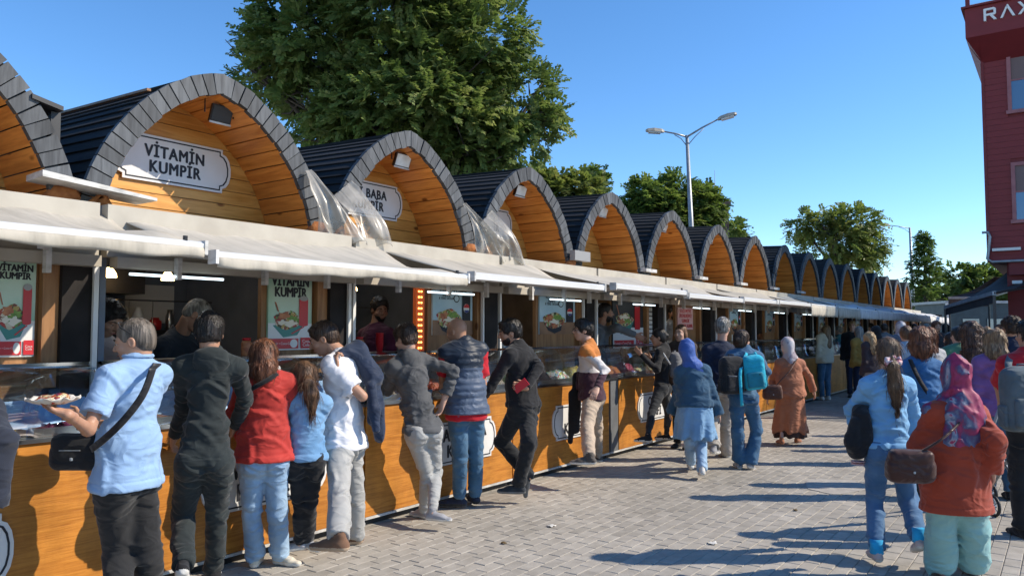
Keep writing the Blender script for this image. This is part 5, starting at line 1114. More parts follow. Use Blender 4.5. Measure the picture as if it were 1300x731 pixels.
    def hand(s, sd):
        el, wr = (s.elL, s.wrL) if sd == 'L' else (s.elR, s.wrR); J = s.J; d = nrm(J.get('hd'+sd, wr-el)); q = 1 if sd == 'L' else -1
        pn = nrm(J.get('pn'+sd, -s.l*q if abs(d@s.l) < .8 else s.up)); pn = nrm(pn-d*(pn@d)); th = nrm(np.cross(pn, d)*q)   # palm normal, thumb side
        if 'th'+sd in J: th = nrm(np.array(J['th'+sd])-d*(np.array(J['th'+sd])@d)-pn*(np.array(J['th'+sd])@pn))
        h = s.k*(.88 if s.female else 1.0); curl = J.get('curl'+sd, .5); hr = max(.0046, s.Z0*.0009); lo, hi = s.bounds([wr, wr+d*.2*h], .07); F = Field(lo, hi, hr)
        F.cone(el+(wr-el)*.78, wr, .031*s.k, .026*h, .01); F.cone(wr, wr+d*.03*h, .026*h, .028*h, .02, flat=(pn, 1.35))
        c = wr+d*.055*h; Rr = np.array([th, d, pn]); F.ell(c, np.array([.040, .050, .017])*h, Rr, .015); F.ell(c+th*.022*h+pn*.008*h-d*.018*h, np.array([.018, .028, .014])*h, Rr, .012)
        for i, (o, ln) in enumerate(((.029, .070), (.010, .078), (-.010, .073), (-.028, .058))):
            b = wr+(d*.088+th*o)*h; a1 = curl*.9*(1+.12*i); a2 = a1+curl*1.1; p1 = b+(d*math.cos(a1*.6)+pn*math.sin(a1*.6))*ln*.42*h; p2 = p1+(d*math.cos(a2*.8)+pn*math.sin(a2*.8))*ln*.32*h; p3 = p2+(d*math.cos(a2*1.1)+pn*math.sin(a2*1.1))*ln*.26*h
            F.cone(b-d*.01, p1, .0095*h, .0088*h, .004); F.cone(p1, p2, .0088*h, .0082*h, .003); F.cone(p2, p3, .0082*h, .0070*h, .003)
        b = wr+(d*.028+th*.030)*h; p1 = b+(d*.65+th*.62+pn*.3)*.036*h; p2 = p1+(d*.85+th*.2+pn*.45*(.4+curl))*.032*h; F.cone(b-th*.01, p1, .014*h, .0105*h, .008); F.cone(p1, p2, .0105*h, .008*h, .003)
        return F.mesh('hd', s.skin)
    def folds_top(s, arms='LR', k=1.0):
        r = np.random.default_rng(s.seed+17); out = []; P, N = s.pel, s.neck; K = s.k
        for a in arms:
            sh, el, wr = (s.shL, s.elL, s.wrL) if a == 'L' else (s.shR, s.elR, s.wrR); d1, d2 = nrm(el-sh), nrm(wr-el)
            for q in range(7): t = r.uniform(-.45, .5); c = el+(d2 if t > 0 else d1)*t*.20+r.normal(0, .03, 3); out.append((c, nrm((d1 if t < 0 else d2)+r.normal(0, .35, 3)), r.uniform(.009, .014), r.uniform(.04, .075), k*r.uniform(.007, .013)))
            for q in range(4): t = r.uniform(.1, .55); out.append((sh+(el-sh)*t+r.normal(0, .03, 3), nrm(d1+s.tl*(1 if a == 'L' else -1)*.7+r.normal(0, .25, 3)), r.uniform(.010, .016), r.uniform(.05, .09), k*r.uniform(.005, .010)))
            for q in range(4): t = r.uniform(.55, .95); out.append((el+(wr-el)*t+r.normal(0, .015, 3), nrm(d2+r.normal(0, .3, 3)), .010, .05, k*r.uniform(.005, .009)))
            sg = 1 if a == 'L' else -1   # pulls from the armpit across the back and chest
            for dep in (-1, -1, -1, 1): out.append((s.surf(r.uniform(.62, .85), sg*r.uniform(.35, .8), dep), nrm(s.sp*r.uniform(.6, 1)+s.tl*sg*r.uniform(.3, .9)), r.uniform(.010, .016), r.uniform(.07, .12), k*r.uniform(.006, .011)))
        for q in range(20):
            ph = r.uniform(0, 2*math.pi); t = r.uniform(-.12, .60); sd, dp = math.cos(ph), math.sin(ph)
            out.append((s.surf(t, sd, dp), nrm(s.sp+np.cross(s.sp, nrm(s.tl*sd+s.tf*dp))*r.uniform(-.9, .9)), r.uniform(.010, .018), r.uniform(.06, .14), k*r.uniform(.005, .012)))
        for q in range(6):
            ph = r.uniform(0, 2*math.pi); sd, dp = math.cos(ph), math.sin(ph); out.append((s.surf(r.uniform(-.2, .3), sd, dp), nrm(np.cross(s.sp, nrm(s.tl*sd+s.tf*dp))+s.sp*r.uniform(-.3, .3)), r.uniform(.014, .022), r.uniform(.10, .16), k*r.uniform(.006, .012)))
        return out
    def folds_leg(s, k=1.0):
        r = np.random.default_rng(s.seed+29); out = []
        for sg, h, kn, an in ((1, s.hipL, s.knL, s.anL), (-1, s.hipR, s.knR, s.anR)):
            d1, d2 = nrm(kn-h), nrm(an-kn)
            for q in range(7): t = r.uniform(-.35, .4); b = r.normal(0, 1, 3); b = nrm(b-d1*(b@d1)); out.append((kn+(d2 if t > 0 else d1)*abs(t)*(1 if t > 0 else -1)*.25+b*.055, nrm(d1+r.normal(0, .35, 3)), r.uniform(.009, .014), r.uniform(.04, .08), k*r.uniform(.006, .012)))
            for q in range(8): t = r.uniform(.62, .98); b = r.normal(0, 1, 3); b = nrm(b-d2*(b@d2)); out.append((kn+(an-kn)*t+b*.045, nrm(d2+r.normal(0, .3, 3)), r.uniform(.009, .014), r.uniform(.04, .07), k*r.uniform(.007, .013)))
            for q in range(5): t = r.uniform(.02, .45); out.append((h+(kn-h)*t-s.f*.08+s.l*r.uniform(-.05, .05), nrm(d1+s.l*sg*r.uniform(-.9, .2)+r.normal(0, .2, 3)), r.uniform(.010, .016), r.uniform(.06, .10), k*r.uniform(.006, .011)))
            for q in range(3): t = r.uniform(.2, .9); out.append((h+(kn-h)*t+s.l*sg*.07, nrm(d1+r.normal(0, .6, 3)), .014, .09, k*.008))
            out.append((h+(kn-h)*.06-s.f*.09-s.l*sg*.03, nrm(d1+s.l*sg*.5), .012, .09, k*.012))
        out.append((s.pel-s.f*.11-np.array([0, 0, .05]), s.l, .012, .09, -.007*k))
        return out
    # ---- clothes
    def top(s, m, name='shirt', sleeve=1.0, hem=-.06, add=.012, loose=.01, flare=0.0, amp=.009, arms='LR', cuff=.004, collar=True, matfn=None, mats=None, sc=(9, 9, 15), openv=False, len_=None, label=None, sadd=None, hemtilt=0.0, neckcut=.03):
        """hem: metres above (+) or below (-) the pelvis centre"""
        z = s.pel[2]+hem; pts = [s.neck+s.sp*.08, s.shL, s.shR, s.pel+np.array([0, 0, min(hem, 0)-.03])]
        for a in arms: pts += [s.elL, s.wrL] if a == 'L' else [s.elR, s.wrR]
        lo, hi = s.bounds(pts, .20 if flare < .05 else .2+flare); F = Field(lo, hi, s.res); K = s.k; s.torso(F, add, loose); s.shoulders(F, add)
        if hem < -.02:
            c = s.pel+np.array([0, 0, hem-.08]); F.cone(s.pel+(s.neck-s.pel)*.25, c, (.130*s.g+add+loose)*K, (.135*s.g+add+loose)*K+flare, .06, flat=(s.f, 1.22))
            F.glute = s.glute(F, add)
        elif flare: F.cone(s.pel+(s.neck-s.pel)*.5, s.pel+np.array([0, 0, hem]), (.125*s.g+add)*K, (.13*s.g+add)*K+flare, .06, flat=(s.f, 1.25))
        F.band(z+.005, z+.045, .004); F.band(z+.045, z+.056, -.004); F.below((0, 0, z), (0, hemtilt, -1)); A = Field(lo, hi, s.res)
        for a in arms: s.arm(A, a, (sadd if sadd is not None else add), sleeve, cuff)
        for a in arms:   # flat cuffs
            sh, el, wr = (s.shL, s.elL, s.wrL) if a == 'L' else (s.shR, s.elR, s.wrR); UA = np.linalg.norm(el-sh); FA = np.linalg.norm(wr-el); T = sleeve*(UA+FA)
            if T <= UA: e, dd = sh+(el-sh)*T/UA, nrm(el-sh)
            else: e, dd = el+(wr-el)*(T-UA)/FA, nrm(wr-el)
            A.ell(e+dd*.055, (.055, .09, .09), np.array([dd, nrm(np.cross(dd, [.3, .5, .8])), nrm(np.cross(dd, np.cross(dd, [.3, .5, .8])))]), .0, True)
        F._join(tuple(slice(None) for _ in range(3)), A.F, .045)
        if collar: F.cone(s.neck-s.sp*.01, s.neck+s.sp*.035*K, .068*K, .066*K, .02)
        F.cone(s.neck+s.sp*(neckcut+.035)*K+s.tf*.02, s.neck+s.sp*.2, .057*K, .075*K, 0, sub=True)
        zz_ = [(s.elL, .11, 1.4), (s.elR, .11, 1.4), (s.pel+(s.neck-s.pel)*.30, .16, 1.1), (s.shL-s.sp*.08, .10, 1.2), (s.shR-s.sp*.08, .10, 1.2), (s.pel, .14, 1.1)]
        F.wrinkle(amp*.8, sc, s.seed, zones=zz_, cr=s.folds_top(arms, amp/.011 if name != 'quilted_vest' else .3)); o = link(name, F.mesh(name, mats or m, matfn), s.root)
        if label: o['label'] = label
        return o
    def pants(s, m, name='trousers', add=.010, top=.086, kn=.056, an=.047, hem=0.0, frac=.95, amp=.009, waist=.045, calf=True, pockets=False):
        lo, hi = s.bounds([s.pel+np.array([0, 0, .16]), s.hipL, s.hipR, s.knL, s.knR, s.anL, s.anR], .17); F = Field(lo, hi, s.res)
        g = s.g; K = s.k; w = 1.0 if not s.female else 1.06
        F.ell(s.pel+np.array([0, 0, .0]), np.array([.150*g*w+add, .108*g+add, .14])*K, np.array([s.l, s.f, s.up]), .04); s.glute(F, add); F.cone(s.pel, s.pel+nrm(s.neck-s.pel)*.12, .12*g*K, .115*g*K, .03, flat=(s.f, 1.25))
        for q in 'LR':
            s.leg(F, q, add, top, kn, an, frac, hem=hem)
            if calf: s.calf(F, q, add)
        if pockets:
            for q in (1, -1): F.patch(s.pel+s.l*q*.082*s.k+np.array([0, 0, -.045*s.k]), s.l, None, .062*s.k, .075*s.k, .006, -s.f)
        F.below((0, 0, s.pel[2]+waist), (0, 0, 1))
        for q, kk, a in (('L', s.knL, s.anL), ('R', s.knR, s.anR)):
            dd = nrm(a-kk); e = kk+(a-kk)*frac; n1 = nrm(np.cross(dd, [.9, .1, .2])); n2 = np.cross(dd, n1); F.ell(e+dd*.065, (.055, .10, .10), np.array([dd, n1, n2]), 0, True)
        F.wrinkle(amp, (10, 10, 15), s.seed+5, zones=[(s.knL, .13, 1.3), (s.knR, .13, 1.3), (s.anL, .13, 1.5), (s.anR, .13, 1.5), (s.pel-np.array([0, 0, .08]), .12, 1.4)], cr=s.folds_leg(min(amp/.010, 1.3)))
        return link(name, F.mesh(name, m), s.root)
    def skirt(s, m, name='skirt', top_=.05, hem=.45, r0=.15, r1=.24, amp=.012, flat=1.15, center=None, label=None):
        """hem: metres above the ground"""
        c0 = s.pel+np.array([0, 0, top_]); c = center if center is not None else (s.knL+s.knR)/2; c1 = np.array([c[0], c[1], hem-.10]); c1[:2] = .5*c1[:2]+.5*((s.anL+s.anR)/2)[:2] if hem < .35 else c1[:2]
        lo, hi = s.bounds([c0, c1], r1+.08); F = Field(lo, hi, s.res); F.cone(c0, c1, r0, r1, .02, flat=(s.f, flat)); F.below((0, 0, hem), (0, 0, -1)); F.below((0, 0, c0[2]+.02), (0, 0, 1))
        i = np.abs(F.F) < .06; X_, Y_, Z_ = np.meshgrid(*F.ax, indexing='ij'); an = np.arctan2(Y_-c1[1], X_-c1[0]); t = np.clip((c0[2]-Z_)/(c0[2]-hem+1e-6), 0, 1)
        F.F -= (i*t*(amp*1.2*np.sin(an*7+s.seed+3*t)+amp*.6*np.sin(an*13+2*t))).astype(np.float32); F.wrinkle(amp*.5, (8, 8, 5), s.seed); o = link(name, F.mesh(name, m), s.root)
        if label: o['label'] = label
        return o
    def shoes(s, m, sole=None, boot=False, **k):
        sole = sole or m
        for sd, a in (('L', s.anL), ('R', s.anR)):
            v = s.J.get('toe'+sd); d = nrm(v) if v is not None else s.f.copy(); K = s.k*(.92 if s.female else 1); lift = max(a[2]-.075*s.k, 0)
            if v is None and lift > .04: d = nrm(s.f+np.array([0, 0, -min(lift*4, .9)]))
            r = nrm(np.cross(d, s.up)); u = np.cross(r, d); b = a-u*.072*K; R = np.array([r, d, u]); lo, hi = s.bounds([a+u*.06, b-d*.10, b+d*.22], .06); F = Field(lo, hi, max(.0075, s.Z0*.0013))
            F.cone(b-d*.035*K+u*.03*K, b+d*.10*K+u*.026*K, .038*K, .040*K, .02, flat=(u, 1.05)); F.cone(b+d*.10*K+u*.022*K, b+d*.165*K+u*.018*K, .040*K, .034*K, .02, flat=(u, 1.4)); F.cone(b-d*.02*K+u*.04*K, a+u*(.03 if not boot else .06)*K-d*.005, .036*K, .038*K, .02)
            F.cone(b+u*.055*K, b+d*.08*K+u*.035*K, .03*K, .03*K, .02)
            F.cone(a+u*(.055 if not boot else .09)*K, a+u*.13*K, .030*K, .032*K, 0, sub=True); F.below(b-u*.002, -u)
            F.wrinkle(.003, (30, 30, 30), 3)
            th = .024*K; mf = lambda c, b=b, u=u, th=th: ((c-b)@u < th).astype(int); link('shoe', F.mesh('shoe', [m, sole], mf), s.root)
    def hair(s, m, style='short', name='hair', seed=None, **k):
        h = s.hs; H0 = s.head; L, Fw, U = s.hl, s.hf, s.hu; R = s.HR; hr = max(.0065, s.Z0*.0012); s.browm = m
        def X(a, b, c): return H0+(L*a+Fw*b+U*c)*h
        low = H0-U*.2 if style in ('short', 'buzz', 'curly', 'bob', 'thin') else H0-U*k.get('length', .35)-s.tf*.05; lo, hi = s.bounds([H0+U*.1, low], .19 if style != 'longcurly' else .24); F = Field(lo, hi, hr); amp, sc = .005, (55, 55, 14)
        if style in ('short', 'buzz', 'thin'):
            a = {'short': .013, 'buzz': .004, 'thin': .007}[style]; F.ell(X(0, -.016, .034), np.array([.074+a, .098+a, .090+a])*h, R, .02); F.ell(X(0, -.050, -.015), np.array([.068+a*.6, .058+a*.6, .070])*h, R, .02)
            if style == 'short': F.ell(X(0, .045, .095), np.array([.055, .040, .022])*h, R, .02)
            # face, ears and nape stay free
            F.ell(X(0, .105, -.045), np.array([.085, .085, .105])*h, R, .0, True); F.ell(X(.085, .004, -.025), np.array([.028, .032, .036])*h, R, 0, True); F.ell(X(-.085, .004, -.025), np.array([.028, .032, .036])*h, R, 0, True)
            F.below(X(0, -.09, -.072), -U*1.0+Fw*.15)
            if style == 'short': amp = .007; sc = (45, 45, 30)
            else: amp = .002
        elif style == 'curly':
            F.ell(X(0, -.020, .045), np.array([.098, .112, .098])*h, R, .02); F.ell(X(0, -.06, -.02), np.array([.085, .06, .07])*h, R, .02); F.ell(X(0, .115, -.045), np.array([.085, .085, .105])*h, R, .0, True); F.below(X(0, -.09, -.085), -U); amp, sc = .030, (38, 38, 38)
        elif style == 'bob':
            F.ell(X(0, -.020, .036), np.array([.092, .108, .096])*h, R, .02); F.cone(X(0, -.045, .0), X(0, -.055, -.105), .088*h, .098*h, .03); F.ell(X(.055, -.01, -.07), np.array([.045, .055, .06])*h, R, .02); F.ell(X(-.055, -.01, -.07), np.array([.045, .055, .06])*h, R, .02)
            F.ell(X(0, .125, -.05), np.array([.080, .095, .120])*h, R, .0, True); F.cone(X(0, .01, -.09), X(0, 0.02, -.3), .055*h, .06*h, 0, True); amp, sc = .016, (30, 30, 14)
        elif style in ('long', 'longcurly', 'ponytail', 'bun', 'lowtail'):
            w = .082 if style != 'longcurly' else .100; F.ell(X(0, -.016, .034), np.array([.086, .106, .100])*h*(1 if style != 'longcurly' else 1.08), R, .02); F.ell(X(0, -.045, -.02), np.array([.080, .068, .080])*h, R, .02)
            ln = k.get('length', .35); 
            if style in ('long', 'longcurly'):
                F.cone(X(0, -.055, -.02), X(0, -.075, -.05)-s.sp*(ln-.12)-s.tf*.03, w*h, w*.80*h, .03, flat=(s.tf, 1.5 if style == 'long' else 1.2))
                for q in (1, -1): F.cone(X(q*.055, -.02, -.02), X(q*.075, -.04, -.05)-s.sp*(ln*.6), .04*h, .036*h, .03)
                amp, sc = (.012, (32, 32, 7)) if style == 'long' else (.030, (26, 26, 26))
            if style == 'ponytail':
                t0 = X(0, -.105, k.get('tz', .03)); t1 = t0-s.hf*.03-s.up*.06+s.l*0; q = np.array(k.get('tail', (0, 0, 0)), float); t2 = t0-s.up*ln*.5-s.tf*.02+q*.6; t3 = t0-s.up*ln-s.tf*.01+q
                F.cone(t0, t1, .022*h, .042*h, .02); F.cone(t1, t2, .042*h, .050*h, .02); F.cone(t2, t3, .050*h, .016*h, .02); amp, sc = .010, (34, 34, 8); s.tail = t0
            if style == 'bun': F.ell(X(0, -.115, .01), np.array([.042, .034, .040])*h, R, .008)
            F.ell(X(0, .115, -.05), np.array([.072, .085, .105])*h, R, .0, True)
            if style in ('ponytail', 'bun'): F.cone(X(0, .01, -.10), X(0, .01, -.3), .07*h, .09*h, 0, True); F.ell(X(.088, .01, -.035), np.array([.02, .024, .03])*h, R, 0, True); F.ell(X(-.088, .01, -.035), np.array([.02, .024, .03])*h, R, 0, True)
            if style == 'bun' or style == 'ponytail': 
                pass
        F.wrinkle(amp, sc, s.seed+11, ridged=style not in ('curly', 'longcurly'), shear=.2, band=.04)
        o = link(name, F.mesh(name, m), s.root)
        if s.Z0 < 10 and style != 'buzz': s.strands(o, style, m)
        return o
    def strands(s, o, style, m):
        """loose hairs and locks lifting off the mass"""
        r = np.random.default_rng(s.seed+41); me = o.data; n = len(me.vertices); co = np.empty(n*3); me.vertices.foreach_get('co', co); co = co.reshape(-1, 3); no = np.array([v.normal[:] for v in me.vertices]); N_ = 520 if style != 'short' else 420
        L_ = {'short': .017, 'bun': .02, 'curly': .030, 'bob': .05}.get(style, .085); wav = .012 if 'curly' in style else (.005 if style in ('bob', 'ponytail') else .002); rad = .0010 if s.Z0 < 6 else .0015; mb = MB(); dn = -s.hu if style == 'short' else -s.up
        for i in r.choice(n, min(N_, n), replace=False):
            p, q = co[i], no[i]; 
            if q[2] < -.6: continue
            d = dn-q*(dn@q); d = nrm(d+r.normal(0, .25, 3)) if np.linalg.norm(d) > .15 else nrm(-s.hf+r.normal(0, .4, 3)); d = nrm(d-q*(d@q)); ln = L_*r.uniform(.5, 1.4); ph = r.uniform(0, 6); sd = np.cross(d, q)
            mb.tube([p-q*.002+d*ln*t+q*(.004*math.sin(t*3.1)+r.uniform(0, .004)*t)+sd*wav*math.sin(t*7+ph)-(s.up*.25*ln*t*t if style != 'short' else 0) for t in (0, .25, .5, .75, 1)], [rad*1.6, rad*1.5, rad*1.3, rad, rad*.4], 3, False)
        mb.build('hair_strands', m, o, True)['kind'] = 'stuff'
    def beard(s, m):
        h = s.hs; H0 = s.head; L, Fw, U = s.hl, s.hf, s.hu; R = s.HR; lo, hi = s.bounds([H0], .15); F = Field(lo, hi, max(.006, s.Z0*.0011))
        def X(a, b, c): return H0+(L*a+Fw*b+U*c)*h
        F.ell(X(0, .030, -.045), np.array([.060, .0675, .076])*h, R, .02); F.ell(X(0, .053, -.092), np.array([.034, .031, .028])*h, R, .02); F.ell(X(0, .085, .012), np.array([.085, .085, .070])*h, R, 0, True); F.ell(X(0, .106, -.064), np.array([.026, .026, .013])*h, R, 0, True)
        F.below(X(0, -.005, 0), -Fw); F.wrinkle(.004, (60, 60, 60), 2); return link('beard', F.mesh('beard', m), s.root)
    def hijab(s, m, drape=.16, back=.16, width=.15, name='headscarf', amp=.010, tail=None, mats=None, matfn=None, drop=0.0, out=0.0):
        h = s.hs; H0 = s.head; L, Fw, U = s.hl, s.hf, s.hu; R = s.HR; r = max(.0085, s.Z0*.0015); lo, hi = s.bounds([H0+U*.08, s.neck-s.sp*(drape+back), s.shL, s.shR], .17); F = Field(lo, hi, r)
        def X(a, b, c): return H0+(L*a+Fw*b+U*c)*h
        F.ell(X(0, -.012, .030), np.array([.092, .112, .104])*h, R, .02); F.ell(X(0, .02, -.05), np.array([.078, .088, .085])*h, R, .03); F.cone(X(0, -.035, -.03), s.neck+s.sp*.01-s.tf*.01, .082*h, .085*h, .04)
        for q in (1, -1): F.cone(s.neck+s.sp*.02, s.neck+s.tl*q*width-s.sp*(.05+drop), .075, .055, .05)
        F.ell(s.neck-s.sp*(.02+back*.5)-s.tf*(.055+out), (width*.95, .055+out*.4, .07+back*.7), s.R, .05); F.ell(s.neck-s.sp*(.02+drape*.5)+s.tf*.065, (width*.85, .055, .07+drape*.55), s.R, .05)
        if tail is not None: F.cone(X(0, -.10, -.02), s.neck-s.sp*tail-s.tf*.10, .035, .050, .02, flat=(s.tf, 2.0))
        F.ell(X(0, .120, -.018), np.array([.056, .075, .080])*h, R, .01, True)
        F.wrinkle(amp, (11, 11, 11), s.seed+3, ridged=True, shear=2.2, band=.03); F.wrinkle(amp*.5, (24, 24, 24), s.seed+8, shear=1.5)
        return link(name, F.mesh(name, mats or m, matfn), s.root)
    def hood(s, m, name='hood', size=1.0):
        lo, hi = s.bounds([s.neck], .22); F = Field(lo, hi, s.res*.9); c = s.neck-s.tf*.075-s.sp*.03; F.ell(c, np.array([.105, .055, .09])*s.k*size, s.R, .03); F.ell(c+s.sp*.05+s.tf*.03, np.array([.10, .07, .035])*s.k*size, s.R, .03); F.cone(c, c-s.sp*.10-s.tf*.01, .05, .02, .03)
        F.cone(s.neck+s.sp*.05+s.tf*.01, s.neck+s.sp*.2, .062*s.k, .08*s.k, .01, True); F.ell(c+s.sp*.055+s.tf*.01, np.array([.062, .03, .03])*s.k, s.R, .01, True); F.wrinkle(.010, (14, 14, 12), s.seed+2); return link(name, F.mesh(name, m), s.root)
    def W(s, q):
        """own frame -> world"""
        return np.array([s.p[0], s.p[1], s.z0])+RT*q[0]+FWH*q[1]+UP*q[2]
    def surf(s, t, side, dep, out=.0):
        """a point on the trunk: t along the spine, side -1 right .. 1 left, dep -1 back .. 1 front"""
        K = s.k*s.g; return s.pel+(s.neck-s.pel)*t+s.tl*side*(.165+out)*K+s.tf*dep*(.118+out)*K
def strap(p, pts, w, m, label, cat, name, group=None, thick=.006):
    """a band lying over the body, its own thing with the bag"""
    return pts
def ribbon(pts, normals, w, th=.006):
    pts = np.array(pts, float); normals = np.array(normals, float); v, f = [], []; pb = None
    for i in range(len(pts)):
        d = nrm(pts[min(i+1, len(pts)-1)]-pts[max(i-1, 0)]); n = nrm(normals[i]-d*(normals[i]@d)); b = np.cross(d, n)
        if pb is not None and b@pb < 0: b = -b; n = -n
        pb = b; v += [pts[i]-b*w/2-n*th*.5, pts[i]+b*w/2-n*th*.5, pts[i]+b*w/2+n*th, pts[i]-b*w/2+n*th]
    for i in range(len(pts)-1): f += [(4*i+k, 4*i+(k+1) % 4, 4*i+4+(k+1) % 4, 4*i+4+k) for k in range(4)]
    e = 4*(len(pts)-1); f += [(3, 2, 1, 0), (e, e+1, e+2, e+3)]
    return MB().add(v, f)
def blob_mesh(name, prims, res, m, amp=0, sc=(12, 12, 12), parent=None, cut=None, seed=0):
    """prims: ('c', a, b, ra, rb, k[, flat]) or ('e', c, r, R, k)"""
    pts = []
    for q in prims: pts += [np.array(q[1])-max(q[3], q[4]), np.array(q[2])+max(q[3], q[4]), np.array(q[1])+max(q[3], q[4]), np.array(q[2])-max(q[3], q[4])] if q[0] == 'c' else [np.array(q[1])-max(q[2]), np.array(q[1])+max(q[2])]
    a = np.array(pts); F = Field(a.min(0)-.04, a.max(0)+.04, res)
    for q in prims:
        if q[0] == 'c': F.cone(q[1], q[2], q[3], q[4], q[5], flat=q[6] if len(q) > 6 else None)
        else: F.ell(q[1], q[2], q[3], q[4])
    if cut: 
        for c in cut: F.below(*c)
    if amp: F.wrinkle(amp, sc, seed)
    return link(name, F.mesh(name, m), parent)

def packmesh(name, c, half, r, R, res, m, parent, amp=.004, extra=(), seed=1, grooves=()):
    c = np.array(c, float); R = np.array(R, float); e = np.abs(R*np.array(half)[:, None]).sum(0)+.06; F = Field(c-e-.05, c+e+.05, res); F.rbox(c, half, r, R)
    for ec, eh, er, k in extra: F.rbox(c+R.T@np.array(ec), eh, er, R, k)
    for gz, d in grooves:
        i, j, k_ = np.where(np.abs(F.F) < .03); p = np.stack([F.ax[0][i], F.ax[1][j], F.ax[2][k_]], 1)-c; v = p@R[2]; F.F[i, j, k_] += (d*np.exp(-((v-gz)/.008)**2)).astype(np.float32)
    F.wrinkle(amp, (10, 10, 10), seed); return link(name, F.mesh(name, m), parent)
def backpack(r, c, yaw, w, h, d, m, m2, res, zipm, tilt=0.0):
    """main body, front pocket, zips, top handle, side pocket; back panel towards the wearer"""
    y = math.radians(yaw); f = np.array([-math.sin(y), math.cos(y), 0]); l = np.array([math.cos(y), math.sin(y), 0]); u = np.array([0, 0, 1.]); l, u = l*math.cos(tilt)+u*math.sin(tilt), u*math.cos(tilt)-l*math.sin(tilt); R = np.array([l, f, u]); c = np.array(c, float)
    b = packmesh('pack_body', c, (w/2, d/2, h/2), min(w, d, h)*.36, R, res, m, r, .006, [((0, .0, h*.30), (w*.40, d*.42, h*.24), w*.2, .05)], 3)
    packmesh('front_pocket', c-f*d*.46-u*h*.19, (w*.37, d*.16, h*.23), d*.13, R, res, m2, r, .004, (), 5)
    q = lambda a, z, o: c+l*a-f*(d*.5+o)+u*z
    MB().tube([q(-w*.30, h*.10, -.03), q(-w*.28, h*.30, -.025), q(-w*.12, h*.43, -.04), q(w*.12, h*.43, -.04), q(w*.28, h*.30, -.025), q(w*.30, h*.10, -.03)], .004, 6).build('zip', zipm, r, True)
    MB().tube([q(-w*.30, h*.0, .10*d), q(w*.30, h*.0, .10*d)], .004, 6).build('zip', zipm, r, True); MB().box(*sum(([a-.006, a+.006] for a in (q(w*.2, -.01, .12*d))), [])).build('zip_pull', zipm, r)
    MB().tube([c+l*-.035+u*h*.49+f*d*.1, c+l*-.03+u*(h*.49+.04)+f*d*.1, c+l*.03+u*(h*.49+.04)+f*d*.1, c+l*.035+u*h*.49+f*d*.1], .008, 6).build('handle', m2, r, True)
    for s_ in (1, -1): packmesh('side_pocket', c+l*s_*w*.50-u*h*.25, (w*.06, d*.3, h*.18), w*.05, R, res, m2, r, .003)
    return b
def handbag(r, c, yaw, w, h, d, m, res, metal):
    y = math.radians(yaw); f = np.array([-math.sin(y), math.cos(y), 0]); l = np.array([math.cos(y), math.sin(y), 0]); u = np.array([0, 0, 1.]); R = np.array([l, f, u]); c = np.array(c, float)
    packmesh('bag_body', c, (w/2, d/2, h/2), d*.40, R, res, m, r, .006, [((0, 0, -h*.15), (w*.54, d*.55, h*.32), d*.4, .04)], 4)
    packmesh('flap', c-f*d*.10+u*h*.12, (w*.51, d*.50, h*.36), d*.35, R, res, m, r, .003, [((0, -d*.1, -h*.12), (w*.36, d*.42, h*.34), d*.3, .03)], 6)
    MB().lathe(c-f*(d*.62)-u*h*.18, [(.004, -.010), (.010, -.006), (.010, .006), (.004, .010)], 10).build('clasp', metal, r)
# ------------------------------------------------------------------ the people of the photo
H_BLK = hairmat('hair_black', (.008, .007, .007), (.025, .020, .018)); H_DBR = hairmat('hair_dark_brown', (.018, .010, .007), (.07, .04, .025)); H_BR = hairmat('hair_brown', (.05, .025, .014), (.16, .085, .045))
H_AUB = hairmat('hair_auburn', (.06, .022, .012), (.20, .08, .04)); H_BLD = hairmat('hair_blonde', (.22, .13, .06), (.42, .30, .16)); H_GRY = hairmat('hair_grey', (.10, .09, .08), (.30, .28, .25)); H_LBR = hairmat('hair_light_brown', (.10, .055, .03), (.30, .20, .11))
BLACKC = cloth('black_cloth', (.014, .014, .016)); NAVY = cloth('navy_cloth', (.013, .020, .045)); WHITES = cloth('white_rubber', (.62, .60, .56), .06, .6); DKS = cloth('dark_sole', (.03, .03, .03))
def P_(*a, **k): return Person(*a, **k)
def band(pts, w, m, parent, name='strap', n=None, th=.005):
    """smooth band through local points"""
    pts = np.array(pts, float); t = np.linspace(0, 1, len(pts)); tt = np.linspace(0, 1, max(14, len(pts)*4))
    def cr(x):
        i = min(int(x*(len(pts)-1)), len(pts)-2); f = x*(len(pts)-1)-i; p0, p1, p2, p3 = pts[max(i-1, 0)], pts[i], pts[i+1], pts[min(i+2, len(pts)-1)]
        return .5*((2*p1)+(-p0+p2)*f+(2*p0-5*p1+4*p2-p3)*f*f+(-p0+3*p1-3*p2+p3)*f**3)
    q = [cr(x) for x in tt]; c = np.mean(pts, 0) if n is None else None; nn = [(x-c) if n is None else np.array(n, float) for x in q]
    return ribbon(q, nn, w, th).build(name, m, parent, True)
def bag_root(p, name, label, cat='bag', group=None):
    r = empty(name, p.root.location, YAW, label, cat, group); return r
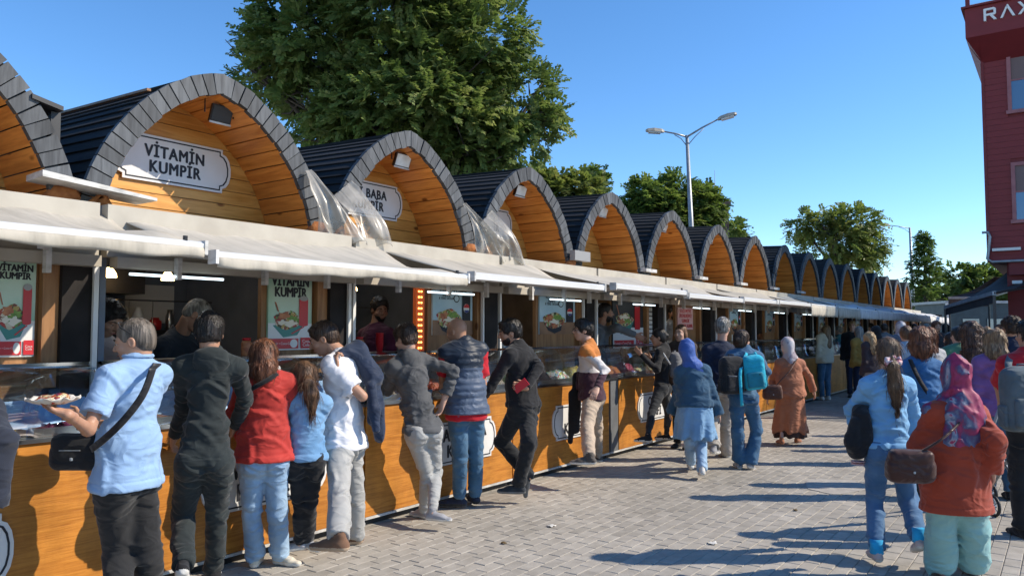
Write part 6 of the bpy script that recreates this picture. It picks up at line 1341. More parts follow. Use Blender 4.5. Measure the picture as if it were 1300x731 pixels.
# --- man in the light blue polo shirt
a = P_(166, 406, yaw=68, girth=1.0, plane=.62, label='heavy man in a light blue polo shirt holding a loaded potato', skin='tan', neck=(174, 462, .0), pel=(160, 606), head=(171, 433, 0), hyaw=98, hpitch=-14,
       le=(112, 545, 't'), lw=(86, 526, 't'), re=(150, 545, .25), rw=(104, 530, .30), lk=(150, 700, 'a'), rk=(188, 702, 'a'), la=(150, 790, 't'), ra=(188, 788, 'a'), hdL=(-.85, .15, .25), pnL=(.1, .1, .95), thL=(.2, -.9, 0), curlL=.5, hdR=(-.8, .4, .1))
a.body(); POLO = cloth('polo_blue', (.27, .41, .62), .06); a.top(POLO, 'polo_shirt', .36, -.05, .014, .03, amp=0.010, cuff=.016, label='light blue polo shirt'); a.pants(cloth('charcoal_jeans', (.018, .018, .019)), add=.016, an=.055, kn=.062); a.shoes(BLACKC, DKS); a.hair(hairmat('hair_pepper', (.045, .038, .032), (.17, .14, .115)), 'buzz')
c = MB().tube([a.neck+a.sp*.045+np.array([math.cos(t)*.074, math.sin(t)*.074, 0])*a.k for t in np.linspace(0, 2*math.pi, 17)], .012, 6).build('collar', POLO, a.root, True)
sg = MB(); sg.tube([a.head+a.hl*x+a.hf*y+a.hu*z for x, y, z in ((.084, -.02, .035), (.080, .03, .085), (.03, .052, .118), (-.03, .052, .118), (-.080, .03, .085), (-.084, -.02, .035))], .004, 6); sg.build('sunglasses', BLACKC, a.root, True)
r = bag_root(a, 'crossbody_bag', 'black crossbody bag on the strap of the light blue polo man', 'bag'); B0 = a.at(98, 572, -.08); W_ = a.g*a.k
handbag(r, B0, 5, .24, .19, .10, BLACKC, .008, M['galv'])
band([a.at(194, 468, -.12), a.at(182, 500, -.235), a.at(160, 530, -.285), a.at(135, 555, -.27), a.at(116, 570, -.17)], .036, BLACKC, r, n=(.1, -1, .1)); band([a.at(194, 468, -.12), a.at(200, 462, -.02), a.at(185, 470, .10), a.at(140, 520, .22), a.at(100, 545, .06)], .036, BLACKC, r, n=(0, .3, 1))
MB().box(B0[0]-.05, B0[0]+.06, B0[1]-.085, B0[1]-.078, B0[2]+.012, B0[2]+.016).build('zip', M['galv'], r)
K0 = a.W(a.wrL+np.array([-.085, 0.02, .035])); r = empty('loaded_potato', K0, 0, 'baked potato heaped with toppings on paper in the man\'s hand', 'food')
g = []
for i in range(9):
    rr = i/8*.105; g.append([(rr*math.cos(t), rr*math.sin(t)*1.15, .010+.035*(i/8)**2+.008*math.sin(t*9+i)*(i/8)) for t in np.linspace(0, 2*math.pi, 33)])
MB().sheet(g, .002).build('paper_tray', mat('greaseproof_paper', (.66, .62, .56), .7), r, True)
blob_mesh('potato_toppings', [('e', (0, 0, .03), (.072, .08, .028), None, .02), ('e', (.02, .03, .05), (.03, .035, .018), None, .02), ('e', (-.03, -.02, .045), (.035, .03, .018), None, .02)], .006, speckle('kumpir', [(.55, .48, .25), (.45, .04, .02), (.40, .16, .06), (.62, .55, .38), (.15, .02, .06), (.35, .08, .02)], 60, .35, .5), .010, (40, 40, 40), r)
# --- youth in the black hooded tracksuit
a = P_(252, 400, yaw=20, girth=.82, plane=.46, label='tall youth seen from behind in a black hooded tracksuit', neck=(268, 452), pel=(260, 580), head=(266, 423), le=(233, 515, 'a'), lw=(222, 552, 'a'), re=(312, 508, 'a'), rw=(298, 540, 'a'), lk=(233, 655, 'a'), rk=(275, 655, 'a'), la=(232, 718, 't'), ra=(272, 722, 'a'), skin='tan', hpitch=-15)
JOG = cloth('track_black', (.020, .026, .027)); a.body(); a.top(JOG, 'hooded_sweatshirt', 1.0, -.04, .012, .012, amp=0.013, cuff=.010); a.hood(JOG); a.pants(JOG, add=.014, kn=.056, an=.046, hem=.003, amp=0.014); a.shoes(BLACKC, WHITES); a.hair(H_BLK, 'short')
# --- woman in the red jacket
a = P_(336, 427, yaw=22, girth=1.06, female=True, plane=.40, label='woman with auburn bob in a bright red jacket and blue jeans', neck=(338, 475), pel=(335, 580), head=(334, 452), le=(297, 528, 'a'), lw=(312, 560, 'a'), re=(381, 528, 'a'), rw=(358, 545, 'a'), lk=(319, 652, 'a'), rk=(352, 652, 'a'), la=(324, 708, 'a'), ra=(356, 706, 'a'), toeL=(-.1, 1, 0), toeR=(.9, -.3, 0), hpitch=-12, skin='light')
a.body(); RED = cloth('jacket_red', (.40, .030, .022), .10, .7); a.top(RED, 'jacket', 1.0, -.02, .022, .015, flare=.045, amp=0.014, cuff=.012); a.hood(RED, size=1.0); a.pants(denim('denim_light', (.20, .32, .48), (.33, .46, .60)), 'jeans', .010, kn=.056, an=.052, hem=.004, pockets=True); a.shoes(cloth('off_white_leather', (.60, .53, .42), .06, .6), WHITES); a.hair(H_AUB, 'bob')
MB().tube([a.neck+a.sp*.03+np.array([math.cos(t)*.075, math.sin(t)*.07, .01*math.sin(3*t)]) for t in np.linspace(0, 2*math.pi, 15)], .020, 8).build('hood_lining', cloth('grey_lining', (.42, .40, .38)), a.root, True)
band([a.at(352, 474, -.10), a.at(340, 482, -.16), a.at(322, 492, -.165), a.at(304, 505, -.10)], .03, BLACKC, bag_root(a, 'shoulder_strap', 'dark strap crossing the collar of the red jacket', 'strap'), n=(0, -1, .2))
# --- girl in denim
a = P_(390, 463, yaw=15, girth=.90, female=True, plane=.52, label='girl with a plaited ponytail in a blue denim jacket', neck=(390, 502), pel=(388, 580), head=(386, 481), hyaw=30, le=(370, 540, 'a'), lw=(374, 560, 'a'), re=(404, 538, 'a'), rw=(398, 560, 'a'), lk=(380, 640, 'a'), rk=(393, 640, 'a'), la=(381, 688, 'a'), ra=(392, 686, 'a'), toeL=(-.6, -.2, 0), toeR=(.5, -.5, 0), skin='light', hpitch=-8)
a.body(); DEN = denim('denim_sky', (.13, .27, .46), (.20, .36, .56)); a.top(DEN, 'denim_jacket', 1.0, -.02, .018, .01, flare=.01, amp=0.010, cuff=.006); a.pants(BLACKC, add=.006, kn=.048, an=.040); a.shoes(cloth('shoe_grey', (.30, .30, .32)), WHITES); a.hair(H_BR, 'ponytail', length=.27, tail=(.04, 0, 0))
for i, (z) in enumerate((0.07, .15)): MB().lathe(a.tail+np.array([.012+z*.12, -.03, -z-.01]), [(.030, 0), (.038, .01), (.030, .02)], 10).build('hair_band', M['white'] if i else mat('band_blue', (.1, .2, .4), .5), a.root, True)
# --- man in white with a jacket over his shoulder
a = P_(436, 404, yaw=75, girth=1.0, plane=.50, label='man in a white t-shirt carrying a navy jacket over his shoulder', neck=(433, 450), pel=(437, 560), head=(411, 430), hyaw=95, hpitch=-24, le=(460, 503, 't'), lw=(428, 468, 't'), re=(425, 505, .15), rw=(408, 545, .20), lk=(431, 630, 't'), rk=(450, 628, 'a'), la=(430, 684, 't'), ra=(450, 684, 'a'), toeL=(-.9, .15, 0), toeR=(-.85, -.3, 0), hdL=(-.15, .1, .9), pnL=(.7, .3, 0), thL=(-.9, 0, .4), curlL=1.1, skin='tan')
a.body(); a.top(cloth('tshirt_white', (.70, .69, .72), .04), 'tshirt', .38, -.05, .012, .02, amp=0.012, cuff=.018, collar=False); a.pants(cloth('trousers_light_grey', (.36, .355, .34), .08), add=.016, kn=.058, an=.054, hem=.006, amp=0.016); a.shoes(cloth('suede_brown', (.16, .085, .05)), cloth('gum_sole', (.42, .30, .20))); a.hair(H_DBR, 'short')
r = bag_root(a, 'carried_jacket', 'navy jacket slung over the shoulder of the white t-shirt man', 'jacket')
N2 = cloth('jacket_navy', (.016, .028, .060), .15, .7); blob_mesh('jacket_body', [('c', a.at(428, 452, -.10), a.at(455, 445, .03), .045, .06, .04), ('c', a.at(455, 446, .03), a.at(473, 478, .02), .065, .080, .05, (np.array([0, 1, 0]), .9)), ('c', a.at(473, 478, .02), a.at(473, 530, .02), .080, .060, .04, (np.array([1, 0, 0]), 1.5)), ('c', a.at(470, 490, -.08), a.at(477, 545, -.08), .045, .035, .03), ('c', a.at(478, 500, .06), a.at(480, 555, .04), .04, .032, .03)], .010, N2, .020, (12, 12, 6), r)
# --- grey jacket, elbow out
a = P_(532, 413, yaw=38, girth=.98, female=True, plane=.36, label='person in a dark grey jacket leaning on the counter, elbow raised', neck=(516, 452), pel=(537, 545), head=(515, 430), hyaw=50, hpitch=-20, le=(492, 495, 'a'), lw=(500, 480, 'a'), re=(577, 470, 't'), rw=(560, 518, 'a'), lk=(541, 600, 'a'), rk=(553, 600, 'a'), la=(539, 648, 'a'), ra=(549, 650, 't'), toeL=(-.5, .4, 0), toeR=(.9, -.3, 0), skin='light')
a.body(); GRJ = cloth('jacket_grey', (.075, .077, .082), .15, .75); a.top(GRJ, 'jacket', .86, -.02, .020, .015, amp=0.019, cuff=.012, sc=(11, 11, 12)); a.hood(GRJ, size=.95); a.pants(cloth('jeans_grey', (.36, .36, .35), .06), 'jeans', .006, top=.088, kn=.052, an=.040, pockets=True, amp=0.007); a.shoes(cloth('shoe_grey', (.30, .30, .32)), WHITES); a.hair(H_DBR, 'short')
# --- bald man in quilted vest
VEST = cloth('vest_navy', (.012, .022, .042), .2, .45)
a = P_(594, 404, yaw=30, girth=1.08, plane=.38, label='bald man in a quilted navy vest over a red t-shirt', neck=(588, 436), pel=(592, 520), head=(580, 421), hyaw=55, hpitch=-14, le=(562, 480, 'a'), lw=(560, 497, 'a'), re=(613, 487, 'a'), rw=(602, 514, 'a'), lk=(584, 582, 'a'), rk=(604, 580, 'a'), la=(583, 632, 'a'), ra=(603, 628, 'a'), toeL=(-.9, .1, 0), toeR=(-.3, .8, 0), skin='tan')
a.body(); a.top(cloth('tshirt_red', (.46, .010, .022), .08), 'tshirt', .40, -.09, .010, .02, cuff=.014, collar=False)
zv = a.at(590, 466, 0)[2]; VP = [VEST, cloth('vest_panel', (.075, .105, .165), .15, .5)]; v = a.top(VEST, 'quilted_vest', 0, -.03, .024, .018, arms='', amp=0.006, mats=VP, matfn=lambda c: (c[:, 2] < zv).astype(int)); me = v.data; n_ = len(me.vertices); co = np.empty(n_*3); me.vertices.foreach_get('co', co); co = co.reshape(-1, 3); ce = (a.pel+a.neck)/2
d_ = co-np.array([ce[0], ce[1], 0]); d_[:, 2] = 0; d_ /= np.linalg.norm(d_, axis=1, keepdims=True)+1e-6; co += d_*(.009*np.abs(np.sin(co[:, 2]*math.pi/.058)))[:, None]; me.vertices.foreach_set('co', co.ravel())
a.pants(denim('denim_blue', (.030, .090, .165), (.075, .16, .26)), 'jeans', .010, kn=.058, an=.050, hem=.003, pockets=True); a.shoes(cloth('shoe_navy', (.02, .025, .045)), DKS)
# --- man in black with crossed legs
a = P_(662, 400, yaw=62, girth=1.02, plane=.55, label='bearded man in black leaning on the counter with crossed legs', neck=(657, 440), pel=(664, 512), head=(647, 422), hyaw=100, hpitch=-12, le=(622, 492, 'a'), lw=(612, 505, .1), re=(684, 466, 't'), rw=(668, 492, 't'), lk=(637, 560, 'a'), rk=(671, 562, 't'), la=(672, 604, 't'), ra=(658, 616, 'a'), toeL=(.10, .0, -1), toeR=(-.9, .1, 0), skin='tan', hdR=(-.8, .2, .15), curlR=1.0)
BK2 = cloth('sweater_black', (.012, .012, .014), .2); a.body(); a.top(BK2, 'sweater', 1.0, -.03, .012, .015, amp=0.010, cuff=.004); a.pants(cloth('trousers_black', (.016, .017, .019)), add=.014, kn=.060, an=.046, amp=0.013); a.shoes(cloth('shoe_charcoal', (.03, .034, .04)), cloth('sole_mix', (.16, .16, .16))); a.hair(H_BLK, 'short'); a.beard(H_BLK)
q = a.W(a.wrR+np.array([-.05, -.02, .02])); o = MB(); o.box(-.038, .038, -.005, .005, -.075, .075); o = o.build('phone', mat('phone_red', (.5, .01, .03), .3)); o.location = q; o.rotation_euler = (.3, .9, YAW); tag(o, 'red phone in the hand of the man in black', 'phone')
# --- colour block sweater
def block(z1, z2): return lambda c: np.where(c[:, 2] > z1, 0, np.where(c[:, 2] > z2, 1, 2))
a = P_(751, 402, yaw=72, girth=.93, plane=.42, label='young man in a rust, white and maroon colour block sweater', neck=(747, 437), pel=(752, 503), head=(740, 419), hyaw=100, le=(768, 470, 't'), lw=(758, 492, 't'), re=(738, 470, .15), rw=(735, 495, .2), lk=(745, 545, 't'), rk=(757, 545, 'a'), la=(748, 580, 't'), ra=(758, 578, 'a'), toeL=(-.9, .05, 0), toeR=(-.8, .3, 0), skin='light')
CB = [cloth('sweater_rust', (.48, .17, .04)), cloth('sweater_white', (.62, .58, .56), .05), cloth('sweater_maroon', (.055, .022, .035))]
a.body(); z1 = a.at(750, 452, 0)[2]; z2 = a.at(750, 472, 0)[2]; a.top(CB[0], 'sweater', 1.0, -.04, .014, .015, amp=0.012, cuff=.004, mats=CB, matfn=block(z1, z2)); a.pants(cloth('chinos', (.44, .345, .26), .08), add=.014, kn=.062, an=.050, amp=0.014); a.shoes(cloth('shoe_taupe', (.10, .085, .075)), WHITES); a.hair(H_BLK, 'short')
def glasses(a):
    mb = MB(); h = a.hs
    def X(x, y, z): return a.head+(a.hl*x+a.hf*y+a.hu*z)*h
    for q in (1, -1): mb.tube([X(q*.032+.021*math.cos(t), .105-.004*abs(math.cos(t)), .004+.017*math.sin(t)) for t in np.linspace(0, 2*math.pi, 13)], .0022, 5); mb.tube([X(q*.053, .102, .008), X(q*.078, .06, .008), X(q*.080, -.005, .004)], .0022, 5)
    mb.tube([X(-.011, .106, .008), X(.011, .106, .008)], .0022, 5); return mb.build('glasses', BLACKC, a.root)
glasses(a)
r = bag_root(a, 'dark_coat', 'dark coat hanging from the arm of the colour block sweater man', 'coat'); blob_mesh('coat_cloth', [('c', a.at(734, 478, .22), a.at(730, 545, .20), .07, .055, .04, (np.array([0, 1, 0]), 1.3)), ('c', a.at(727, 500, .20), a.at(724, 560, .20), .05, .04, .03)], .012, BLACKC, .02, (12, 12, 6), r)
# --- young woman in black leggings
a = P_(838, 414, yaw=62, girth=.86, female=True, plane=.36, label='slim woman in a black top and leggings with a bun', neck=(842, 441), pel=(840, 492), head=(836, 428), hyaw=80, hpitch=-5, le=(834, 470, 't'), lw=(812, 448, 'a'), re=(850, 470, 'a'), rw=(826, 455, 'a'), lk=(827, 525, 't'), rk=(848, 522, 'a'), la=(822, 554, 't'), ra=(846, 552, 'a'), toeL=(-.9, 0, 0), toeR=(-.7, .3, 0), skin='tan')
a.body(); a.top(BLACKC, 'top', 1.0, .02, .010, .008, amp=0.009, cuff=.003); a.pants(cloth('leggings', (.022, .024, .028)), 'leggings', .003, top=.090, kn=.050, an=.034, frac=.93, amp=0.004); a.shoes(BLACKC, WHITES); a.hair(H_BLK, 'bun')
r = bag_root(a, 'grey_backpack', 'small grey backpack with a white strap behind the woman in leggings', 'backpack'); backpack(r, a.at(858, 464, .02), 62, .24, .32, .13, cloth('pack_grey', (.16, .16, .17)), cloth('pack_grey', (0,0,0)), .012, M['galv']); band([a.surf(1.0, .5, .5), a.surf(.9, .75, -.2, .1), a.surf(.6, .6, -.8, .1)], .02, M['white'], r, n=(-.5, -.8, 0))
# --- face turned woman beside her
a = P_(866, 405, yaw=140, girth=.9, female=True, plane=.42, label='brown haired woman facing out between the blue headscarf and the kiosk', head=(864, 423), hyaw=140, skin='light'); a.body(hands=False); a.top(cloth('top_brown', (.06, .045, .04)), 'top', 1.0, -.05, .014, .01); a.pants(BLACKC, add=.01); a.shoes(BLACKC); a.hair(H_BR, 'long', length=.25)
# --- blue headscarf
a = P_((884, 604), 428, yaw=-6, girth=1.10, female=True, label='woman in a royal blue headscarf, denim cape jacket and pale blue skirt', neck=(878, 465), pel=(882, 512), head=(873, 444), hyaw=-38, le=(860, 500, 'a'), lw=(853, 522, 'a'), re=(905, 500, 'a'), rw=(912, 525, 'a'), lk=(876, 560, 'a'), rk=(890, 560, 'a'), la=(877, 588, 'a'), ra=(891, 596, 't'), skin='light')
a.body(); a.top(denim('denim_mid', (.018, .058, .110), (.038, .095, .160)), 'denim_jacket', 1.0, -.03, .024, .03, flare=.05, amp=0.017, cuff=.02, sadd=.028); a.skirt(denim('skirt_blue', (.14, .27, .44), (.19, .34, .52)), 'skirt', .02, a.at(885, 556, 0)[2], .19, .25, .014); a.pants(denim('denim_light', (.20, .32, .48), (.33, .46, .60)), 'jeans', .006, kn=.06, an=.052); a.shoes(WHITES, WHITES); a.hijab(cloth('scarf_blue', (.040, .10, .34), .12, .6), .10, .10, .14)
# --- tall grey haired man in navy
a = P_((917, 585), 400, yaw=8, girth=1.02, label='tall grey haired man in a navy sweater and light grey trousers', pel=(912, 492), neck=(916, 438), head=(918, 416), hyaw=-35, lk=(905, 535, 'a'), rk=(921, 535, 'a'), la=(906, 568, 't'), ra=(922, 574, 'a'), toeL=(.5, .75, -.1), skin='light')
a.body(); a.top(NAVY, 'sweater', 1.0, -.05, .016, .02, amp=0.012); a.pants(cloth('trousers_stone', (.36, .335, .31)), add=.018, kn=.060, an=.056, hem=.008, amp=0.019); a.shoes(cloth('shoe_grey', (.30, .30, .32)), WHITES); a.hair(H_GRY, 'short')
# --- denim jacket with two backpacks
a = P_((947, 597), 417, yaw=8, girth=1.0, label='dark haired person in a blue denim jacket with backpacks', neck=(946, 446), pel=(944, 503), head=(942, 432), hyaw=-45, le=(925, 475, 'a'), lw=(930, 500, 'a'), re=(972, 472, 'a'), rw=(966, 488, 'a'), lk=(936, 548, 'a'), rk=(960, 545, 'a'), la=(938, 588, 'a'), ra=(953, 588, 't'), toeL=(0, 1, 0), toeR=(.45, .75, -.35), skin='light')
a.body(); a.top(denim('denim_jacket_blue', (.035, .090, .165), (.07, .15, .25)), 'denim_jacket', 1.0, -.02, .022, .02, amp=0.016, cuff=.012); a.pants(denim('denim_mid2', (.025, .08, .165), (.055, .14, .25)), 'jeans', .012, kn=.060, an=.062, hem=.010, pockets=True, amp=0.012); a.shoes(cloth('shoe_grey', (.30, .30, .32)), WHITES); a.hair(H_DBR, 'bun')
r = bag_root(a, 'black_backpack', 'black backpack on the left shoulder of the denim jacket walker', 'backpack'); PKB = cloth('pack_black', (.016, .016, .018)); backpack(r, a.at(929, 477, -.20), 12, .29, .42, .16, PKB, PKB, .011, M['galv'])
r = bag_root(a, 'turquoise_backpack', 'turquoise backpack hanging behind the right shoulder of the denim jacket walker', 'backpack'); TQ = cloth('pack_turquoise', (.02, .38, .52)); backpack(r, a.at(957, 474, -.21), -8, .25, .38, .15, TQ, cloth('pack_teal', (.02, .20, .27)), .011, BLACKC, .12)
band([a.at(948, 448, -.12), a.at(940, 470, -.28), a.at(941, 500, -.29), a.at(942, 515, -.25)], .035, TQ, r, n=(0, -1, 0)); band([a.at(958, 447, -.10), a.at(965, 460, -.2)], .03, TQ, r, n=(0, -1, 0))
# --- orange headscarf behind
a = P_(970, 418, yaw=15, girth=1.05, female=True, dist=16.6, label='woman in a pale orange headscarf half hidden behind the backpacks', head=(966, 431), skin='light'); a.body(hands=False); a.top(cloth('coat_plum', (.07, .05, .08)), 'coat', 1.0, -.1, .02, .02); a.skirt(cloth('skirt_plum', (.05, .04, .08)), 'skirt', .0, .25, .17, .24); a.shoes(BLACKC); a.hijab(cloth('scarf_orange', (.42, .19, .10), .12, .7), .25, .25, .13, drop=.03)
# --- rust robe
a = P_((1003, 566), 423, yaw=-4, girth=1.12, female=True, label='woman in a long terracotta robe and silver patterned headscarf', neck=(1003, 456), pel=(1003, 497), head=(1000, 438), le=(982, 480, 'a'), lw=(975, 505, 'a'), re=(1027, 478, 'a'), rw=(1033, 497, 'a'), la=(992, 558, 't'), ra=(1012, 556, 'a'), lk=(994, 530, 'a'), rk=(1011, 530, 'a'), toeL=(-.1, 1, 0), toeR=(.6, .7, -.1), skin='light')
ROB = cloth('robe_terracotta', (.36, .135, .070), .10, .75); a.body(); a.top(ROB, 'robe_top', .97, -.08, .022, .03, amp=0.013, cuff=.012); a.skirt(ROB, 'robe_skirt', .10, .19, .165, .265, .016, label='lower part of the terracotta robe'); a.skirt(cloth('hem_brown', (.05, .025, .02)), 'underskirt', .0, .12, .15, .245, .012); a.shoes(cloth('shoe_tan', (.30, .12, .06)), cloth('shoe_tan', (0, 0, 0)))
SILV = speckle('scarf_silver', [(.42, .38, .40), (.50, .47, .48), (.30, .24, .26), (.46, .40, .38)], 14, .5); a.hijab(SILV, .08, .10, .09, tail=.24, drop=-.02)
r = bag_root(a, 'brown_shoulder_bag', 'brown shoulder bag at the left hip of the terracotta robe woman', 'bag'); BR = cloth('bag_brown', (.085, .035, .022), .15, .5); handbag(r, a.at(981, 497, -.19), -10, .24, .20, .09, BR, .011, M['galv'])
band([a.at(1012, 455, -.08), a.at(1003, 470, -.22), a.at(990, 484, -.23), a.at(983, 492, -.21)], .016, BR, r, n=(0, -1, 0))
# --- cream top
a = P_((1048, 508), 407, yaw=20, girth=.95, female=True, label='long haired woman in a cream top at a far counter', skin='light', head=(1048, 420)); a.body(hands=False); a.top(cloth('top_cream', (.60, .54, .40), .06), 'top', 1.0, -.12, .02, .02, flare=.03, amp=0.017); a.pants(denim('denim_blue', (0, 0, 0), (0, 0, 0)), 'jeans'); a.shoes(WHITES); a.hair(H_LBR, 'long', length=.42)
# --- blonde curls
a = P_(1104, 414, yaw=25, girth=.95, female=True, dist=14.5, label='woman with curly blonde hair in a dark jacket', skin='light', head=(1103, 430)); a.body(hands=False); a.top(cloth('jacket_plum', (.035, .025, .03)), 'jacket', 1.0, -.05, .02, .02); a.pants(cloth('trousers_grey_f', (.2, .2, .21))); a.shoes(BLACKC); a.hair(H_BLD, 'longcurly', length=.30)
# --- light blue sweatshirt, foreground
a = P_((1137, 712), 422, yaw=2, girth=1.0, female=True, label='woman in a sky blue sweatshirt and jeans with long tied hair', neck=(1126, 478), pel=(1128, 566, .0), head=(1127, 449), hyaw=-12, le=(1080, 522, 'a'), lw=(1092, 562, 'a'), re=(1160, 525, 'a'), rw=(1158, 562, 'a'), lk=(1110, 635, 'a'), rk=(1153, 635, 'a'), la=(1113, 700, 't'), ra=(1167, 686, 't'), toeL=(.1, 1, 0), toeR=(.2, .9, -.35), skin='light')
SWT = cloth('sweat_sky', (.17, .37, .60), .08); a.body(); a.top(SWT, 'sweatshirt', 1.0, -.01, .016, .022, amp=0.015, cuff=.012, sadd=.018); a.pants(denim('denim_true', (.045, .115, .23), (.09, .18, .32)), 'jeans', .008, top=.094, kn=.056, an=.052, frac=.88, hem=.003, pockets=True, amp=0.010); a.shoes(cloth('shoe_peach', (.52, .38, .33), .1, .6), cloth('shoe_cream', (.58, .52, .45)))
for an_ in (a.anL, a.anR): MB().tube([an_+np.array([0, 0, -.01]), an_+np.array([0, 0, .05]), an_+np.array([0, 0, .085])], [.046, .043, .045], 10).build('sock', cloth('sock_blue', (.02, .33, .62)), a.root, True)
H_LG = hairmat('hair_ombre', (.035, .02, .013), (.16, .095, .055), 26); a.hair(H_LG, 'ponytail', length=.44, tz=-.02, tail=(.02, 0, 0))
q = a.tail; mb = MB(); mb.tube([q+np.array([.045*math.cos(t), -.02+.02*math.sin(t), .012*math.sin(5*t)-.03+.02*math.sin(t)]) for t in np.linspace(0, 2*math.pi, 19)], [.020+.005*math.sin(i*2.1) for i in range(19)], 8); mb.build('scrunchie', speckle('scrunchie', [(.5, .25, .28), (.55, .45, .45), (.3, .08, .1)], 60), a.root, True)
r = bag_root(a, 'black_jacket', 'black bomber jacket with striped hem hanging from the blue sweatshirt woman\'s arm', 'jacket'); blob_mesh('jacket_cloth', [('c', a.at(1093, 528, .03), a.at(1088, 572, .02), .035, .060, .03, (np.array([0, 1, 0]), .9)), ('c', a.at(1096, 528, -.03), a.at(1100, 560, -.03), .04, .035, .02), ('c', a.at(1086, 535, -.03), a.at(1082, 562, -.03), .030, .026, .015), ('c', a.at(1090, 524, .0), a.at(1100, 520, .05), .035, .03, .02)], .0085, BLACKC, .035, (9, 9, 4), r)
for i in range(2): MB().lathe(a.at(1089, 586+i*3, .0), [(.045, 0), (.05, .004), (.045, .008)], 12).build('hem_stripe', M['pink'], r, True)
# --- auburn hair, blue top
a = P_(1168, 404, yaw=-5, girth=1.05, female=True, dist=7.6, label='woman with auburn hair in a blue top with a dark bag strap', skin='light', head=(1167, 430), neck=(1167, 458)); a.body(hands=False); a.top(cloth('top_blue', (.030, .12, .28)), 'top', .5, -.12, .018, .02, amp=0.013); a.pants(cloth('trousers_dark_f', (.03, .03, .035))); a.shoes(BLACKC); a.hair(H_AUB, 'bob')
band([a.at(1155, 456, -.09), a.at(1166, 480, -.17), a.at(1182, 505, -.14)], .04, BLACKC, bag_root(a, 'bag_strap', 'dark diagonal bag strap across the back of the blue top', 'strap'), n=(0, -1, 0))
# --- magenta headscarf, foreground
MAG = mat('scarf_magenta', (.26, .012, .06), .6, (.30, .02, .085), 3, bump=.1, bscale=80); _t = MAG.node_tree; _r = [n for n in _t.nodes if n.type == 'VALTORGB'][0]
for p_, c_ in ((.40, (.30, .02, .085, 1)), (.47, (.22, .012, .06, 1)), (.53, (.07, .04, .11, 1)), (.58, (.09, .12, .20, 1)), (.62, (.30, .28, .33, 1)), (.68, (.24, .02, .07, 1))): _e = _r.color_ramp.elements.new(p_); _e.color = c_
_n = [n for n in _t.nodes if n.type == 'TEX_NOISE'][0]; _n.inputs['Distortion'].default_value = 1.2; _n.inputs['Scale'].default_value = 5.5
a = P_((1214, 742), 434, yaw=3, girth=1.18, female=True, label='woman in a magenta patterned headscarf and long brick red tunic', neck=(1214, 512), pel=(1212, 600), head=(1212, 476), le=(1162, 565, 'a'), lw=(1175, 590, 'a'), re=(1264, 560, 't'), rw=(1260, 598, 'a'), lk=(1194, 672, 'a'), rk=(1236, 672, 'a'), la=(1195, 735, 'a'), ra=(1236, 732, 'a'), skin='light')
TUN = cloth('tunic_brick', (.30, .042, .018), .08, .75); a.body(); a.top(TUN, 'tunic', .97, a.at(1212, 648, 0)[2]-a.pel[2], .018, .035, flare=.045, amp=0.014, cuff=.02, sadd=.020, sc=(7, 7, 9)); a.pants(cloth('trousers_aqua', (.24, .43, .42), .06), 'trousers', .018, top=.088, kn=.072, an=.078, hem=.012, amp=0.018, calf=False); a.shoes(cloth('shoe_pink', (.5, .3, .25))); a.hijab(MAG, .22, .32, .165, drop=.0, out=.045, amp=0.020)
r = bag_root(a, 'dark_brown_handbag', 'dark brown handbag at the left hip of the brick red tunic', 'bag'); BR2 = cloth('bag_maroon', (.050, .018, .014), .15, .4); handbag(r, a.at(1156, 590, -.16), -8, .26, .20, .10, BR2, .009, M['galv'])
band([a.at(1236, 515, .0), a.at(1222, 532, -.13), a.at(1197, 556, -.215), a.at(1168, 574, -.19), a.at(1158, 580, -.15)], .014, BR2, r, n=(0, -1, 0))
# --- pink shirt curls
a = P_(1240, 402, yaw=-10, girth=.95, female=True, dist=8.2, label='woman with very long curly brown hair in a dusty pink shirt', skin='light', head=(1232, 424), neck=(1240, 450)); a.body(hands=False); a.top(cloth('shirt_pink', (.34, .18, .17), .1), 'shirt', 1.0, -.1, .018, .02, amp=0.017); a.pants(BLACKC); a.shoes(BLACKC); a.hair(hairmat('hair_brown2', (.035, .018, .012), (.15, .08, .05)), 'longcurly', length=.36)
# --- navy jacket curls
a = P_(1286, 398, yaw=-5, girth=1.05, dist=9.5, label='man with short curly hair in a navy jacket near the right edge', skin='tan', head=(1283, 415)); a.body(hands=False); a.top(NAVY, 'jacket', 1.0, -.05, .024, .02, amp=0.017); a.pants(BLACKC); a.shoes(BLACKC); a.hair(H_DBR, 'curly')
# --- red shirt with grey backpack at the edge
a = P_(1304, 402, yaw=0, girth=1.1, dist=6.2, label='man in a red shirt with a grey backpack, cut off by the right edge', skin='tan', head=(1306, 425), le=(1268, 490, 'a'), lw=(1272, 520, 'a')); a.body(); a.top(cloth('shirt_red', (.46, .012, .020), .08), 'shirt', .42, -.05, .016, .02, cuff=.014); a.pants(BLACKC, add=.02); a.shoes(BLACKC); a.hair(H_BLK, 'short')
r = bag_root(a, 'slate_backpack', 'slate grey backpack on the red shirted man at the right edge', 'backpack'); SLB = cloth('pack_slate', (.085, .11, .125), .12); backpack(r, a.at(1300, 508, -.26), 0, .33, .48, .17, SLB, SLB, .010, BLACKC)
band([a.at(1284, 450, .0), a.at(1280, 462, -.12), a.at(1284, 475, -.17)], .05, SLB, r, n=(-.3, -1, 0.3))
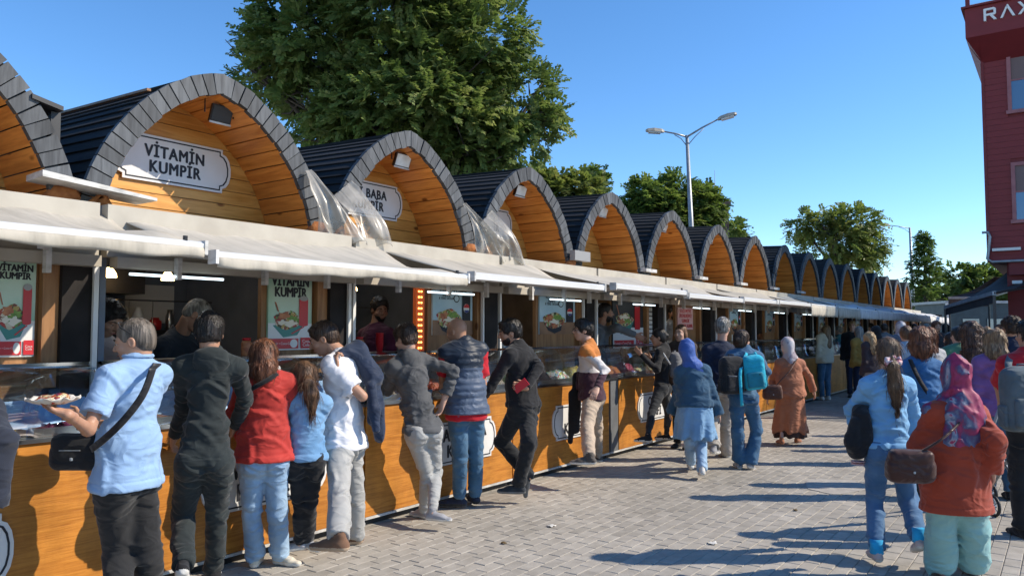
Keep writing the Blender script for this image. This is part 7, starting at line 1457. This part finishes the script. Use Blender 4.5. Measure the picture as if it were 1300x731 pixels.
# --- pushchair at his side
c = ground(1286, 655); r = empty('pushchair', (c[0], c[1], 0), YAW, 'folding pushchair with grey tubes beside the red shirted man', 'pushchair')
for x, y in ((-.17, 0), (.15, .0), (-.17, .55), (.15, .55)):
    w = MB().tube([(x+.07*0, y+.085*math.cos(t), .09+.085*math.sin(t)) for t in np.linspace(0, 2*math.pi, 17)], .014, 6).build('wheel', M['black'], r, True)
    MB().tube([(x-.02, y, .09), (x+.02, y, .09)], .018, 8).build('wheel_hub', M['galv'], w); mb = MB()
    for t in range(5): mb.tube([(x, y, .09), (x, y+.08*math.cos(t*1.257), .09+.08*math.sin(t*1.257))], .005, 4)
    mb.build('wheel_spoke', M['galv'], w)
for x in (-.15, .13): MB().tube([(x, .55, .1), (x, .1, .62), (x, -.12, 1.0)], .013, 8).build('frame_tube', M['galv'], r, True); MB().tube([(x, .0, .1), (x, .42, .55)], .012, 8).build('frame_tube', M['galv'], r, True)
MB().sheet([[(x, .10+.3*t-.05*math.sin(t*3), .62-.22*t) for x in np.linspace(-.15, .13, 6)] for t in np.linspace(0, 1, 6)], .02).build('seat_cloth', BLACKC, r, True); MB().tube([(-.15, -.12, 1.0), (.13, -.12, 1.0)], .014, 8).build('handle', M['black'], r)
# --- heads farther back in the lane
FAR = [(1143, 405, 15, 0, 1, 'hijab', 'woman in a pale silver headscarf deep in the crowd', (.10, .12, .16)), (1188, 405, 17, 180, 0, 'short', 'bearded man facing the camera deep in the crowd', (.02, .02, .022)), (1206, 419, 12, 10, 1, 'bob', 'short woman with brown hair between two taller heads', (.25, .13, .09)),
       (1252, 412, 13, 160, 1, 'long', 'dark haired woman facing the camera behind the pink shirt', (.3, .3, .32)), (1082, 405, 19, 150, 0, 'short', 'dark clothed man standing at a far kiosk', (.015, .015, .017)), (1122, 409, 20, 10, 0, 'short', 'man in a grey top walking away in the far lane', (.16, .16, .17)), (1064, 412, 21, 60, 0, 'short', 'man in a teal jacket at a far counter', (.06, .22, .24)),
       (1222, 408, 19, -10, 0, 'short', 'man in a brown coat in the far crowd', (.28, .17, .10)), (1268, 409, 16, 5, 1, 'bob', 'woman in a white blouse in the far crowd', (.5, .5, .48)), (1160, 409, 24, 180, 1, 'long', 'woman in an olive shirt coming up the far lane', (.09, .09, .04)), (1132, 411, 28, 0, 0, 'short', 'man in a light shirt farthest down the lane', (.4, .42, .45)), (1200, 409, 25, 20, 1, 'hijab', 'woman in a black headscarf far down the lane', (.02, .02, .02)), (1104, 408, 24, 70, 0, 'short', 'man in a dark red sweater by the far kiosks', (.12, .02, .02))]
FAR += [(1090, 412, 17, 20, 1, 'long', 'woman in a mustard cardigan at a far counter', (.30, .18, .04)), (1150, 411, 11, -10, 0, 'short', 'man in a pale blue shirt ahead of the pink shirted woman', (.30, .40, .5)), (1178, 413, 9.5, 15, 1, 'long', 'woman with straight dark hair in a grey cardigan', (.36, .36, .37)), (1216, 412, 10.5, 0, 0, 'short', 'man in a dark green shirt in the crowd', (.08, .20, .12)),
       (1262, 414, 7.6, -15, 1, 'bob', 'woman with a short bob in a dark violet top', (.22, .10, .26)), (1296, 408, 12, 0, 0, 'curly', 'man with curly hair in a beige jacket', (.30, .25, .18)), (1236, 409, 15, 170, 0, 'short', 'man in a burgundy jumper walking towards the camera', (.36, .04, .06)), (1176, 409, 21, 0, 0, 'short', 'tall man in black in the far lane', (.015, .015, .018)), (1112, 411, 16, 10, 1, 'hijab', 'woman in a dark headscarf near the curly blonde', (.04, .04, .05)),
       (1060, 410, 26, 60, 1, 'bob', 'woman in white at the farthest lit counter', (.5, .5, .5)), (1280, 410, 20, 10, 1, 'long', 'woman in a light coat far off by the dark awnings', (.42, .38, .32)), (1140, 410, 32, 0, 0, 'short', 'man in a navy coat at the very end of the lane', (.02, .03, .05))]
HM = [H_BR, H_DBR, H_LBR, H_AUB, H_GRY, H_BLD, H_BLK]
for i, (px, tp, ds, yw, fm, hs_, lb, cl) in enumerate(FAR):
    a = P_(px, tp, yaw=yw, girth=1.0+.06*math.sin(i*2.2), female=bool(fm), dist=ds, label=lb, skin=('light', 'tan')[i % 2]); a.body(hands=False); a.top(cloth('far_cloth_%d' % i, cl), 'top', 1.0, -.08, .02, .02, amp=0.017); a.pants((BLACKC, NAVY, denim('denim_blue', (0, 0, 0), (0, 0, 0)))[i % 3]); a.shoes(BLACKC)
    a.hijab(SILV if i == 0 else BLACKC, .1, .1, .12) if hs_ == 'hijab' else a.hair(HM[(i*3) % 7], hs_, length=.3)
    if lb.startswith('bearded'): a.beard(H_BLK)
# --- person in navy cut off by the left edge
a = P_(-66, 425, yaw=50, girth=1.0, plane=.80, label='person in a navy jacket cut off by the left edge', skin='tan', re=(0, 560, 't'), rw=(-6, 640, 'a')); a.body(hands=False); a.top(cloth('blazer_navy', (.022, .026, .040)), 'jacket', 1.0, -.12, .024, .02, flare=.02, amp=0.014, sadd=.026); a.pants(BLACKC); a.shoes(BLACKC); a.hair(H_BLK, 'short')
# --- the vendors inside
V = [(132, 380, -.72, -100, 'short', H_BLK, (.42, .33, .30), 'kiosk cook in a pale shirt bending over the case of the first whole kiosk', dict(head=(138, 404, -.05), neck=(126, 432), hpitch=-35, hyaw=-110), 0),
     (232, 386, -.85, -110, 'buzz', H_GRY, (.018, .020, .026), 'balding cook in black bending forward beside the pale shirted cook', dict(head=(250, 400, -.05), neck=(228, 425), hpitch=-45, hyaw=-75), 0),
     (478, 374, -.95, 140, 'short', H_BLK, (.085, .018, .045), 'bearded vendor in a maroon shirt inside the second whole kiosk', dict(head=(482, 393, 0), hpitch=-12, hyaw=-150), 1),
     (624, 392, -.80, -160, 'short', H_BR, (.32, .42, .50), 'vendor in a light blue shirt inside the third whole kiosk', dict(hpitch=-20), 0),
     (757, 382, -.44, -95, 'short', H_BLK, (.10, .105, .11), 'vendor in a grey hoodie stretching his arm over the case', dict(head=(768, 397, -.05), neck=(760, 416), hyaw=-95, le=(784, 416, -.22), lw=(806, 425, -.16), hdL=(.8, 0, -.4)), 1),
     (854, 384, -.80, -150, 'short', H_BLK, (.60, .60, .60), 'bearded vendor in white inside the fifth whole kiosk', dict(hyaw=-170), 1),
     (988, 398, -.65, -60, 'short', H_DBR, (.38, .25, .16), 'vendor in a tan shirt leaning over the case of the seventh whole kiosk', dict(hyaw=-100, hpitch=-25, re=(1006, 440, 0), rw=(1012, 452, -.1)), 1),
     (938, 392, -.9, -150, 'short', H_BLK, (.05, .05, .06), 'dark clothed vendor in the shade of the sixth whole kiosk', dict(), 0), (1025, 402, -.8, -140, 'short', H_BLK, (.03, .03, .04), 'vendor in black in the shade of the eighth whole kiosk', dict(), 1)]
for px, tp, pl, yw, hs_, hm, cl, lb, kw, bd in V:
    a = P_(px, tp, yaw=yw, plane=pl, label=lb, skin='dark' if cl[0] < .3 else 'tan', z0=.08, girth=1.03, **kw); a.body(); a.top(cloth('vend_'+lb[:24], cl), 'shirt', 1.0 if cl[0] < .3 else .45, -.08, .014, .02, amp=0.013); a.pants(BLACKC); a.shoes(BLACKC); a.hair(hm, hs_)
    if bd: a.beard(H_BLK)
